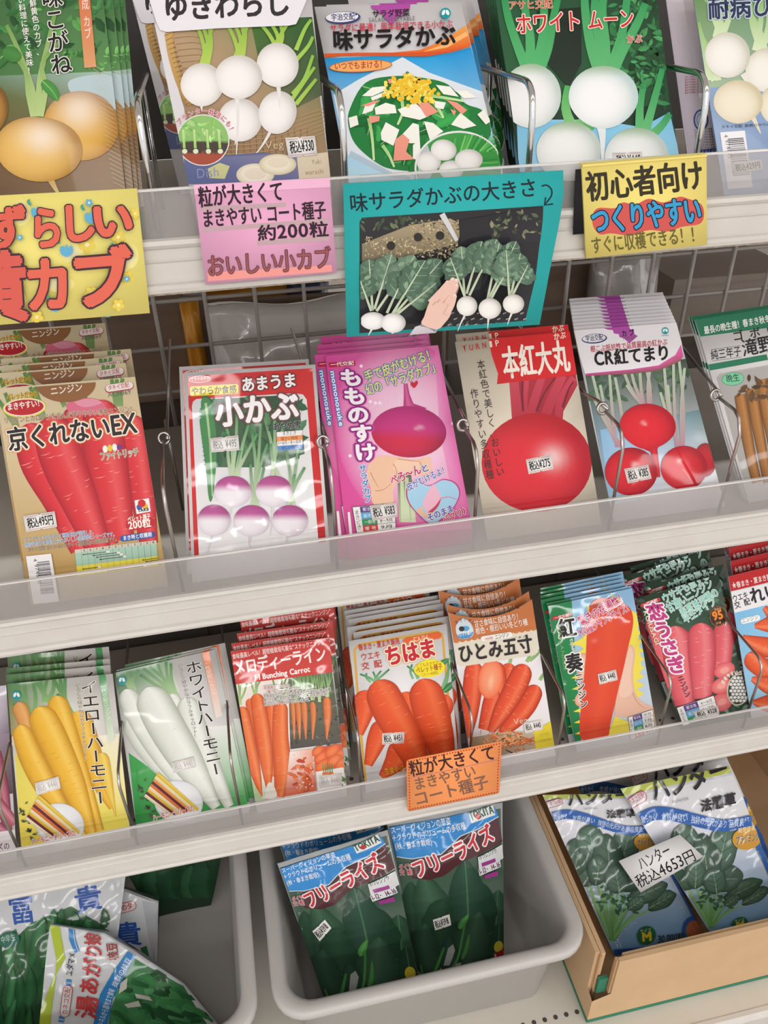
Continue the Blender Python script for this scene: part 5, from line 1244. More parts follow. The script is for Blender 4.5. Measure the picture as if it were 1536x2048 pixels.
# white carrots
p = Packet('carrot_seed_packet', Z3, V['G'], ((700, 510), (1320, 365), (1520, 1310), (835, 1435)), lean=31, body='ebeae8', y0=.519)
p.poly([(1260, 840), (1440, 830), (1530, 1320), (1330, 1345)], ['ebeae8', 'e6eae4', '35a648', '2f9a42'])
p.poly([(790, 1000), (1000, 1150), (1350, 1340), (835, 1440)], ['3a9a4c', '4aa658', '2f9444', '2a8a40'])
p.poly([(700, 510), (1050, 428), (1100, 640), (900, 640), (730, 640)], ['3f6a48', '9ab89a', 'e2e4de', 'b8c4b4', '7a9a7a'])
for b, tips in (((820, 620), [(720, 520), (760, 505), (800, 500), (850, 490)]), ((1085, 650), [(880, 480), (920, 470), (970, 455), (1020, 440), (860, 520), (1050, 450)])): blades(p, b, tips, 24, 'b4d0a0', '4f8a54', 13)
Wc = dict(base='e2e6de', edge='a9b0a4', light='f4f6f2', rcol='cdd2c8')
p.carrot([(1050, 640), (1080, 700), (1100, 780)], [90, 80, 50], seed=1, **Wc)
p.carrot([(1140, 660), (1210, 900), (1310, 1120), (1410, 1330)], [140, 160, 120, 60], seed=2, **Wc)
p.carrot([(790, 790), (880, 930), (1000, 1080), (1110, 1200)], [110, 150, 130, 60], seed=3, **Wc)
p.carrot([(770, 610), (850, 790), (980, 1000), (1150, 1230)], [130, 130, 120, 80], seed=4, **Wc)
p.carrot([(900, 600), (1000, 800), (1150, 1050), (1330, 1335)], [200, 230, 200, 60], seed=5, **Wc)
p.poly([(1240, 386), (1284, 376), (1366, 770), (1326, 786)], ['e0743a', 'e0743a', 'ece2da', 'ece2da'])
p.text('一代交配にんじん', (1266, 440), (1318, 645), 34, 'f4ece6', vert=True)
p.text('ホワイトハーモニー', (1182, 436), (1335, 1142), 104, '211b1c', vert=True, bold=.012, out=[(.05, 'eeeeec')])
p.text('いろどり鮮やかなカラフルキャロット！', (1106, 452), (1208, 908), 30, '38302c', vert=True, out=[(.05, 'e9e9e6')])
mark(p, 750, 554, 27)
plate_of_sticks(p, 728, -140, None, (944, 1418), (1198, 1356))
p.sticker(((1054, 1058), (1190, 1020), (1202, 1084), (1068, 1122)), '税込　¥440', ink='c2bfbf', lines='dcb8b8')
p.finish('front white carrot seed packet with an orange tab, lowest shelf')
stack(p, [(12, -6), (50, 14)], '{} packet from the front in the white carrot stack, white edge showing', 'white carrot packets', rolls=[0, -.8])

# bunching carrots, red header
p = Packet('carrot_seed_packet', Z3, V['H'], ((65, 530), (668, 445), (775, 1350), (215, 1445)), lean=30, body='e9e4e0', mat='printed_film')
p.poly([(84, 720), (420, 690), (440, 1400), (215, 1450)], ['e8dcd4', 'efe6e0', 'e8e0d8', 'd8dcc8'])
for b, tips in (((125, 860), [(80, 690), (110, 690), (140, 690), (170, 700)]), ((220, 800), [(180, 690), (220, 690), (260, 690)]), ((370, 850), [(320, 690), (380, 690), (410, 690), (430, 700)])): blades(p, b, tips, 14, 'b4d090', '4f8a40', 3)
O = dict(base='e56a30', edge='b5441c', light='f29a62', rcol='f4b284')
p.carrot([(180, 820), (230, 1000), (290, 1200), (300, 1380)], [60, 80, 60, 20], seed=1, **O); p.carrot([(310, 850), (320, 1050), (320, 1300)], [60, 70, 30], seed=2, **O)
p.carrot([(130, 870), (165, 1050), (215, 1260), (255, 1425)], [80, 96, 70, 12], seed=3, **O); p.carrot([(222, 790), (255, 980), (285, 1200), (300, 1390)], [80, 100, 84, 24], seed=4, rings=22, **O)
p.carrot([(372, 840), (370, 1050), (385, 1260), (365, 1425)], [90, 100, 110, 60], seed=5, rings=22, **O)
p.blob([(150, 1280), (180, 1300), (230, 1380), (260, 1440), (220, 1445), (180, 1400), (150, 1330)], 'b8d0a0'); p.blob([(290, 1350), (320, 1340), (350, 1420), (280, 1430)], 'eae6de')
p.poly([(420, 692), (688, 655), (745, 1092), (432, 1132)], ['6a7a5a', '5a6a50', '55504c', '4a4642'])
p.foliage((430, 800, 740, 1110), 90, ['5a524a', '453f3a', '6a5f54', '3a3530'], 34, 6)
for b in ((470, 850), (520, 830), (570, 830), (660, 810), (610, 840)): blades(p, b, [(b[0] + k * 14 - 28, 680 - k % 2 * 20) for k in range(5)], 8, 'c8dca8', '5f9a4a', b[0])
for i, (x, w) in enumerate(((445, 34), (478, 40), (515, 44), (568, 42), (655, 56))): p.carrot([(x, 840 - (i == 4) * 30), (x + 6, 930), (x + 12 * (i < 3), 1070)], [w, w * .9, 8], 'd9783f' if i < 4 else 'e2763a', '8a4a2a', 'e8a070', 8, i, 'b87848')
p.poly([(428, 1145), (564, 1128), (592, 1385), (400, 1420)], ['f0e6e2', 'e8a890', 'd85a30', 'd86038'])
in_ell(p, 500, 1290, 70, 110, 30, ['e2622e', 'd04a24', 'f08a50', 'c84020'], 60, 9); p.dots([(random.Random(i).uniform(440, 580), random.Random(i + 99).uniform(1160, 1370)) for i in range(26)], 6, 'f8c8b0', 6)
p.poly([(572, 1126), (746, 1098), (756, 1232), (588, 1262)], 'd94f2c')
for i, (x, y, r) in enumerate(((620, 1180, 34), (690, 1140, 40), (740, 1160, 34), (630, 1230, 40), (700, 1200, 40), (745, 1220, 36), (600, 1140, 30))): p.ell(x, y, r * 1.4, r * .8, -40, lambda a, b, q: mix('f0824a', 'd4562a', q ** 2), 18, 3)
p.poly([(588, 1268), (757, 1240), (775, 1352), (600, 1390)], 'eee9e4'); p.foliage((610, 1290, 770, 1350), 30, ['6aa050', '4f8a3c'], 40, 7)
for i in range(5): p.carrot([(635 + i * 14, 1270 - i % 2 * 6), (640 + i * 12, 1330)], [16, 8], 'e8743a', 'c0541f', rings=0); p.stroke([(637 + i * 13, 1270), (630 + i * 14, 1215)], 6, 4, '3f8a3a')
p.poly([(264, 742), (440, 722), (655, 790), (655, 812), (430, 838), (272, 862)], 'e2ddda') if False else None
for i, (t, a, b) in enumerate((('密植栽培ができる', 270, 430), ('葉付ミニニンジン', 290, 490), ('密植栽培ができ、そのまま販売できる甘みの強い品種', 268, 680), ('葉付き収穫の束ねの出荷、サラダとしても利用が可能', 270, 655), ('葉は毛じが少なく葉っぱまでおいしい品種です。', 274, 560))): p.text(t, (a, 764 + i * 25 - (0 if i < 2 else 0)), (b, 764 + i * 25 - (b - a) * .105), 22, '2e2c2c' if i > 1 else '9a4a40', bold=.01, out=[(.13, 'ebe7e4')])
p.poly([(65, 530), (668, 445), (692, 656), (420, 692), (86, 732)], ['c8322e', 'cc3a36', 'cf443e', 'cc3a36', 'c53430'])
p.text('食味最高レベル！超密植栽培可能な“スナックニンジン”', (78, 578), (654, 486), 34, 'f4e8e4', bold=.015)
p.text('メロディーライン', (92, 676), (658, 586), 96, 'f6f0ee', bold=.03); p.text('F1 Bunching Carrot', (214, 710), (556, 656), 40, 'f6f0ee', bold=.04)
p.sticker(((609, 1290), (745, 1274), (750, 1350), (611, 1366)), '税込　¥440', ink='c6c3c3', lines='dcc0c0')
p.finish('front bunching carrot seed packet with a red header and soil photo, lowest shelf')
stack(p, [(-2, -46), (22, -104), (28, -186), (30, -262)], '{} packet from the front in the red headed carrot stack', 'red headed carrot packets')

# white packet with a gold frame
p = Packet('carrot_seed_packet', Z3, V['H'], ((790, 468), (1392, 362), (1470, 1240), (890, 1335)), lean=29, body='efeef0', mat='printed_paper')
p.stroke([(895, 1330), (862, 1000), (828, 560), (826, 520), (850, 494), (880, 486), (1300, 412), (1336, 408), (1362, 424), (1370, 460), (1400, 800), (1442, 1240)], 15, 15, 'd3a545', sm=False)
for b, tips in (((940, 720), [(860, 670), (900, 665), (940, 655), (990, 650), (1040, 640)]), ((1200, 700), [(1150, 620), (1180, 610), (1220, 640)]), ((1360, 770), [(1400, 580), (1430, 720), (1410, 740), (1440, 560)])): blades(p, b, tips, 16, '8ac08a', '2f7a48', 2)
p.leaf([(1330, 640), (1370, 600), (1410, 575)], 36, '3f8a50', 'b0d8a8'); p.leaf([(1370, 780), (1410, 745), (1432, 720)], 40, '3f8a50', 'b0d8a8')
C = dict(base='e4562a', edge='b53a18', light='f07c4a', rcol='f09468')
p.carrot([(900, 770), (880, 900), (850, 1040)], [150, 130, 60], seed=1, **C); p.carrot([(1130, 780), (1150, 850), (1170, 950)], [130, 110, 80], seed=2, **C)
p.carrot([(1400, 800), (1330, 920), (1240, 1060), (1120, 1200)], [130, 150, 130, 60], seed=3, **C)
p.carrot([(1010, 960), (960, 1080), (910, 1230)], [130, 120, 50], seed=4, **C); p.carrot([(1130, 1080), (1080, 1200), (990, 1300)], [160, 140, 40], seed=5, **C)
p.carrot([(1240, 700), (1290, 880), (1350, 1080), (1385, 1290)], [190, 220, 180, 110], seed=6, rings=18, **C)
p.carrot([(960, 710), (1040, 880), (1160, 1100), (1260, 1310)], [190, 220, 190, 110], seed=7, rings=18, **C)
p.text('春まき・夏まき兼用', (852, 528), (1106, 484), 40, 'c43a2c', bold=.02)
capsule(p, (1142, 468), (1340, 432), 20, 'e4622e'); p.text('にんじん', (1190, 474), (1288, 456), 34, 'f8e4c0', bold=.03)
p.text('ウエキ', (866, 590), (988, 570), 48, 'c43a2c', bold=.015); p.text('交　配', (870, 646), (998, 624), 46, 'c43a2c', bold=.015)
p.text('ちはま', (1022, 622), (1336, 560), 122, 'c4242a', bold=.05, out=[(.10, 'f4efe8'), (.15, 'deb878')])
p.ell(1286, 634, 96, 54, -8, 'eedf28', 36, 1); p.text('とてもまきやすい', (1206, 632), (1364, 606), 26, 'b05a20'); p.text('ペレット種子', (1206, 666), (1368, 638), 38, 'a83a20', bold=.02); p.text('(コート400粒)', (1240, 684), (1340, 668), 20, 'b05a20')
p.text('生食やジュースに', (1014, 1288), (1250, 1246), 42, 'e6ac30', bold=.03, out=[(.1, 'c8502a')])
p.sticker(((995, 1032), (1131, 1022), (1130, 1092), (995, 1102)), '税込　¥451')
p.finish('front gold framed white seed packet with two big orange carrots, lowest shelf')
stack(p, [(21, -50), (-22, -80), (-22, -127), (-40, -150), (-52, -177), (-110, -245)], '{} packet from the front in the gold framed carrot stack', 'gold framed carrot packets')

# scooped brown header
p = Packet('carrot_seed_packet', Z3, V['I'], ((218, 480), (858, 378), (1030, 1500), (390, 1600)), lean=30, body='eae6ea', mat='printed_paper', sag=.0115, maxlen=.004)
p.poly([(300, 860), (905, 780), (1035, 1510), (390, 1610)], ['e6e2e6', 'ece8ec', 'eeeaec', 'd8d2d4'])
K = dict(base='e24f2c', edge='ae3318', light='f3875c', rcol='f6b088')
for t in ([(820, 860), (850, 800), (900, 740)], [(920, 1000), (945, 960), (970, 930)], [(690, 870), (700, 830), (720, 800)], [(840, 850), (900, 800), (930, 750)]): p.stroke(t, 30, 18, '9cc080', '5f9050')
p.carrot([(690, 870), (660, 1000), (600, 1160)], [120, 120, 80], seed=1, **K); p.carrot([(580, 860), (600, 1000), (600, 1150)], [120, 130, 100], seed=2, **K)
p.carrot([(420, 860), (400, 1080), (380, 1280), (370, 1440)], [140, 150, 120, 50], seed=3, **K)
p.carrot([(580, 1080), (540, 1200), (490, 1380)], [140, 130, 90], seed=4, **K)
p.ell(540, 990, 92, 152, 8, lambda x, y, r: mix('f19a74', 'ea6a40', r ** 3)); p.ell(545, 1010, 30, 70, 8, lambda x, y, r: mix('f4b896', 'f19a74', r))
p.carrot([(900, 1040), (820, 1190), (720, 1310), (620, 1410)], [130, 150, 130, 60], seed=5, **K)
p.carrot([(810, 880), (730, 1060), (630, 1240), (545, 1390)], [150, 170, 140, 60], seed=6, rings=22, **K)
for t in ([(470, 1380), (462, 1420)], [(540, 1380), (525, 1430)], [(375, 1420), (372, 1450)]): p.stroke(t, 8, 3, 'd8a080')
p.poly([(390, 1440), (700, 1390), (890, 1390), (900, 1520), (400, 1620)], ['a08a6a', 'd8c4a8', 'cfc0a8', 'bcae9a', '8a745a'])
rnd = random.Random(5)
p.strokes([[(x, y), (x + rnd.uniform(-60, 60), y + rnd.uniform(-30, 30)), (x + rnd.uniform(-70, 70), y + rnd.uniform(-40, 40))] for x, y in [(rnd.gauss(690, 90), rnd.gauss(1465, 30)) for _ in range(70)]], 9, 6, 'e08a50', 'c8602e')
p.strokes([[(x, y), (x + rnd.uniform(-50, 50), y + rnd.uniform(-30, 30))] for x, y in [(rnd.gauss(690, 80), rnd.gauss(1460, 28)) for _ in range(36)]], 7, 5, 'f0b080'); p.dots([(rnd.gauss(690, 70), rnd.gauss(1455, 22)) for _ in range(10)], 8, '6a7a3a', 6)
p.poly([(872, 1398), (1012, 1306), (1034, 1500), (888, 1528)], 'ecd83c'); p.text('genus', (920, 1430), (990, 1415), 30, 'c8b848'); p.text('Hybrid', (915, 1480), (1000, 1462), 34, 'c8b848')
p.text('Veg', (722, 1345), (830, 1328), 52, 'e8c8b8')
p.poly([(218, 470), (858, 368), (895, 604), (258, 708)], 'c87640')
p.poly([(258, 704), (895, 600), (908, 780), (880, 806), (320, 894), (294, 880)], 'ddd6c4')
for i in range(14): p.ell(258 + i * 45.5 + 22, 702 - i * 7.4 - 3, 23, 15, -9, 'c87640', 16, 1)
p.text('甘さ食味に自信あり！', (418, 594), (776, 530), 54, 'f4ece2', bold=.015); p.text('根色・根形いい冬どり種', (428, 648), (828, 574), 52, 'f4ece2', bold=.015)
p.blob([(272, 600), (285, 560), (320, 528), (345, 526), (385, 560), (408, 610), (405, 650), (380, 672), (320, 682), (285, 660)], 'd6e2ea'); p.poly([(276, 648), (408, 626), (398, 656), (375, 674), (320, 682), (288, 668)], '4a94c8')
p.blob([(340, 582), (375, 590), (372, 612), (345, 622), (318, 604)], '5aa8d8'); p.ell(318, 604, 22, 20, 0, '2a2c34', 16, 2); p.text('ペレット種子', (286, 668), (400, 646), 28, 'f0f4f8', bold=.02); arc_text(p, 'まきやすい', (340, 640), 92, 225, 320, 30, '4a5a6a')
capsule(p, (484, 680), (686, 648), 20, 'eeeae6'); capsule(p, (506, 682), (550, 674), 12, 'e2c8c0'); p.text('タキイ交配', (502, 690), (556, 680), 18, 'b06a60'); p.text('ニンジン', (576, 686), (684, 660), 36, '38302e', bold=.02)
p.text('ひとみ五寸', (300, 866), (872, 780), 136, '2b2322', bold=.036); p.text('ごすん', (700, 690), (830, 664), 16, '4a403c')
p.sticker(((792, 1322), (931, 1302), (942, 1376), (802, 1404)), '税込　¥440')
p.finish('front carrot seed packet with a scooped brown header, lowest shelf beside the orange card')
stack(p, [(-24, -62), (-100, -165), (-108, -230)], '{} packet from the front in the brown headed carrot stack', 'brown headed carrot packets')

# green edge, huge carrot in a hand
p = Packet('carrot_seed_packet', Z3, V['J'], ((115, 490), (660, 375), (815, 1270), (290, 1365)), lean=32, body='d8e0e6', mat='printed_film')
p.poly([(115, 490), (660, 375), (815, 1270), (290, 1365)], ['8fc0e4', '8abce2', 'd0d8de', 'c0d4e0'])
for i in range(10): y = 560 + i * 56; p.poly([(655 + i * 3, y - 40), (735 - abs(i - 4) * 5 + i * 3, y - 8), (655 + i * 3, y + 24), (600, y)], 'eedd52')
p.poly([(400, 470), (560, 430), (690, 560), (720, 900), (640, 1080), (350, 1000), (340, 700)], 'eedd52')
for a in ((360, 480), (430, 430), (520, 410), (340, 560)): p.poly([(a[0], a[1]), (a[0] + 30, a[1] + 90), (a[0] + 70, a[1] + 60)], 'eedd52')
p.poly([(115, 490), (268, 458), (330, 1358), (290, 1365)], ['148046', '1a8a4c', '128044', '107a40'])
for i in range(9): y = 700 + i * 72; x = 292 + i * 4.5; p.poly([(x + 60, y - 10), (x - 42, y + 40), (x + 20, y + 44), (x + 64, y + 70)], 'eedd52')
p.poly([(500, 1325), (545, 1200), (640, 1240), (660, 1300)], 'eedd52')
p.blob([(640, 745), (665, 752), (676, 800), (664, 920), (676, 1040), (720, 1105), (790, 1140), (812, 1160), (818, 1275), (700, 1235), (600, 1205), (545, 1190), (570, 1000), (610, 850)], 'e6b9a2')
p.blob([(640, 760), (664, 800), (650, 930), (655, 1050), (600, 1080), (575, 1040), (610, 860)], 'edc8b2'); p.stroke([(660, 1050), (690, 1110), (740, 1150)], 5, 2, 'c08a72')
for x, y in ((338, 838), (340, 932), (348, 1022), (322, 1092)): p.ell(x, y, 34, 46, 15, lambda a, b, r: mix('eec2ac', 'd49a84', r ** 2), 20, 3)
p.blob([(380, 520), (395, 470), (440, 442), (500, 436), (570, 455), (640, 500), (664, 570), (655, 660), (630, 760), (605, 880), (575, 1000), (545, 1130), (515, 1260), (500, 1330), (420, 1350), (335, 1352), (318, 1270), (330, 1120), (345, 960), (360, 800), (368, 640)], 'dc4426')
p.strip([(520, 480), (510, 700), (480, 950), (430, 1200), (410, 1340)], [150, 200, 170, 120, 110], lambda t, a: mix('e24e2c', 'dc4426', abs(a)), 6)
p.ell(450, 470, 60, 26, -20, 'b85030', 20, 2)
capsule(p, (152, 570), (256, 546), 11, 'c8242c'); p.text('一代交配', (158, 578), (252, 556), 20, 'f4ecec', bold=.02)
p.text('紅', (188, 700), (304, 680), 122, '1d1a1c', bold=.04, out=[(.11, 'f2f1ee')]); p.text('べにかなで', (262, 700), (282, 798), 20, '2a2426', vert=True, out=[(.1, 'f2f1ee')]); p.text('奏', (238, 922), (348, 900), 118, '1d1a1c', bold=.04, out=[(.11, 'f2f1ee')])
p.text('ニンジン', (310, 922), (348, 1150), 58, '1d1a1c', bold=.025, out=[(.09, 'f2f1ee')], vert=True)
p.text('BENIKANADE', (168, 610), (214, 910), 26, '8ab070')
p.text('驚きの在圃性！', (330, 622), (628, 452), 66, 'c4206c', bold=.025, out=[(.09, 'f4eef2')]); p.text('大収量ジャンボサイズ！', (325, 696), (660, 512), 60, 'c4206c', bold=.025, out=[(.09, 'f4eef2')])
sowing_table(p, ((632, 1208), (788, 1158), (806, 1300), (650, 1350)), [('寒冷地', '5c3c8c', '不可'), ('高冷地', '58aee0', '7月'), ('一般地', '2c9a5c', '8月'), ('暖　地', 'd6443c', '8月')])
p.sticker(((432, 928), (550, 897), (562, 966), (444, 996)), '税込　¥440')
p.finish('front green edged seed packet with a huge carrot in a hand, lowest shelf')
stack(p, [(-8, -16), (-50, -36), (-56, -62), (-60, -86), (-62, -108)], '{} packet from the front in the green edged carrot stack', 'green edged carrot packets')

# pink carrots in dark green film
p = Packet('carrot_seed_packet', Z3, V['J'], ((690, 440), (1215, 285), (1420, 1160), (960, 1230)), lean=33, body='46604f', mat='printed_film', y0=.519)
p.foliage((700, 290, 1420, 1230), 170, ['4a6a58', '3a5546', '5c7c68', '2f4a3c', '6a8a76'], 80, 27)
PK = dict(base='e2606a', edge='b43a48', light='f0949a', rcol='f4b8b8')
p.carrot([(780, 560), (850, 800), (920, 1020)], [90, 110, 80], seed=1, **PK)
p.carrot([(1248, 590), (1245, 760), (1235, 900)], [120, 130, 110], seed=2, **PK)
p.carrot([(930, 620), (960, 860), (1000, 1130)], [190, 190, 130], seed=3, **PK)
p.carrot([(1100, 600), (1110, 820), (1112, 1090)], [170, 180, 120], seed=4, rings=22, **PK)
for x, y in ((1255, 905), (1235, 1005), (1238, 1110)): p.ell(x, y, 70, 50 if y < 1100 else 58, -25, lambda a, b, r: mix('ee8a86', 'd85460', r ** 2), 24, 3); p.ell(x, y, 30, 20, -25, 'f0a098', 16, 1)
p.ell(1344, 1030, 74, 104, 8, 'c8c4b0', 36, 1); p.ell(1344, 1030, 66, 95, 8, '3a4038', 36, 1)
rnd = random.Random(2)
for i in range(8):
    for j in range(5):
        x, y = 1296 + j * 24 + (i % 2) * 12, 954 + i * 21
        if ((x - 1344) / 62) ** 2 + ((y - 1030) / 88) ** 2 < 1: p.ell(x, y, 12, 11, 0, lambda a, b, r: mix('eeeeea', 'b8b8b4', r * r), 10, 2)
arc_text(p, 'まきやすいペレット種子', (1344, 1030), 100, 200, 350, 26, 'd8a080', out=[(.1, 'f0ece0')])
p.ell(1210, 556, 54, 66, 10, '8a5a2a', 30, 1); p.ell(1210, 556, 49, 60, 10, '3a2218', 30, 1); p.text('95', (1182, 588), (1248, 572), 64, 'f08a2a', bold=.05); p.text('播種後', (1186, 524), (1232, 514), 18, 'f0b070'); p.text('日頃', (1196, 612), (1232, 604), 18, 'f0b070')
for t, a, b in (('ウサギも恋する', (868, 478), (1160, 312)), ('甘濃いニンジン', (898, 538), (1186, 362)), ('春夏兼用種の', (984, 566), (1222, 420)), ('早生タイプ', (1000, 604), (1206, 478))): p.text(t, a, b, 64, '8ad0c2', bold=.03, out=[(.08, 'eef4f0')])
capsule(p, (722, 486), (826, 448), 13, 'c23038'); p.text('一代交配', (728, 494), (822, 460), 22, 'f4e8e8', bold=.02)
p.text('KOIUSAGI', (724, 524), (806, 744), 30, 'dcd8b8', bold=.03)
p.text('恋うさぎ', (792, 474), (962, 930), 122, 'c23a82', bold=.045, out=[(.12, 'f2eef2')], vert=True, up=(1, -.15))
p.text('ニンジン', (966, 940), (1018, 1078), 44, '2a2226', bold=.02, vert=True)
sowing_table(p, ((944, 1146), (1180, 1068), (1216, 1190), (985, 1262)), [('寒冷地', '5c3c8c', '4～6月'), ('高冷地', '58aee0', '3～7月'), ('一般地', '2c9a5c', '2～8月')])
p.sticker(((1054, 1168), (1206, 1128), (1218, 1182), (1066, 1216)), '税込　¥528')
p.finish('front seed packet of pink carrots in shiny dark green film, lowest shelf')
stack(p, [(10, -56), (-106, -134), (-70, -190)], '{} packet from the front in the dark green film carrot stack', 'dark green film carrot packets', rolls=[-1.5, 2, 0])

# red topped packet at the right edge
p = Packet('carrot_seed_packet', Z3, V['J'], ((1280, 300), (1900, 150), (2000, 1050), (1420, 1150)), lean=30, body='e9e8ec')
p.poly([(1304, 530), (1930, 380), (2010, 1060), (1420, 1160)], ['7cbce4', '86c2e6', 'a8d2ec', '9cc8e4'])
Q2 = dict(base='e45a28', edge='b03a14', light='f29468', rcol='f6b48c')
for i, (a, b) in enumerate((((1700, 560), (1450, 620)), ((1720, 640), (1510, 500)), ((1640, 780), (1370, 690)), ((1700, 900), (1420, 850)), ((1400, 800), (1600, 960)), ((1660, 1010), (1430, 960)), ((1660, 1100), (1440, 1110)))):
    m = ((a[0] + b[0]) / 2, (a[1] + b[1]) / 2 + 14); p.carrot([a, m, b], [130, 124, 30], seed=i, rings=8, **Q2)
p.poly([(1280, 300), (1900, 150), (1916, 246), (1292, 396)], ['c4262c', 'c8262a', 'c8262a', 'c4222a'])
p.poly([(1288, 400), (1920, 250), (1934, 384), (1306, 538)], 'e9e8ec')
p.text('★春まき・夏まき兼用品種', (1308, 380), (1640, 298), 40, 'f4ecea', bold=.02)
p.text('ウエキ', (1312, 468), (1412, 438), 48, '222026', bold=.02); p.text('交　配', (1322, 510), (1426, 478), 44, '222026', bold=.02); p.text('れいめい', (1428, 478), (1800, 390), 104, '222026', bold=.035)
capsule(p, (1376, 588), (1466, 566), 18, 'f0f2f4'); p.text('ニンジン', (1368, 602), (1474, 574), 30, '303038')
p.finish('front carrot seed packet with a red top, at the right end of the lowest shelf')
stack(p, [(14, -98), (4, -185), (-10, -212), (-24, -232), (-36, -250)], '{} packet from the front in the red topped stack at the right end', 'red topped carrot packets', ref='TL')
# ------------------------------------------------------------------ large seed bags in the bins and the box
print_mat('bag_film', 0.42, 0.55, 0.07, 13, 0.32, 0.005, 1.2)
BF = 0.1778
def puffy(W, H, B, seed=1, wr=.00035):
    rnd = random.Random(seed); a = [rnd.uniform(0, 6) for _ in range(6)]
    def h(u, v):
        x = np.clip(np.abs(2 * u / W), 0, 1); y = np.clip(2 * v / H - 1, -1, 1)
        return B * (1 - x ** 2.6) * (1 - np.abs(y) ** 3.5) + wr * (np.sin(u * 190 + v * 60 + a[0]) + np.sin(v * 150 - u * 90 + a[1])) * 1.0 + .0015 * np.sin(u * 46 + v * 34 + a[2]) * (1 - x ** 2)
    return h
def homography(src, dst):
    A = []; 
    for (x, y), (X, Y) in zip(src, dst): A += [[x, y, 1, 0, 0, 0, -X * x, -X * y], [0, 0, 0, x, y, 1, -Y * x, -Y * y]]
    h = np.linalg.solve(np.array(A, float), np.array(dst, float).ravel()); return np.append(h, 1).reshape(3, 3)
def bag(name, view, q, src=None, lean=30, y0=.43, z=BF, W=.12, H=.2, B=.012, body='b9bcbc', seed=1, **kw):
    p = Packet(name, z, V[view], q, lean=lean, y0=y0, thick=.0012, mat='bag_film', body=body, deform=puffy(W, H, B, seed), maxlen=.0045, gap=.00014, puff=.35, **kw)
    if src is not None:
        Hm = homography(src, q); base = Sheet.local
        def warp(pts):
            pts = np.asarray(pts, float).reshape(-1, 2); r = np.column_stack([pts, np.ones(len(pts))]) @ Hm.T; return r[:, :2] / r[:, 2:]
        O2 = p.O
        p.raw_local = lambda pts: base(p, pts)
        p.local = lambda pts: base(p, warp(pts))
        p.warp = warp
    return p
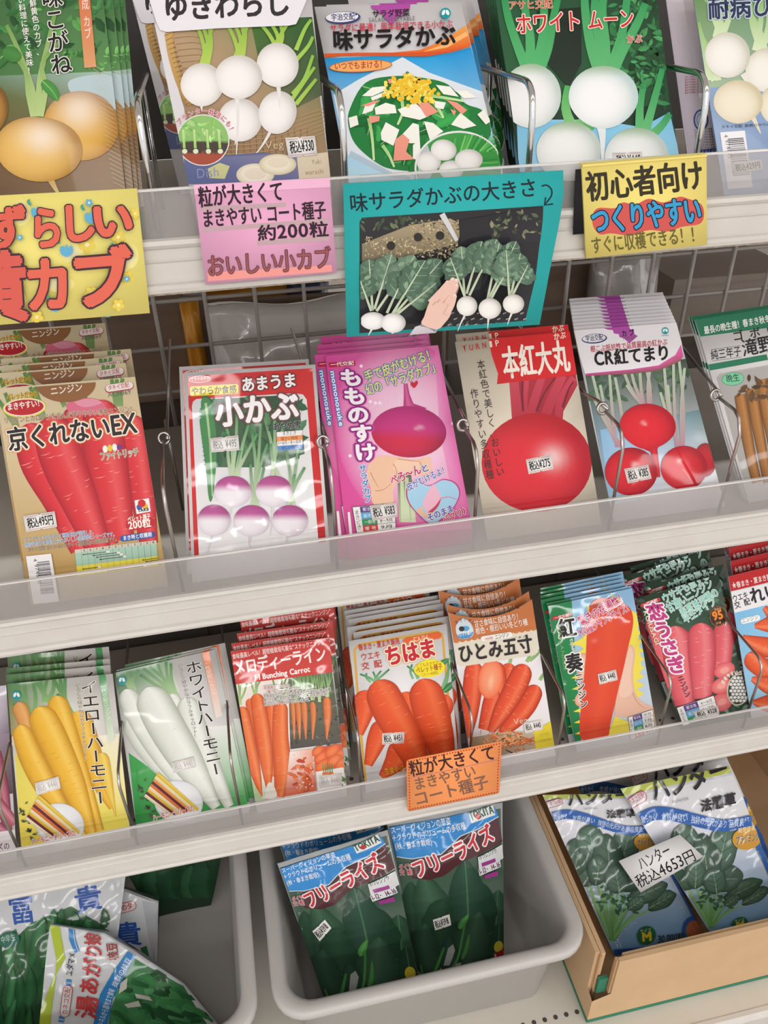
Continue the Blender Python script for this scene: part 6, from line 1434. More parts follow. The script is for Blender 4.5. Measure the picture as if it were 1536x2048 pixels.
# --- dark green spinach bags; drawn once, laid on each bag's own face
SQ = ((725, 152), (1300, 62), (1300, 870), (898, 985))
DG = ['33543e', '3c5f48', '2c4c38', '466a52', '38584a']
def spinach_bag(q, label, st=None, lean=30, y0=.43, seed=1):
    p = bag('spinach_seed_bag', 'L', q, SQ, lean, y0, W=.15, H=.20, B=.011, body='9a9fa0', seed=seed)
    p.poly([(735, 180), (1290, 90), (1300, 400), (1300, 870), (900, 985), (800, 500)], ['4a5a50', '4a5a50', '3f5a48', 'b9bcb6', 'a8b4a8', '4a6450'])
    p.poly([(1120, 880), (1180, 800), (1300, 780), (1300, 880), (1140, 920)], 'c4c8c6'); p.poly([(905, 860), (960, 840), (1080, 840), (1090, 880), (1060, 930), (910, 980)], 'c0c6c0')
    rnd = random.Random(3)
    for i, (b, t, w) in enumerate((((880, 880), (840, 440), 150), ((1240, 840), (1270, 480), 170), ((1180, 700), (1190, 440), 170), ((1000, 780), (900, 400), 210), ((1120, 700), (1100, 320), 190), ((990, 760), (1000, 520), 170), ((940, 900), (910, 640), 150), ((1240, 840), (1275, 640), 130), ((1120, 900), (1175, 580), 190), ((1060, 920), (1020, 700), 110))):
        b, t = np.array(b, float), np.array(t, float); m = (b + t) / 2 + rnd.uniform(-20, 20)
        p.leaf([b, m, t], w, DG[i % 5], '4f7a58' if i % 3 == 1 else None, edge='22402f', lob=.08, seed=i)
    p.poly([(1000, 850), (1020, 760), (1045, 740), (1055, 770), (1030, 850)], 'b8beb8'); p.poly([(1040, 890), (1060, 840), (1090, 836), (1078, 880)], 'c0c6c0')
    for t, w in (([(920, 972), (960, 880), (1000, 755)], 22), ([(1000, 945), (1040, 870), (1075, 790), (1110, 600)], 18), ([(905, 970), (900, 900), (890, 850)], 14)): p.stroke(t, w, w * .5, '64b858', '4a9050')
    p.leaf([(1075, 665), (1095, 630), (1120, 590)], 34, '5aa454', '8ac880'); p.leaf([(1090, 820), (1110, 770), (1125, 690)], 22, '5aa454')
    p.poly([(845, 322), (985, 300), (1080, 222), (1180, 180), (1275, 128), (1296, 250), (1180, 300), (1090, 330), (1000, 400), (930, 425), (845, 420)], '52282c')
    p.poly([(738, 182), (1000, 136), (1262, 84), (1278, 128), (1180, 180), (1080, 214), (985, 296), (850, 326), (772, 322)], '2a86cc')
    p.stroke([(772, 322), (850, 326), (985, 296), (1080, 214), (1180, 180), (1278, 128)], 4, 4, 'd4dce0', sm=False)
    p.poly([(1132, 116), (1252, 72), (1262, 120), (1142, 158)], 'dfe2e0'); p.text('TOKITA', (1142, 150), (1260, 112), 44, '24503a', bold=.05); p.ell(1176, 127, 13, 13, 0, 'c0282c', 14, 1)
    p.text('スーパーヴィジョンの草姿', (748, 212), (1042, 160), 32, 'e8eef2', bold=.012); p.text('＋クラウドのボリュームの多収種', (752, 250), (1114, 182), 32, 'e8eef2', bold=.012); p.text('(秋・春まき栽培)', (768, 288), (944, 252), 31, 'e8eef2', bold=.012)
    p.text('フリーライズ', (868, 424), (1262, 236), 88, 'c42636', bold=.04, out=[(.12, 'e8e6e6')])
    p.text('ダイヤ', (786, 386), (846, 372), 28, 'c8384a', bold=.03, out=[(.09, 'd8d8d8')]); p.text('交　配', (788, 412), (848, 402), 28, 'c8384a', bold=.03, out=[(.09, 'd8d8d8')])
    p.poly([(1166, 312), (1294, 262), (1300, 330), (1170, 384)], 'd5d6d8'); p.text('ホウレンソウ', (1174, 326), (1266, 298), 24, '2c3a34', bold=.02)
    p.poly([(1182, 340), (1254, 322), (1258, 340), (1186, 358)], '9a3a88'); p.poly([(1166, 368), (1280, 336), (1286, 368), (1172, 400)], 'e2e2e4'); p.text('1-12･14-16', (1172, 396), (1284, 368), 30, '6a2a5a', bold=.03); p.poly([(1196, 400), (1266, 384), (1270, 408), (1200, 418)], '9a3a88')
    p.ell(1272, 760, 22, 30, 10, 'd8c83a', 16, 1); p.poly([(1250, 800), (1300, 770), (1302, 868), (1244, 884)], 'c0242c'); p.text('L', (1258, 842), (1284, 838), 44, 'f0f0f0', bold=.04); p.text('3万', (1258, 876), (1296, 868), 26, 'f0f0f0', bold=.03)
    if st:
        base = p.local; p.local = p.raw_local
        sub_local = p.raw_local
        st_sheet = p.sticker
        p.sticker(st, '税込¥5918', lines=None, h=.66, y=.18)
        p.local = base
    return p, label
spq, lb = spinach_bag(((178, 210), (720, 118), (860, 900), (420, 1010)), 'dark spinach seed bag at the back of the bin, mostly hidden by the front two', None, 30, .512, 5)
spq.finish(lb, 'seed bag', 'spinach bags in the grey bin')
spq, lb = spinach_bag(((185, 365), (732, 198), (895, 1005), (445, 1108)), 'left front dark green spinach seed bag with a tilted price sticker, in the grey bin', ((356, 684), (416, 619), (448, 656), (391, 726)), 30, .452, 2)
spq.finish(lb, 'seed bag', 'spinach bags in the grey bin')
spq, lb = spinach_bag(SQ, 'right front dark green spinach seed bag in the grey bin, under the orange card', ((944, 616), (1026, 590), (1034, 642), (955, 667)), 30, .474, 3)
spq.finish(lb, 'seed bag', 'spinach bags in the grey bin')

# --- blue and white spinach bags in the box
HQ = ((140, 340), (670, 330), (1135, 1215), (585, 1335))
def box_bag(q, label, lean=46, y0=.425, seed=1, z=BF):
    p = bag('spinach_seed_bag', 'N', q, HQ, lean, y0, z, W=.15, H=.22, B=.009, body='dcdde2', seed=seed)
    p.poly([(205, 480), (740, 560), (1135, 1215), (585, 1335)], ['e6e6ec', 'dfe4ec', '6fa6d6', '6aa0d0'])
    p.poly([(140, 338), (670, 328), (680, 352), (150, 368)], 'b6c05a'); p.poly([(150, 368), (680, 352), (682, 360), (154, 378)], 'c4c4cc')
    LG = ['4f6e5e', '44624f', '5a7a68', '3c5848', '50705c']
    rnd = random.Random(4)
    for i, (x, y) in enumerate(((415, 890), (440, 930), (475, 900), (510, 930), (545, 900), (590, 930), (625, 900), (670, 940), (720, 930), (780, 960), (840, 1000), (560, 960), (500, 980))):
        p.stroke([(562 + (i % 5) * 3, 1240), (560 + (x - 560) * .42, 1110 - (i % 3) * 10), (x, y), (x + (x - 560) * .1, y - 60)], 24 if i % 2 else 17, 12, ('62a45e', '78b670', '569652')[i % 3], 'a4cc98')
    p.foliage((480, 900, 700, 1060), 46, ['44704e', '527c58', '3a6446'], 56, 11)
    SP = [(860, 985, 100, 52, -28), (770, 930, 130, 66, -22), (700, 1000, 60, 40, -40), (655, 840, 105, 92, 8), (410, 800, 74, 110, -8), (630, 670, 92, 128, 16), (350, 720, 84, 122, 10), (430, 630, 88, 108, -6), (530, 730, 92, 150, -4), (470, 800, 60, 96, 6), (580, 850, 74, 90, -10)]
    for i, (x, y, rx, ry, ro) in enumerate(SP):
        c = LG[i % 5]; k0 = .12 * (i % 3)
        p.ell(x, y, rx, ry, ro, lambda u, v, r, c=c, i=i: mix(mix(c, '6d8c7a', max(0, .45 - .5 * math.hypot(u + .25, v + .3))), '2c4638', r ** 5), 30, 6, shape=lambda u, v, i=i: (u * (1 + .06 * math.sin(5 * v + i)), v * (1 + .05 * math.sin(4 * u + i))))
        ca, sa = math.cos(math.radians(ro)), math.sin(math.radians(ro)); R_ = lambda u, v: (x + u * rx * ca - v * ry * sa, y + u * rx * sa + v * ry * ca)
        ax = (lambda t, w: R_(w, t)) if ry > rx else (lambda t, w: R_(-t, w))
        p.stroke([ax(.95, 0), ax(.2, .04), ax(-.7, 0)], 7, 2, '8cab92')
        for t in (.5, .1, -.3): p.stroke([ax(t, .02), ax(t - .22, .38), ax(t - .3, .62)], 4, 2, '34503f'); p.stroke([ax(t, -.02), ax(t - .22, -.38), ax(t - .3, -.62)], 4, 2, '34503f')
    p.stroke([(202, 476), (290, 458), (400, 480), (520, 520), (640, 552), (780, 548)], 58, 54, '2c62b0')
    for st, a, b in (('軟らかく', (206, 494), (292, 490)), ('食感が良い', (318, 494), (450, 514)), ('独特の光沢があり', (464, 520), (650, 566)), ('品質良好', (664, 566), (766, 562))): p.text(st, a, b, 36, 'c8d8ec', bold=.012)
    p.stroke([(745, 545), (860, 720), (1000, 960), (1130, 1200)], 26, 26, '2c62b0')
    p.poly([(576, 1296), (1060, 1250), (1132, 1196), (1136, 1216), (1080, 1262), (588, 1336)], '244f9c')
    p.text('ハンター', (294, 414), (668, 374), 92, '25222a', bold=.034); p.text('法蓮草', (522, 480), (694, 470), 50, '2a2830', bold=.04); p.text('HUNTER', (388, 430), (470, 424), 12, '8a8890')
    capsule(p, (176, 400), (240, 382), 22, 'c0586a'); capsule(p, (176, 400), (240, 382), 18, 'd9d4d8'); p.text('カネコ交配', (164, 412), (254, 386), 26, 'b84a5c', bold=.01)
    p.ell(764, 628, 80, 56, 10, 'd39c34', 30, 2); p.text('発芽促進', (712, 596), (800, 590), 24, 'f0e0b0', bold=.02); p.text('プライミング', (704, 654), (832, 644), 46, '4a4a52', bold=.03, out=[(.07, 'd8d4cc')])
    p.ell(768, 1200, 56, 62, 0, '2c6a44', 30, 2); p.text('サイズ', (728, 1190), (796, 1180), 30, 'd0dcc8'); p.text('M', (746, 1246), (804, 1238), 66, 'e0c83a', bold=.05)
    p.text('30,000粒', (840, 1254), (1010, 1240), 58, '25303e', bold=.02)
    p.ell(1068, 1170, 74, 86, -20, '2c5aa8', 30, 2); p.ell(1076, 1180, 60, 70, -20, 'a86040', 30, 2); p.foliage((1040, 1130, 1110, 1230), 30, ['b87048', '94502f', 'c8845c'], 14, 4)
    p.finish(label, 'seed bag', 'spinach bags in the cardboard box')
    return p
box_bag(((300, 175), (860, 90), (1280, 960), (740, 1060)), 'blue and white spinach seed bag at the very back of the cardboard box', 46, .525, 6)
box_bag(((640, 175), (1250, 70), (1660, 1020), (1200, 1110)), 'blue and white spinach bag behind the right one in the box, silver edge showing', 46, .490, 7)
box_bag(HQ, 'left blue and white spinach seed bag in the box, M badge near its bottom', 46, .452, 8)
rb = box_bag(((622, 302), (1288, 160), (1640, 1110), (1190, 1215)), 'right front blue and white spinach seed bag in the box, overlapping the left bag', 46, .426, 9)

# price card lying on the two bags
pc = Packet('price_card', BF, V['N'], ((612, 750), (990, 586), (1136, 722), (748, 945)), lean=46, y0=.398, thick=.0005, mat='card_paper', body='f0eff0')
pc.outline = None
Lc = pc.local([(612, 750), (990, 586), (1136, 722), (748, 945)])
pc.body_outline = [tuple(q) for q in Lc[::-1]]
pc.text('ハンター', (752, 812), (948, 712), 88, '202024', bold=.006); pc.text('税込4653円', (738, 922), (1100, 742), 84, '202024', bold=.006)
pc.finish('white handwritten price card lying on the bags in the cardboard box', 'price card')

# --- edamame bags in the left bin
def pods(p, L, cols, w, seed=0):
    rnd = random.Random(seed)
    for i, (a, b) in enumerate(L):
        a, b = np.array(a, float), np.array(b, float); m = (a + b) / 2 + np.array([rnd.uniform(-12, 12), 0]); p.leaf([a, m, b], w * rnd.uniform(.8, 1.15), cols[i % len(cols)], None, edge='1f4a2c', lob=.12, seed=seed + i)
PD = ['2f7040', '3a8048', '27603a', '48905a', '2a6a3c']
def edamame(q, label, full, y0, lean, seed):
    p = bag('edamame_seed_bag', 'K', q, None, lean, y0, W=.20, H=.26, B=.016, body='cdd0d4', seed=seed)
    return p
p = edamame(((560, 330), (905, 455), (890, 1010), (600, 980)), '', False, .560, 44, 3)
p.poly([(600, 800), (840, 700), (900, 1020), (600, 990)], '3a7a48'); p.poly([(820, 440), (905, 455), (925, 560), (880, 800), (850, 640)], 'b9bcc0')
capsule(p, (664, 495), (760, 468), 28, 'c04040'); capsule(p, (664, 495), (760, 468), 24, 'd6d2d0'); p.text('タネのタ', (646, 518), (770, 482), 38, 'c04040', bold=.03)
p.text('貴', (668, 706), (822, 690), 138, '2a56a8', bold=.022); p.text('く', (670, 430), (702, 420), 34, '3a4a5a')
p.poly([(705, 690), (800, 700), (815, 745), (740, 720)], 'dcdcde')
p.finish('smaller white edamame bag behind the large one, red oval mark, lower left bin', 'seed bag', 'edamame bags in the left bin')
p = edamame(((-240, 456), (715, 305), (590, 1330), (-50, 1440)), '', True, .505, 44, 4)
p.poly([(-200, 900), (0, 760), (200, 560), (420, 470), (560, 560), (640, 640), (640, 1400), (-200, 1450)], ['3a6a44', '2f5a3a', '4a7a50', '3a6a44', '3a6a44', '2f5a3a', '2a5034', '2a5034'])
p.text('富', (84, 574), (232, 552), 160, '2a56a8', bold=.022); p.text('貴', (448, 512), (600, 488), 140, '2a56a8', bold=.022)
rnd = random.Random(6); LP = []
for i in range(30):
    x = -120 + (i % 10) * 62 + rnd.uniform(-16, 16); y = 720 + (i // 10) * 200 + rnd.uniform(-30, 30); LP.append(((x, y + 110), (x + rnd.uniform(-10, 50), y - 110)))
LP += [((300, 600), (330, 480)), ((360, 590), (372, 480)), ((440, 600), (436, 500)), ((520, 620), (512, 540)), ((600, 600), (598, 490)), ((230, 660), (270, 520)), ((610, 680), (618, 610))]
pods(p, LP[:22], PD, 62, 3); pods(p, LP[22:], PD[::-1], 58, 40)
p.ell(76, 655, 62, 44, -10, '2f6a5c', 26, 2); p.text('中早生', (36, 676), (116, 656), 40, 'a8c8b8', bold=.02)
p.finish('large white edamame seed bag with blue lettering and green pods, in the lower left bin', 'seed bag', 'edamame bags in the left bin')
# dark green bag at the back of the left bin
p = bag('spinach_seed_bag', 'K', ((650, 150), (1275, 120), (1215, 410), (820, 440)), None, 30, .630, W=.2, H=.14, B=.012, body='24402c', seed=12)
pods(p, [((760 + i * 46, 430), (720 + i * 50 + (i % 3) * 20, 170 + (i % 2) * 60)) for i in range(11)], ['244830', '2c5438', '1f3c28', '35603f'], 120, 5)
p.finish('dark green seed bag at the back of the lower left bin, under the shelf edge', 'seed bag')
# front bag lying on its side
W3 = [(290, 590), (600, 636), (760, 732), (1050, 925), (1245, 1165), (1270, 1300), (222, 1330)]
p = bag('edamame_seed_bag', 'K', ((290, 590), (760, 560), (1270, 1330), (222, 1330)), None, 46, .452, W=.26, H=.18, B=.014, body='d3d7da', seed=7)
Lw = p.local(W3)[::-1]; p.outline = [tuple(a) for a in Lw]; p.body_outline = p.outline
p.poly([(290, 590), (600, 636), (760, 732), (700, 900), (590, 1330), (290, 1330), (330, 800)], 'd3d7da')
p.poly([(745, 745), (1050, 925), (1270, 1300), (600, 1330), (640, 1060), (700, 900)], ['4a8a5a', '3a7a4a', '2f6a40', '2f6a40', '4a8a5a', '3f804e'])
rnd = random.Random(9)
for k in range(5):
    p.strokes([[(x, y), (x + rnd.uniform(20, 80), y + rnd.uniform(-10, 40)), (x + rnd.uniform(60, 160), y + rnd.uniform(20, 90))] for x, y in [(rnd.uniform(640, 1120), 0) for _ in range(16)] for y in [rnd.uniform(max(800, 760 + (x - 700) * .55), 1300)]], 38, 20, ['3f8a50', '2f7040', '58a066', '2a6038', '4a9458'][k], ['2a6a3a', '225530', '3a8048', '1f4a2c', '357a46'][k])
for q in ([(700, 900), (740, 870), (735, 930), (690, 960)], [(720, 1020), (800, 1000), (815, 1030), (740, 1040)], [(780, 960), (860, 975), (880, 1000), (790, 985)]): p.poly(q, 'cfd2c8')
p.poly([(290, 592), (345, 588), (386, 770), (335, 860), (304, 1100), (298, 1330), (222, 1330), (245, 1060), (330, 850), (335, 780)], 'b2c438')
p.strip([(415, 590), (425, 660), (455, 730)], [38, 36, 30], '3a86c8', 1); p.stroke([(425, 592), (440, 670), (462, 728)], 4, 4, 'd3d7da')
for a in ((405, 905), (365, 1110)): p.poly([(a[0] - 12, a[1] - 20), (a[0] + 18, a[1] - 16), (a[0] + 12, a[1] + 18), (a[0] - 18, a[1] + 14)], '3a86c8'); p.stroke([(a[0] - 14, a[1] - 2), (a[0] + 14, a[1] + 2)], 5, 5, 'd3d7da', sm=False)
p.strip([(545, 1330), (580, 1160), (620, 980), (690, 850), (762, 735)], [80, 78, 76, 66, 50], '2a80c4', 4)
p.text('トンネルから露地まで食味', (596, 1165), (672, 938), 40, 'dfe8f0', bold=.01) ; p.text('抜群の枝豆', (678, 926), (764, 770), 36, 'dfe8f0', bold=.01)
capsule(p, (385, 1070), (402, 945), 28, 'c04848'); capsule(p, (385, 1070), (402, 945), 24, 'd6d8da'); p.text('カネコ交配', (400, 1084), (420, 930), 34, 'c04848', bold=.01)
p.text('エダマメ', (428, 868), (450, 738), 44, '2a2c30', bold=.02)
p.text('湯', (566, 1110), (580, 980), 128, 'c23a3c', bold=.026); p.text('あ', (572, 975), (584, 872), 112, 'c23a3c', bold=.026); p.text('が', (584, 875), (604, 778), 112, 'c23a3c', bold=.026); p.text('り', (594, 772), (606, 690), 104, 'c23a3c', bold=.026); p.text('娘', (592, 690), (590, 616), 96, 'b03a3c', bold=.024)
p.text('枝豆', (694, 764), (680, 668), 64, '9a3a38', bold=.03)
p.finish('crumpled edamame bag lying sideways, lime stripe and red lettering, lower left bin', 'seed bag', 'edamame bags in the left bin')
# ------------------------------------------------------------------ hand lettered cards on the front rails
class Card(Sheet):
    def __init__(s, name, view, q, Y=0.4905, lean=2.0, thick=0.0011, col='f0e06a', mat='card_paper', rnd=0.0):
        th = math.radians(lean)
        O = on_y(view[0] + q[3][0] / view[2], view[1] + q[3][1] / view[2], Y)
        super().__init__(O, (1, 0, 0), (0, math.sin(th), math.cos(th)), view)
        L = s.local(q); s.name, s.thick, s.mat, s.col = name, thick, mat, col; s.extra = []
        if rnd:
            out = []
            n = len(L)
            for i in range(n):
                a, b, c = L[i - 1], L[i], L[(i + 1) % n]; u = (a - b) / np.linalg.norm(a - b); v = (c - b) / np.linalg.norm(c - b)
                for t in np.linspace(0, 1, 5): p = b + u * rnd * (1 - t) ** 2 + v * rnd * t ** 2; out.append(p)
            L = np.array(out)
        s.ol = [tuple(p) for p in L[::-1]]
        hull = list(s.local(q)[::-1]); s.outline = hull if len(q) == 4 else None
    def finish(s, label, cat='sign card', group=None):
        me = sheet_mesh(s.name, [(s, 0)], [s.mat], s.ol, s.col, s.thick)
        o = bpy.data.objects.new(s.name, me); COL.objects.link(o); o.matrix_world = frame_matrix(s.O, s.ex, s.ey); tag(o, label, cat, group); s.obj = o
        for c in s.extra: pass
        return o
def marker(s, st, p0, p1, h, col, **kw): s.text(st, p0, p1, h, col, bold=kw.pop('bold', .03), **kw)

# yellow card, left
c = Card('sign_card', V['A'], ((-330, 1172), (808, 1113), (885, 1850), (-330, 1945)), lean=6, col='f0e382')
rnd = random.Random(8)
for i in range(12): x, y = rnd.uniform(-300, 820), rnd.uniform(1180, 1860); c.ell(x, y, rnd.uniform(50, 100), rnd.uniform(40, 80), 0, lambda a, b, r: mix('f0ebc8', 'f0e382', r ** 1.5), 22, 4)
def flower(s, x, y, r, col, cc):
    for k in range(5): a = 1.2566 * k + .3; s.ell(x + r * .6 * math.cos(a), y + r * .6 * math.sin(a), r * .5, r * .42, math.degrees(a), col, 12, 1)
    s.ell(x, y, r * .3, r * .3, 0, cc, 10, 1)
for x, y, r in ((515, 1445, 48), (750, 1640, 40), (540, 1730, 36), (700, 1800, 34), (60, 1660, 40), (700, 1400, 36), (-90, 1330, 40), (220, 1870, 36), (800, 1260, 30)): flower(c, x, y, r, 'e8cf5c', 'f2e9b0')
for x, y, r in ((528, 1196, 22), (750, 1645, 18), (120, 1400, 18), (640, 1880, 18)): flower(c, x, y, r, '6cb0d0', 'eef0e0')
def tulip(s, x, y, r, rot=0):
    s.blob([(x - r, y - r * .4), (x - r * .5, y - r * .7), (x - r * .25, y - r * .35), (x, y - r), (x + r * .3, y - r * .35), (x + r * .7, y - r * .8), (x + r, y - r * .2), (x + r * .8, y + r * .6), (x, y + r), (x - r * .8, y + r * .6)], '66b0d4'); s.leaf([(x - r, y - r), (x - r * 1.4, y - r * 1.6), (x - r * 1.2, y - r * 2)], r * .5, '5aa890')
for x, y in ((225, 1250), (540, 1280), (395, 1475), (715, 1505), (-60, 1520), (330, 1800)): tulip(c, x, y, 38)
LT = dict(bold=.05, out=[(.08, '4a343c')])
c.text('め', (-300, 1500), (-80, 1486), 240, 'dc6656', **LT)
c.text('ず', (-60, 1470), (175, 1455), 250, 'dc6656', **LT); c.text('ら', (190, 1470), (385, 1455), 250, 'e06c5a', **LT); c.text('し', (360, 1430), (580, 1415), 225, 'e06c5a', **LT); c.text('い', (545, 1410), (800, 1390), 215, 'e06c5a', **LT)
c.text('黄', (-190, 1900), (185, 1875), 400, 'd66258', **LT); c.text('カ', (160, 1840), (440, 1820), 320, 'e06c5a', **LT); c.text('ブ', (430, 1820), (800, 1790), 340, 'e06c5a', **LT)
c.finish('large yellow flowered card with red hand lettering hanging on the top rail at the left')

# pink card
c = Card('sign_card', V['A'], ((1143, 1092), (1946, 1050), (1990, 1610), (1215, 1680)), lean=4, col='e8aacd', thick=.0006)
for q in (((1180, 1222), (1690, 1196), (1690, 1222), (1180, 1250)), ((1195, 1345), (1940, 1290), (1940, 1316), (1195, 1372)), ((1520, 1425), (1945, 1392), (1945, 1420), (1520, 1452))): c.poly(q, 'c2a6ac')
c.poly([(1225, 1610), (1958, 1565), (1962, 1604), (1228, 1662)], 'ee9c96'); c.poly([(1150, 1150), (1950, 1106), (1948, 1050), (1143, 1092)], 'edb8d6')
marker(c, '粒が大きくて', (1175, 1226), (1680, 1186), 122, '3a2c34'); marker(c, 'まきやすい コート種子', (1196, 1345), (1930, 1290), 108, '3a2c34'); marker(c, '約200粒', (1522, 1424), (1946, 1396), 92, '3a2c34', bold=.022)
c.text('おいしい小カブ', (1225, 1636), (1962, 1584), 128, '9c5a5e', bold=.02, out=[(.05, '4a2a30')])
c.finish('pink card with dark hand lettering taped to the top rail')

# teal card with a photo
qt = [(610, 1085), (1910, 1006), (1912, 1150), (1890, 1300), (1830, 1600), (1770, 1918), (630, 1990)]
c = Card('sign_card', V['B'], qt, lean=4, col='34b2b3', thick=.0006); c.outline = None
X = lambda x, y: (1418 + (x - 0) * 1.1076, y * 1.1076)        # from the right-hand crop to this card's own measure
marker(c, '味サラダかぶの大きさ', (650, 1258), (1762, 1160), 112, '26323a', bold=.014)
c.stroke([(1782, 1100), (1812, 1094), (1840, 1120), (1838, 1160), (1800, 1208)], 9, 9, '213038'); c.stroke([(1806, 1165), (1798, 1212), (1850, 1205)], 9, 9, '213038', sm=False)
PH = [(706, 1310), (722, 1286), (1789, 1216), (1786, 1300), (1745, 1640), (1684, 1894), (705, 1968)]
pic = Sheet(c.O, c.ex, c.ey, V['B']); pic.layer = 1
pol = pic.local(PH)[::-1]; pic.outline = [tuple(p) for p in pol]
pic.poly(PH, '2c2c30')
pic.foliage((720, 1270, 1100, 1370), 26, ['4a5a44', '3a4a38', '6a7a5a'], 60, 3)
pic.poly([(720, 1440), (1000, 1330), (1240, 1290), (1320, 1330), (1280, 1440), (1000, 1510), (720, 1570)], ['8a8068', 'a8987a', 'b0a080', 'a8987a', '8a7c60', '7a6e56', '6e6450'])
pic.foliage((740, 1400, 1290, 1520), 420, ['b8a888', '9a8c6c', '7a6e54', 'c8b898', '8a7c60'], 22, 5)
pic.foliage((1000, 1300, 1300, 1420), 150, ['b8a888', '9a8c6c', '6a6048', 'c8b898', '544c3c'], 22, 15)
for x, y in ((890, 1450), (1050, 1400), (1180, 1390)): pic.ell(x, y, 26, 26, 0, '2c2a28', 12, 2)
pic.poly([(1290, 1300), (1790, 1216), (1786, 1420), (1300, 1470)], ['26262a', '28282c', '323238', '2a2a2e'])
pic.foliage((1480, 1240, 1790, 1400), 40, ['55604a', '6a7458', '8a8468', '3f4a38'], 50, 6)
pic.stroke([(1190, 1262), (1240, 1350), (1278, 1420)], 34, 22, 'cfd2d6', sm=False)
pic.foliage((1120, 1900, 1720, 1970), 60, ['55555a', '6a6a70', '3a3a40'], 30, 7)
for k in range(34): pic.stroke([(1140 + k * 17, 1850 + (k % 3) * 34), (1160 + k * 17, 1842 + (k % 3) * 34)], 9, 7, '9a9a9e', sm=False)
GL = ['64826c', '7a9880', '56745f', '88a68a', '617f68']
def lf(p, pts, w, k):
    p.leaf(pts, w, GL[k % 5], None, edge='486252', lob=.16, seed=k)
    a, b = np.array(pts[0], float), np.array(pts[-1], float); d = b - a; nn = np.array([-d[1], d[0]]); nn = nn / np.linalg.norm(nn); rnd = random.Random(k)
    for i in range(7):
        t = .12 + .11 * i; q = a + d * t
        for sg in (-1, 1): p.stroke([q, q + d * .09 + nn * sg * w * .2, q + d * .14 + nn * sg * w * .36 * math.sin(math.pi * min(1, t + .1))], 4, 2, '93ae94' if (i + k) % 2 else '53705c')
        e = q + nn * rnd.choice((-1, 1)) * w * rnd.uniform(.1, .3); p.ell(e[0], e[1], w * .13, w * .07, rnd.uniform(0, 180), GL[(k + i) % 5], 8, 1)
    p.stroke(pts, w * .06, w * .02, 'c6d4bc')
for k, (b, t) in enumerate((((780, 1830), (760, 1560)), ((790, 1820), (880, 1530)), ((770, 1830), (700, 1640)), ((800, 1830), (1000, 1540)), ((860, 1840), (960, 1620)), ((900, 1850), (1150, 1560)), ((910, 1850), (1120, 1680)), ((890, 1840), (1060, 1560)))):
    b = np.array(b, float); t = np.array(t, float); m = b + (t - b) * .5
    pic.stroke([b, m, t], 16, 8, 'c8d4b8', '9ab090'); lf(pic, [m * .8 + b * .2, m * .35 + t * .65, t + (t - b) * .12], 170, k)
pic.turnip(775, 1880, 74, 52, 0, 'f0f0f0', 'b8b4b4', tail=[(770, 1925), (745, 1970)], tw=14); pic.turnip(894, 1892, 72, 58, 0, 'f2f2f2', 'b8b4b4', tail=[(890, 1950), (884, 1975)], tw=14)
for k, (b, t) in enumerate((((1310, 1730), (1290, 1470)), ((1320, 1720), (1400, 1440)), ((1335, 1730), (1480, 1430)), ((1440, 1750), (1500, 1450)), ((1450, 1740), (1590, 1440)), ((1460, 1740), (1560, 1560)), ((1570, 1730), (1620, 1500)), ((1580, 1720), (1660, 1560)), ((1560, 1730), (1540, 1480)), ((1300, 1730), (1220, 1520)))):
    b = np.array(b, float); t = np.array(t, float); m = b + (t - b) * .5
    pic.stroke([b, m, t], 15, 8, 'ccd6bc', '9ab090'); lf(pic, [m * .9 + b * .1, m * .35 + t * .65, t + (t - b) * .1], 150, k + 3)
pic.turnip(1310, 1780, 60, 58, 0, 'f0efec', 'b4b0ac', tail=[(1300, 1830), (1275, 1880), (1255, 1930)], tw=13); pic.turnip(1443, 1795, 66, 60, 0, 'f0efec', 'b4b0ac', tail=[(1435, 1850), (1430, 1920)], tw=13); pic.turnip(1580, 1768, 62, 56, 0, 'f0efec', 'b4b0ac', tail=[(1570, 1820), (1555, 1860), (1545, 1890)], tw=13)
# the hand in the photo
sk, sd = 'e6c0b2', 'c4988a'
pic.poly([(975, 1950), (1010, 1900), (1060, 1885), (1140, 1910), (1125, 1948)], ['c4bcc8', 'd4ccd4', 'd4ccd4', 'c4bcc8', 'b4acb8'])
pic.stroke([(1040, 1890), (1085, 1900), (1130, 1925)], 14, 14, '8a8492')
pic.blob([(1048, 1885), (1062, 1840), (1082, 1780), (1110, 1730), (1160, 1712), (1205, 1730), (1222, 1770), (1215, 1830), (1180, 1880), (1135, 1915)], sk)
for k, (a, m, t, w) in enumerate((((1095, 1760), (1150, 1700), (1196, 1645), 34), ((1120, 1745), (1180, 1680), (1226, 1628), 36), ((1155, 1745), (1205, 1690), (1246, 1634), 36), ((1190, 1765), (1222, 1715), (1248, 1662), 34), ((1190, 1830), (1222, 1770), (1236, 1722), 36))):
    pic.stroke([a, m, t], w, w * .72, sk); pic.ell(t[0], t[1], w * .37, w * .42, -30, sk, 14, 2)
    nl = np.array(t) + np.array((1, -6)); pic.ell(nl[0], nl[1], w * .17, w * .26, 38, 'f2d8d0', 10, 1)
    if k < 4: pic.stroke([(a[0] + 14, a[1] + 16), (m[0] + 15, m[1] + 14), (t[0] + 13, t[1] + 10)], 5, 3, sd)
c.finish('teal card holding a photo of harvested turnips and a hand, on the top rail')
m2 = sheet_mesh('photo_print', [(pic, 0)], ['printed_gloss'], [tuple(p) for p in pol], '2c2c30', .0002)
o2 = bpy.data.objects.new('photo_print', m2); COL.objects.link(o2); o2.parent = c.obj; o2.location = (0, 0, .00025 + c.layer * GAP); o2['label'] = 'photo of turnips beside an open hand'

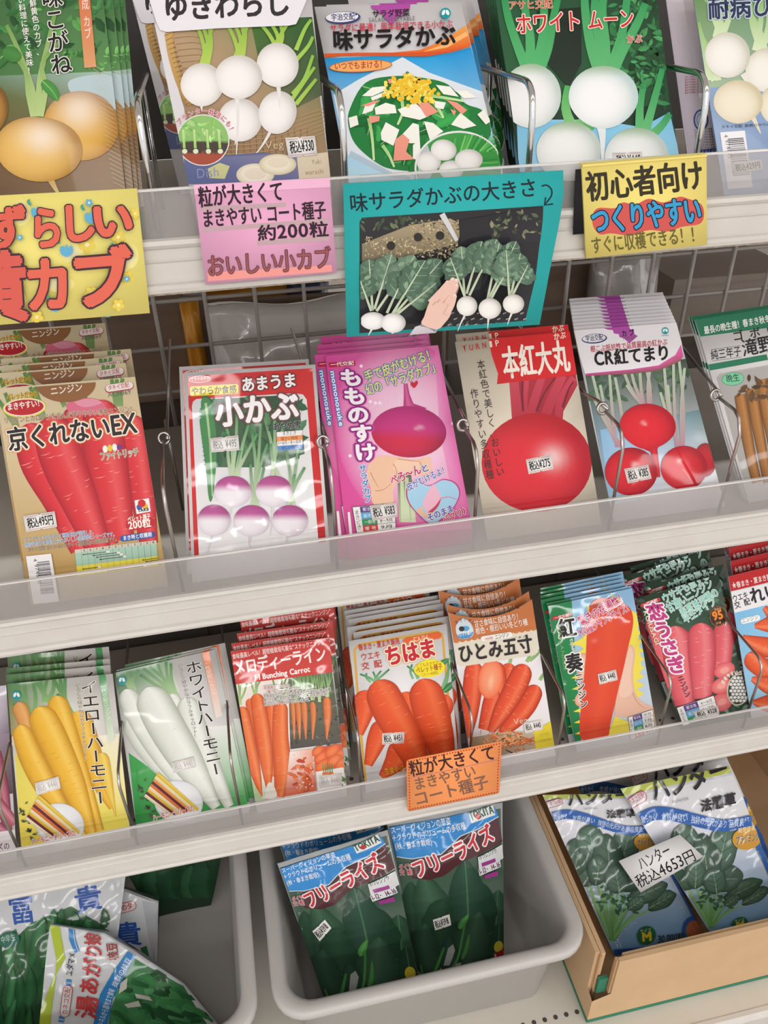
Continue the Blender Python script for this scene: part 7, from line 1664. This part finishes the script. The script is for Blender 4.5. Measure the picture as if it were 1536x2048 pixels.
# folded yellow card
c = Card('sign_card', V['C'], ((545, 890), (1208, 835), (1212, 1305), (568, 1378)), lean=3, col='f0de80', thick=.0022)
c.blob([(600, 1150), (630, 1110), (720, 1110), (760, 1080), (830, 1090), (900, 1060), (980, 1080), (1060, 1050), (1110, 1060), (1180, 1090), (1195, 1150), (1170, 1195), (1080, 1210), (1000, 1235), (900, 1228), (800, 1255), (700, 1245), (640, 1250), (605, 1210)], 'cf5c58')
marker(c, '初心者向け', (572, 1075), (1200, 1005), 158, '3c382c', bold=.035)
c.text('つくりやすい', (600, 1250), (1188, 1188), 148, '3f9fd0', bold=.045, out=[(.10, '1c2438')])
marker(c, 'すぐに収穫できる！！', (596, 1356), (1184, 1290), 92, '6a6238', bold=.02)
for i in range(0): c.stroke([(546 + i * 16, 893 - i * 1.35), (570 + i * 16, 1376 - i * 1.8)], 1.2, 1.2, 'd4c160', sm=False)
c.finish('yellow corrugated card folded over the top rail, black and blue lettering')
# its rear flap
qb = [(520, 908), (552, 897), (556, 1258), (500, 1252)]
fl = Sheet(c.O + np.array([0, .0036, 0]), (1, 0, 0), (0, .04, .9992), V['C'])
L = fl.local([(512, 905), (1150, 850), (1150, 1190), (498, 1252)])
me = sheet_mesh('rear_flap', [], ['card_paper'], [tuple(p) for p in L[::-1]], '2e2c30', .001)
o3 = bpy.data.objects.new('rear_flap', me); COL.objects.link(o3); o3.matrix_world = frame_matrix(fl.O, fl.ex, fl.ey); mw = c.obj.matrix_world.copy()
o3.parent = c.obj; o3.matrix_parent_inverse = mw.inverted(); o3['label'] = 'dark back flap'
m = MB(); a, b = c.O + c.ex * c.ol[-1][0] + c.ey * c.ol[-1][1], c.O + c.ex * c.ol[-2][0] + c.ey * c.ol[-2][1]
m.add([a + (0, -.0005, 0), b + (0, -.0005, 0), b + (0, .0044, .0004), a + (0, .0044, .0004), a + (0, -.0005, .0012), b + (0, -.0005, .0012), b + (0, .0044, .0016), a + (0, .0044, .0016)], [(0, 3, 2, 1), (4, 5, 6, 7), (0, 1, 5, 4), (1, 2, 6, 5), (2, 3, 7, 6), (3, 0, 4, 7)])
plain('yellow_card_edge', 'f0de80', 0.8)
o4 = m.build('fold', 'yellow_card_edge'); o4.parent = c.obj; o4.matrix_parent_inverse = mw.inverted()

# orange card on the lowest rail
VH = V['H']; T = lambda x, y: ((840 + x / 3.84 - 440) * 3.072, (1100 + y / 3.84 - 1130) * 3.072)
c = Card('sign_card', VH, ((1145, 1200), T(628, 1468), T(610, 1868), (1152, 1516)), lean=4, col='f29a60', thick=.0006, rnd=.004); c.outline = None
q0 = [np.array(p) for p in ((1145, 1200), T(628, 1468), T(610, 1868), (1152, 1516))]
cc = sum(q0) / 4; qi = [p + (cc - p) * np.array([.05, .07]) for p in q0]; dots = []
for i in range(4):
    a, b = qi[i], qi[(i + 1) % 4]; n = int(np.linalg.norm(b - a) / 17); dots += [a + (b - a) * k / n for k in range(n)]
c.dots(dots, 5.2, 'bf4424', 7)
marker(c, '粒が大きくて', (1172, 1302), T(590, 1608), 96, '4a2c2c', bold=.022)
c.stroke([(1172, 1306), (1420, 1258), T(605, 1606)], 3, 3, 'b06a8a', sm=False)
marker(c, 'まきやすい', (1196, 1388), T(440, 1740), 80, '8a6250', bold=.022); marker(c, 'コート種子', (1200, 1484), T(538, 1826), 88, '8a6250', bold=.022)
c.finish('orange card with dotted border and hand lettering on the lowest rail')
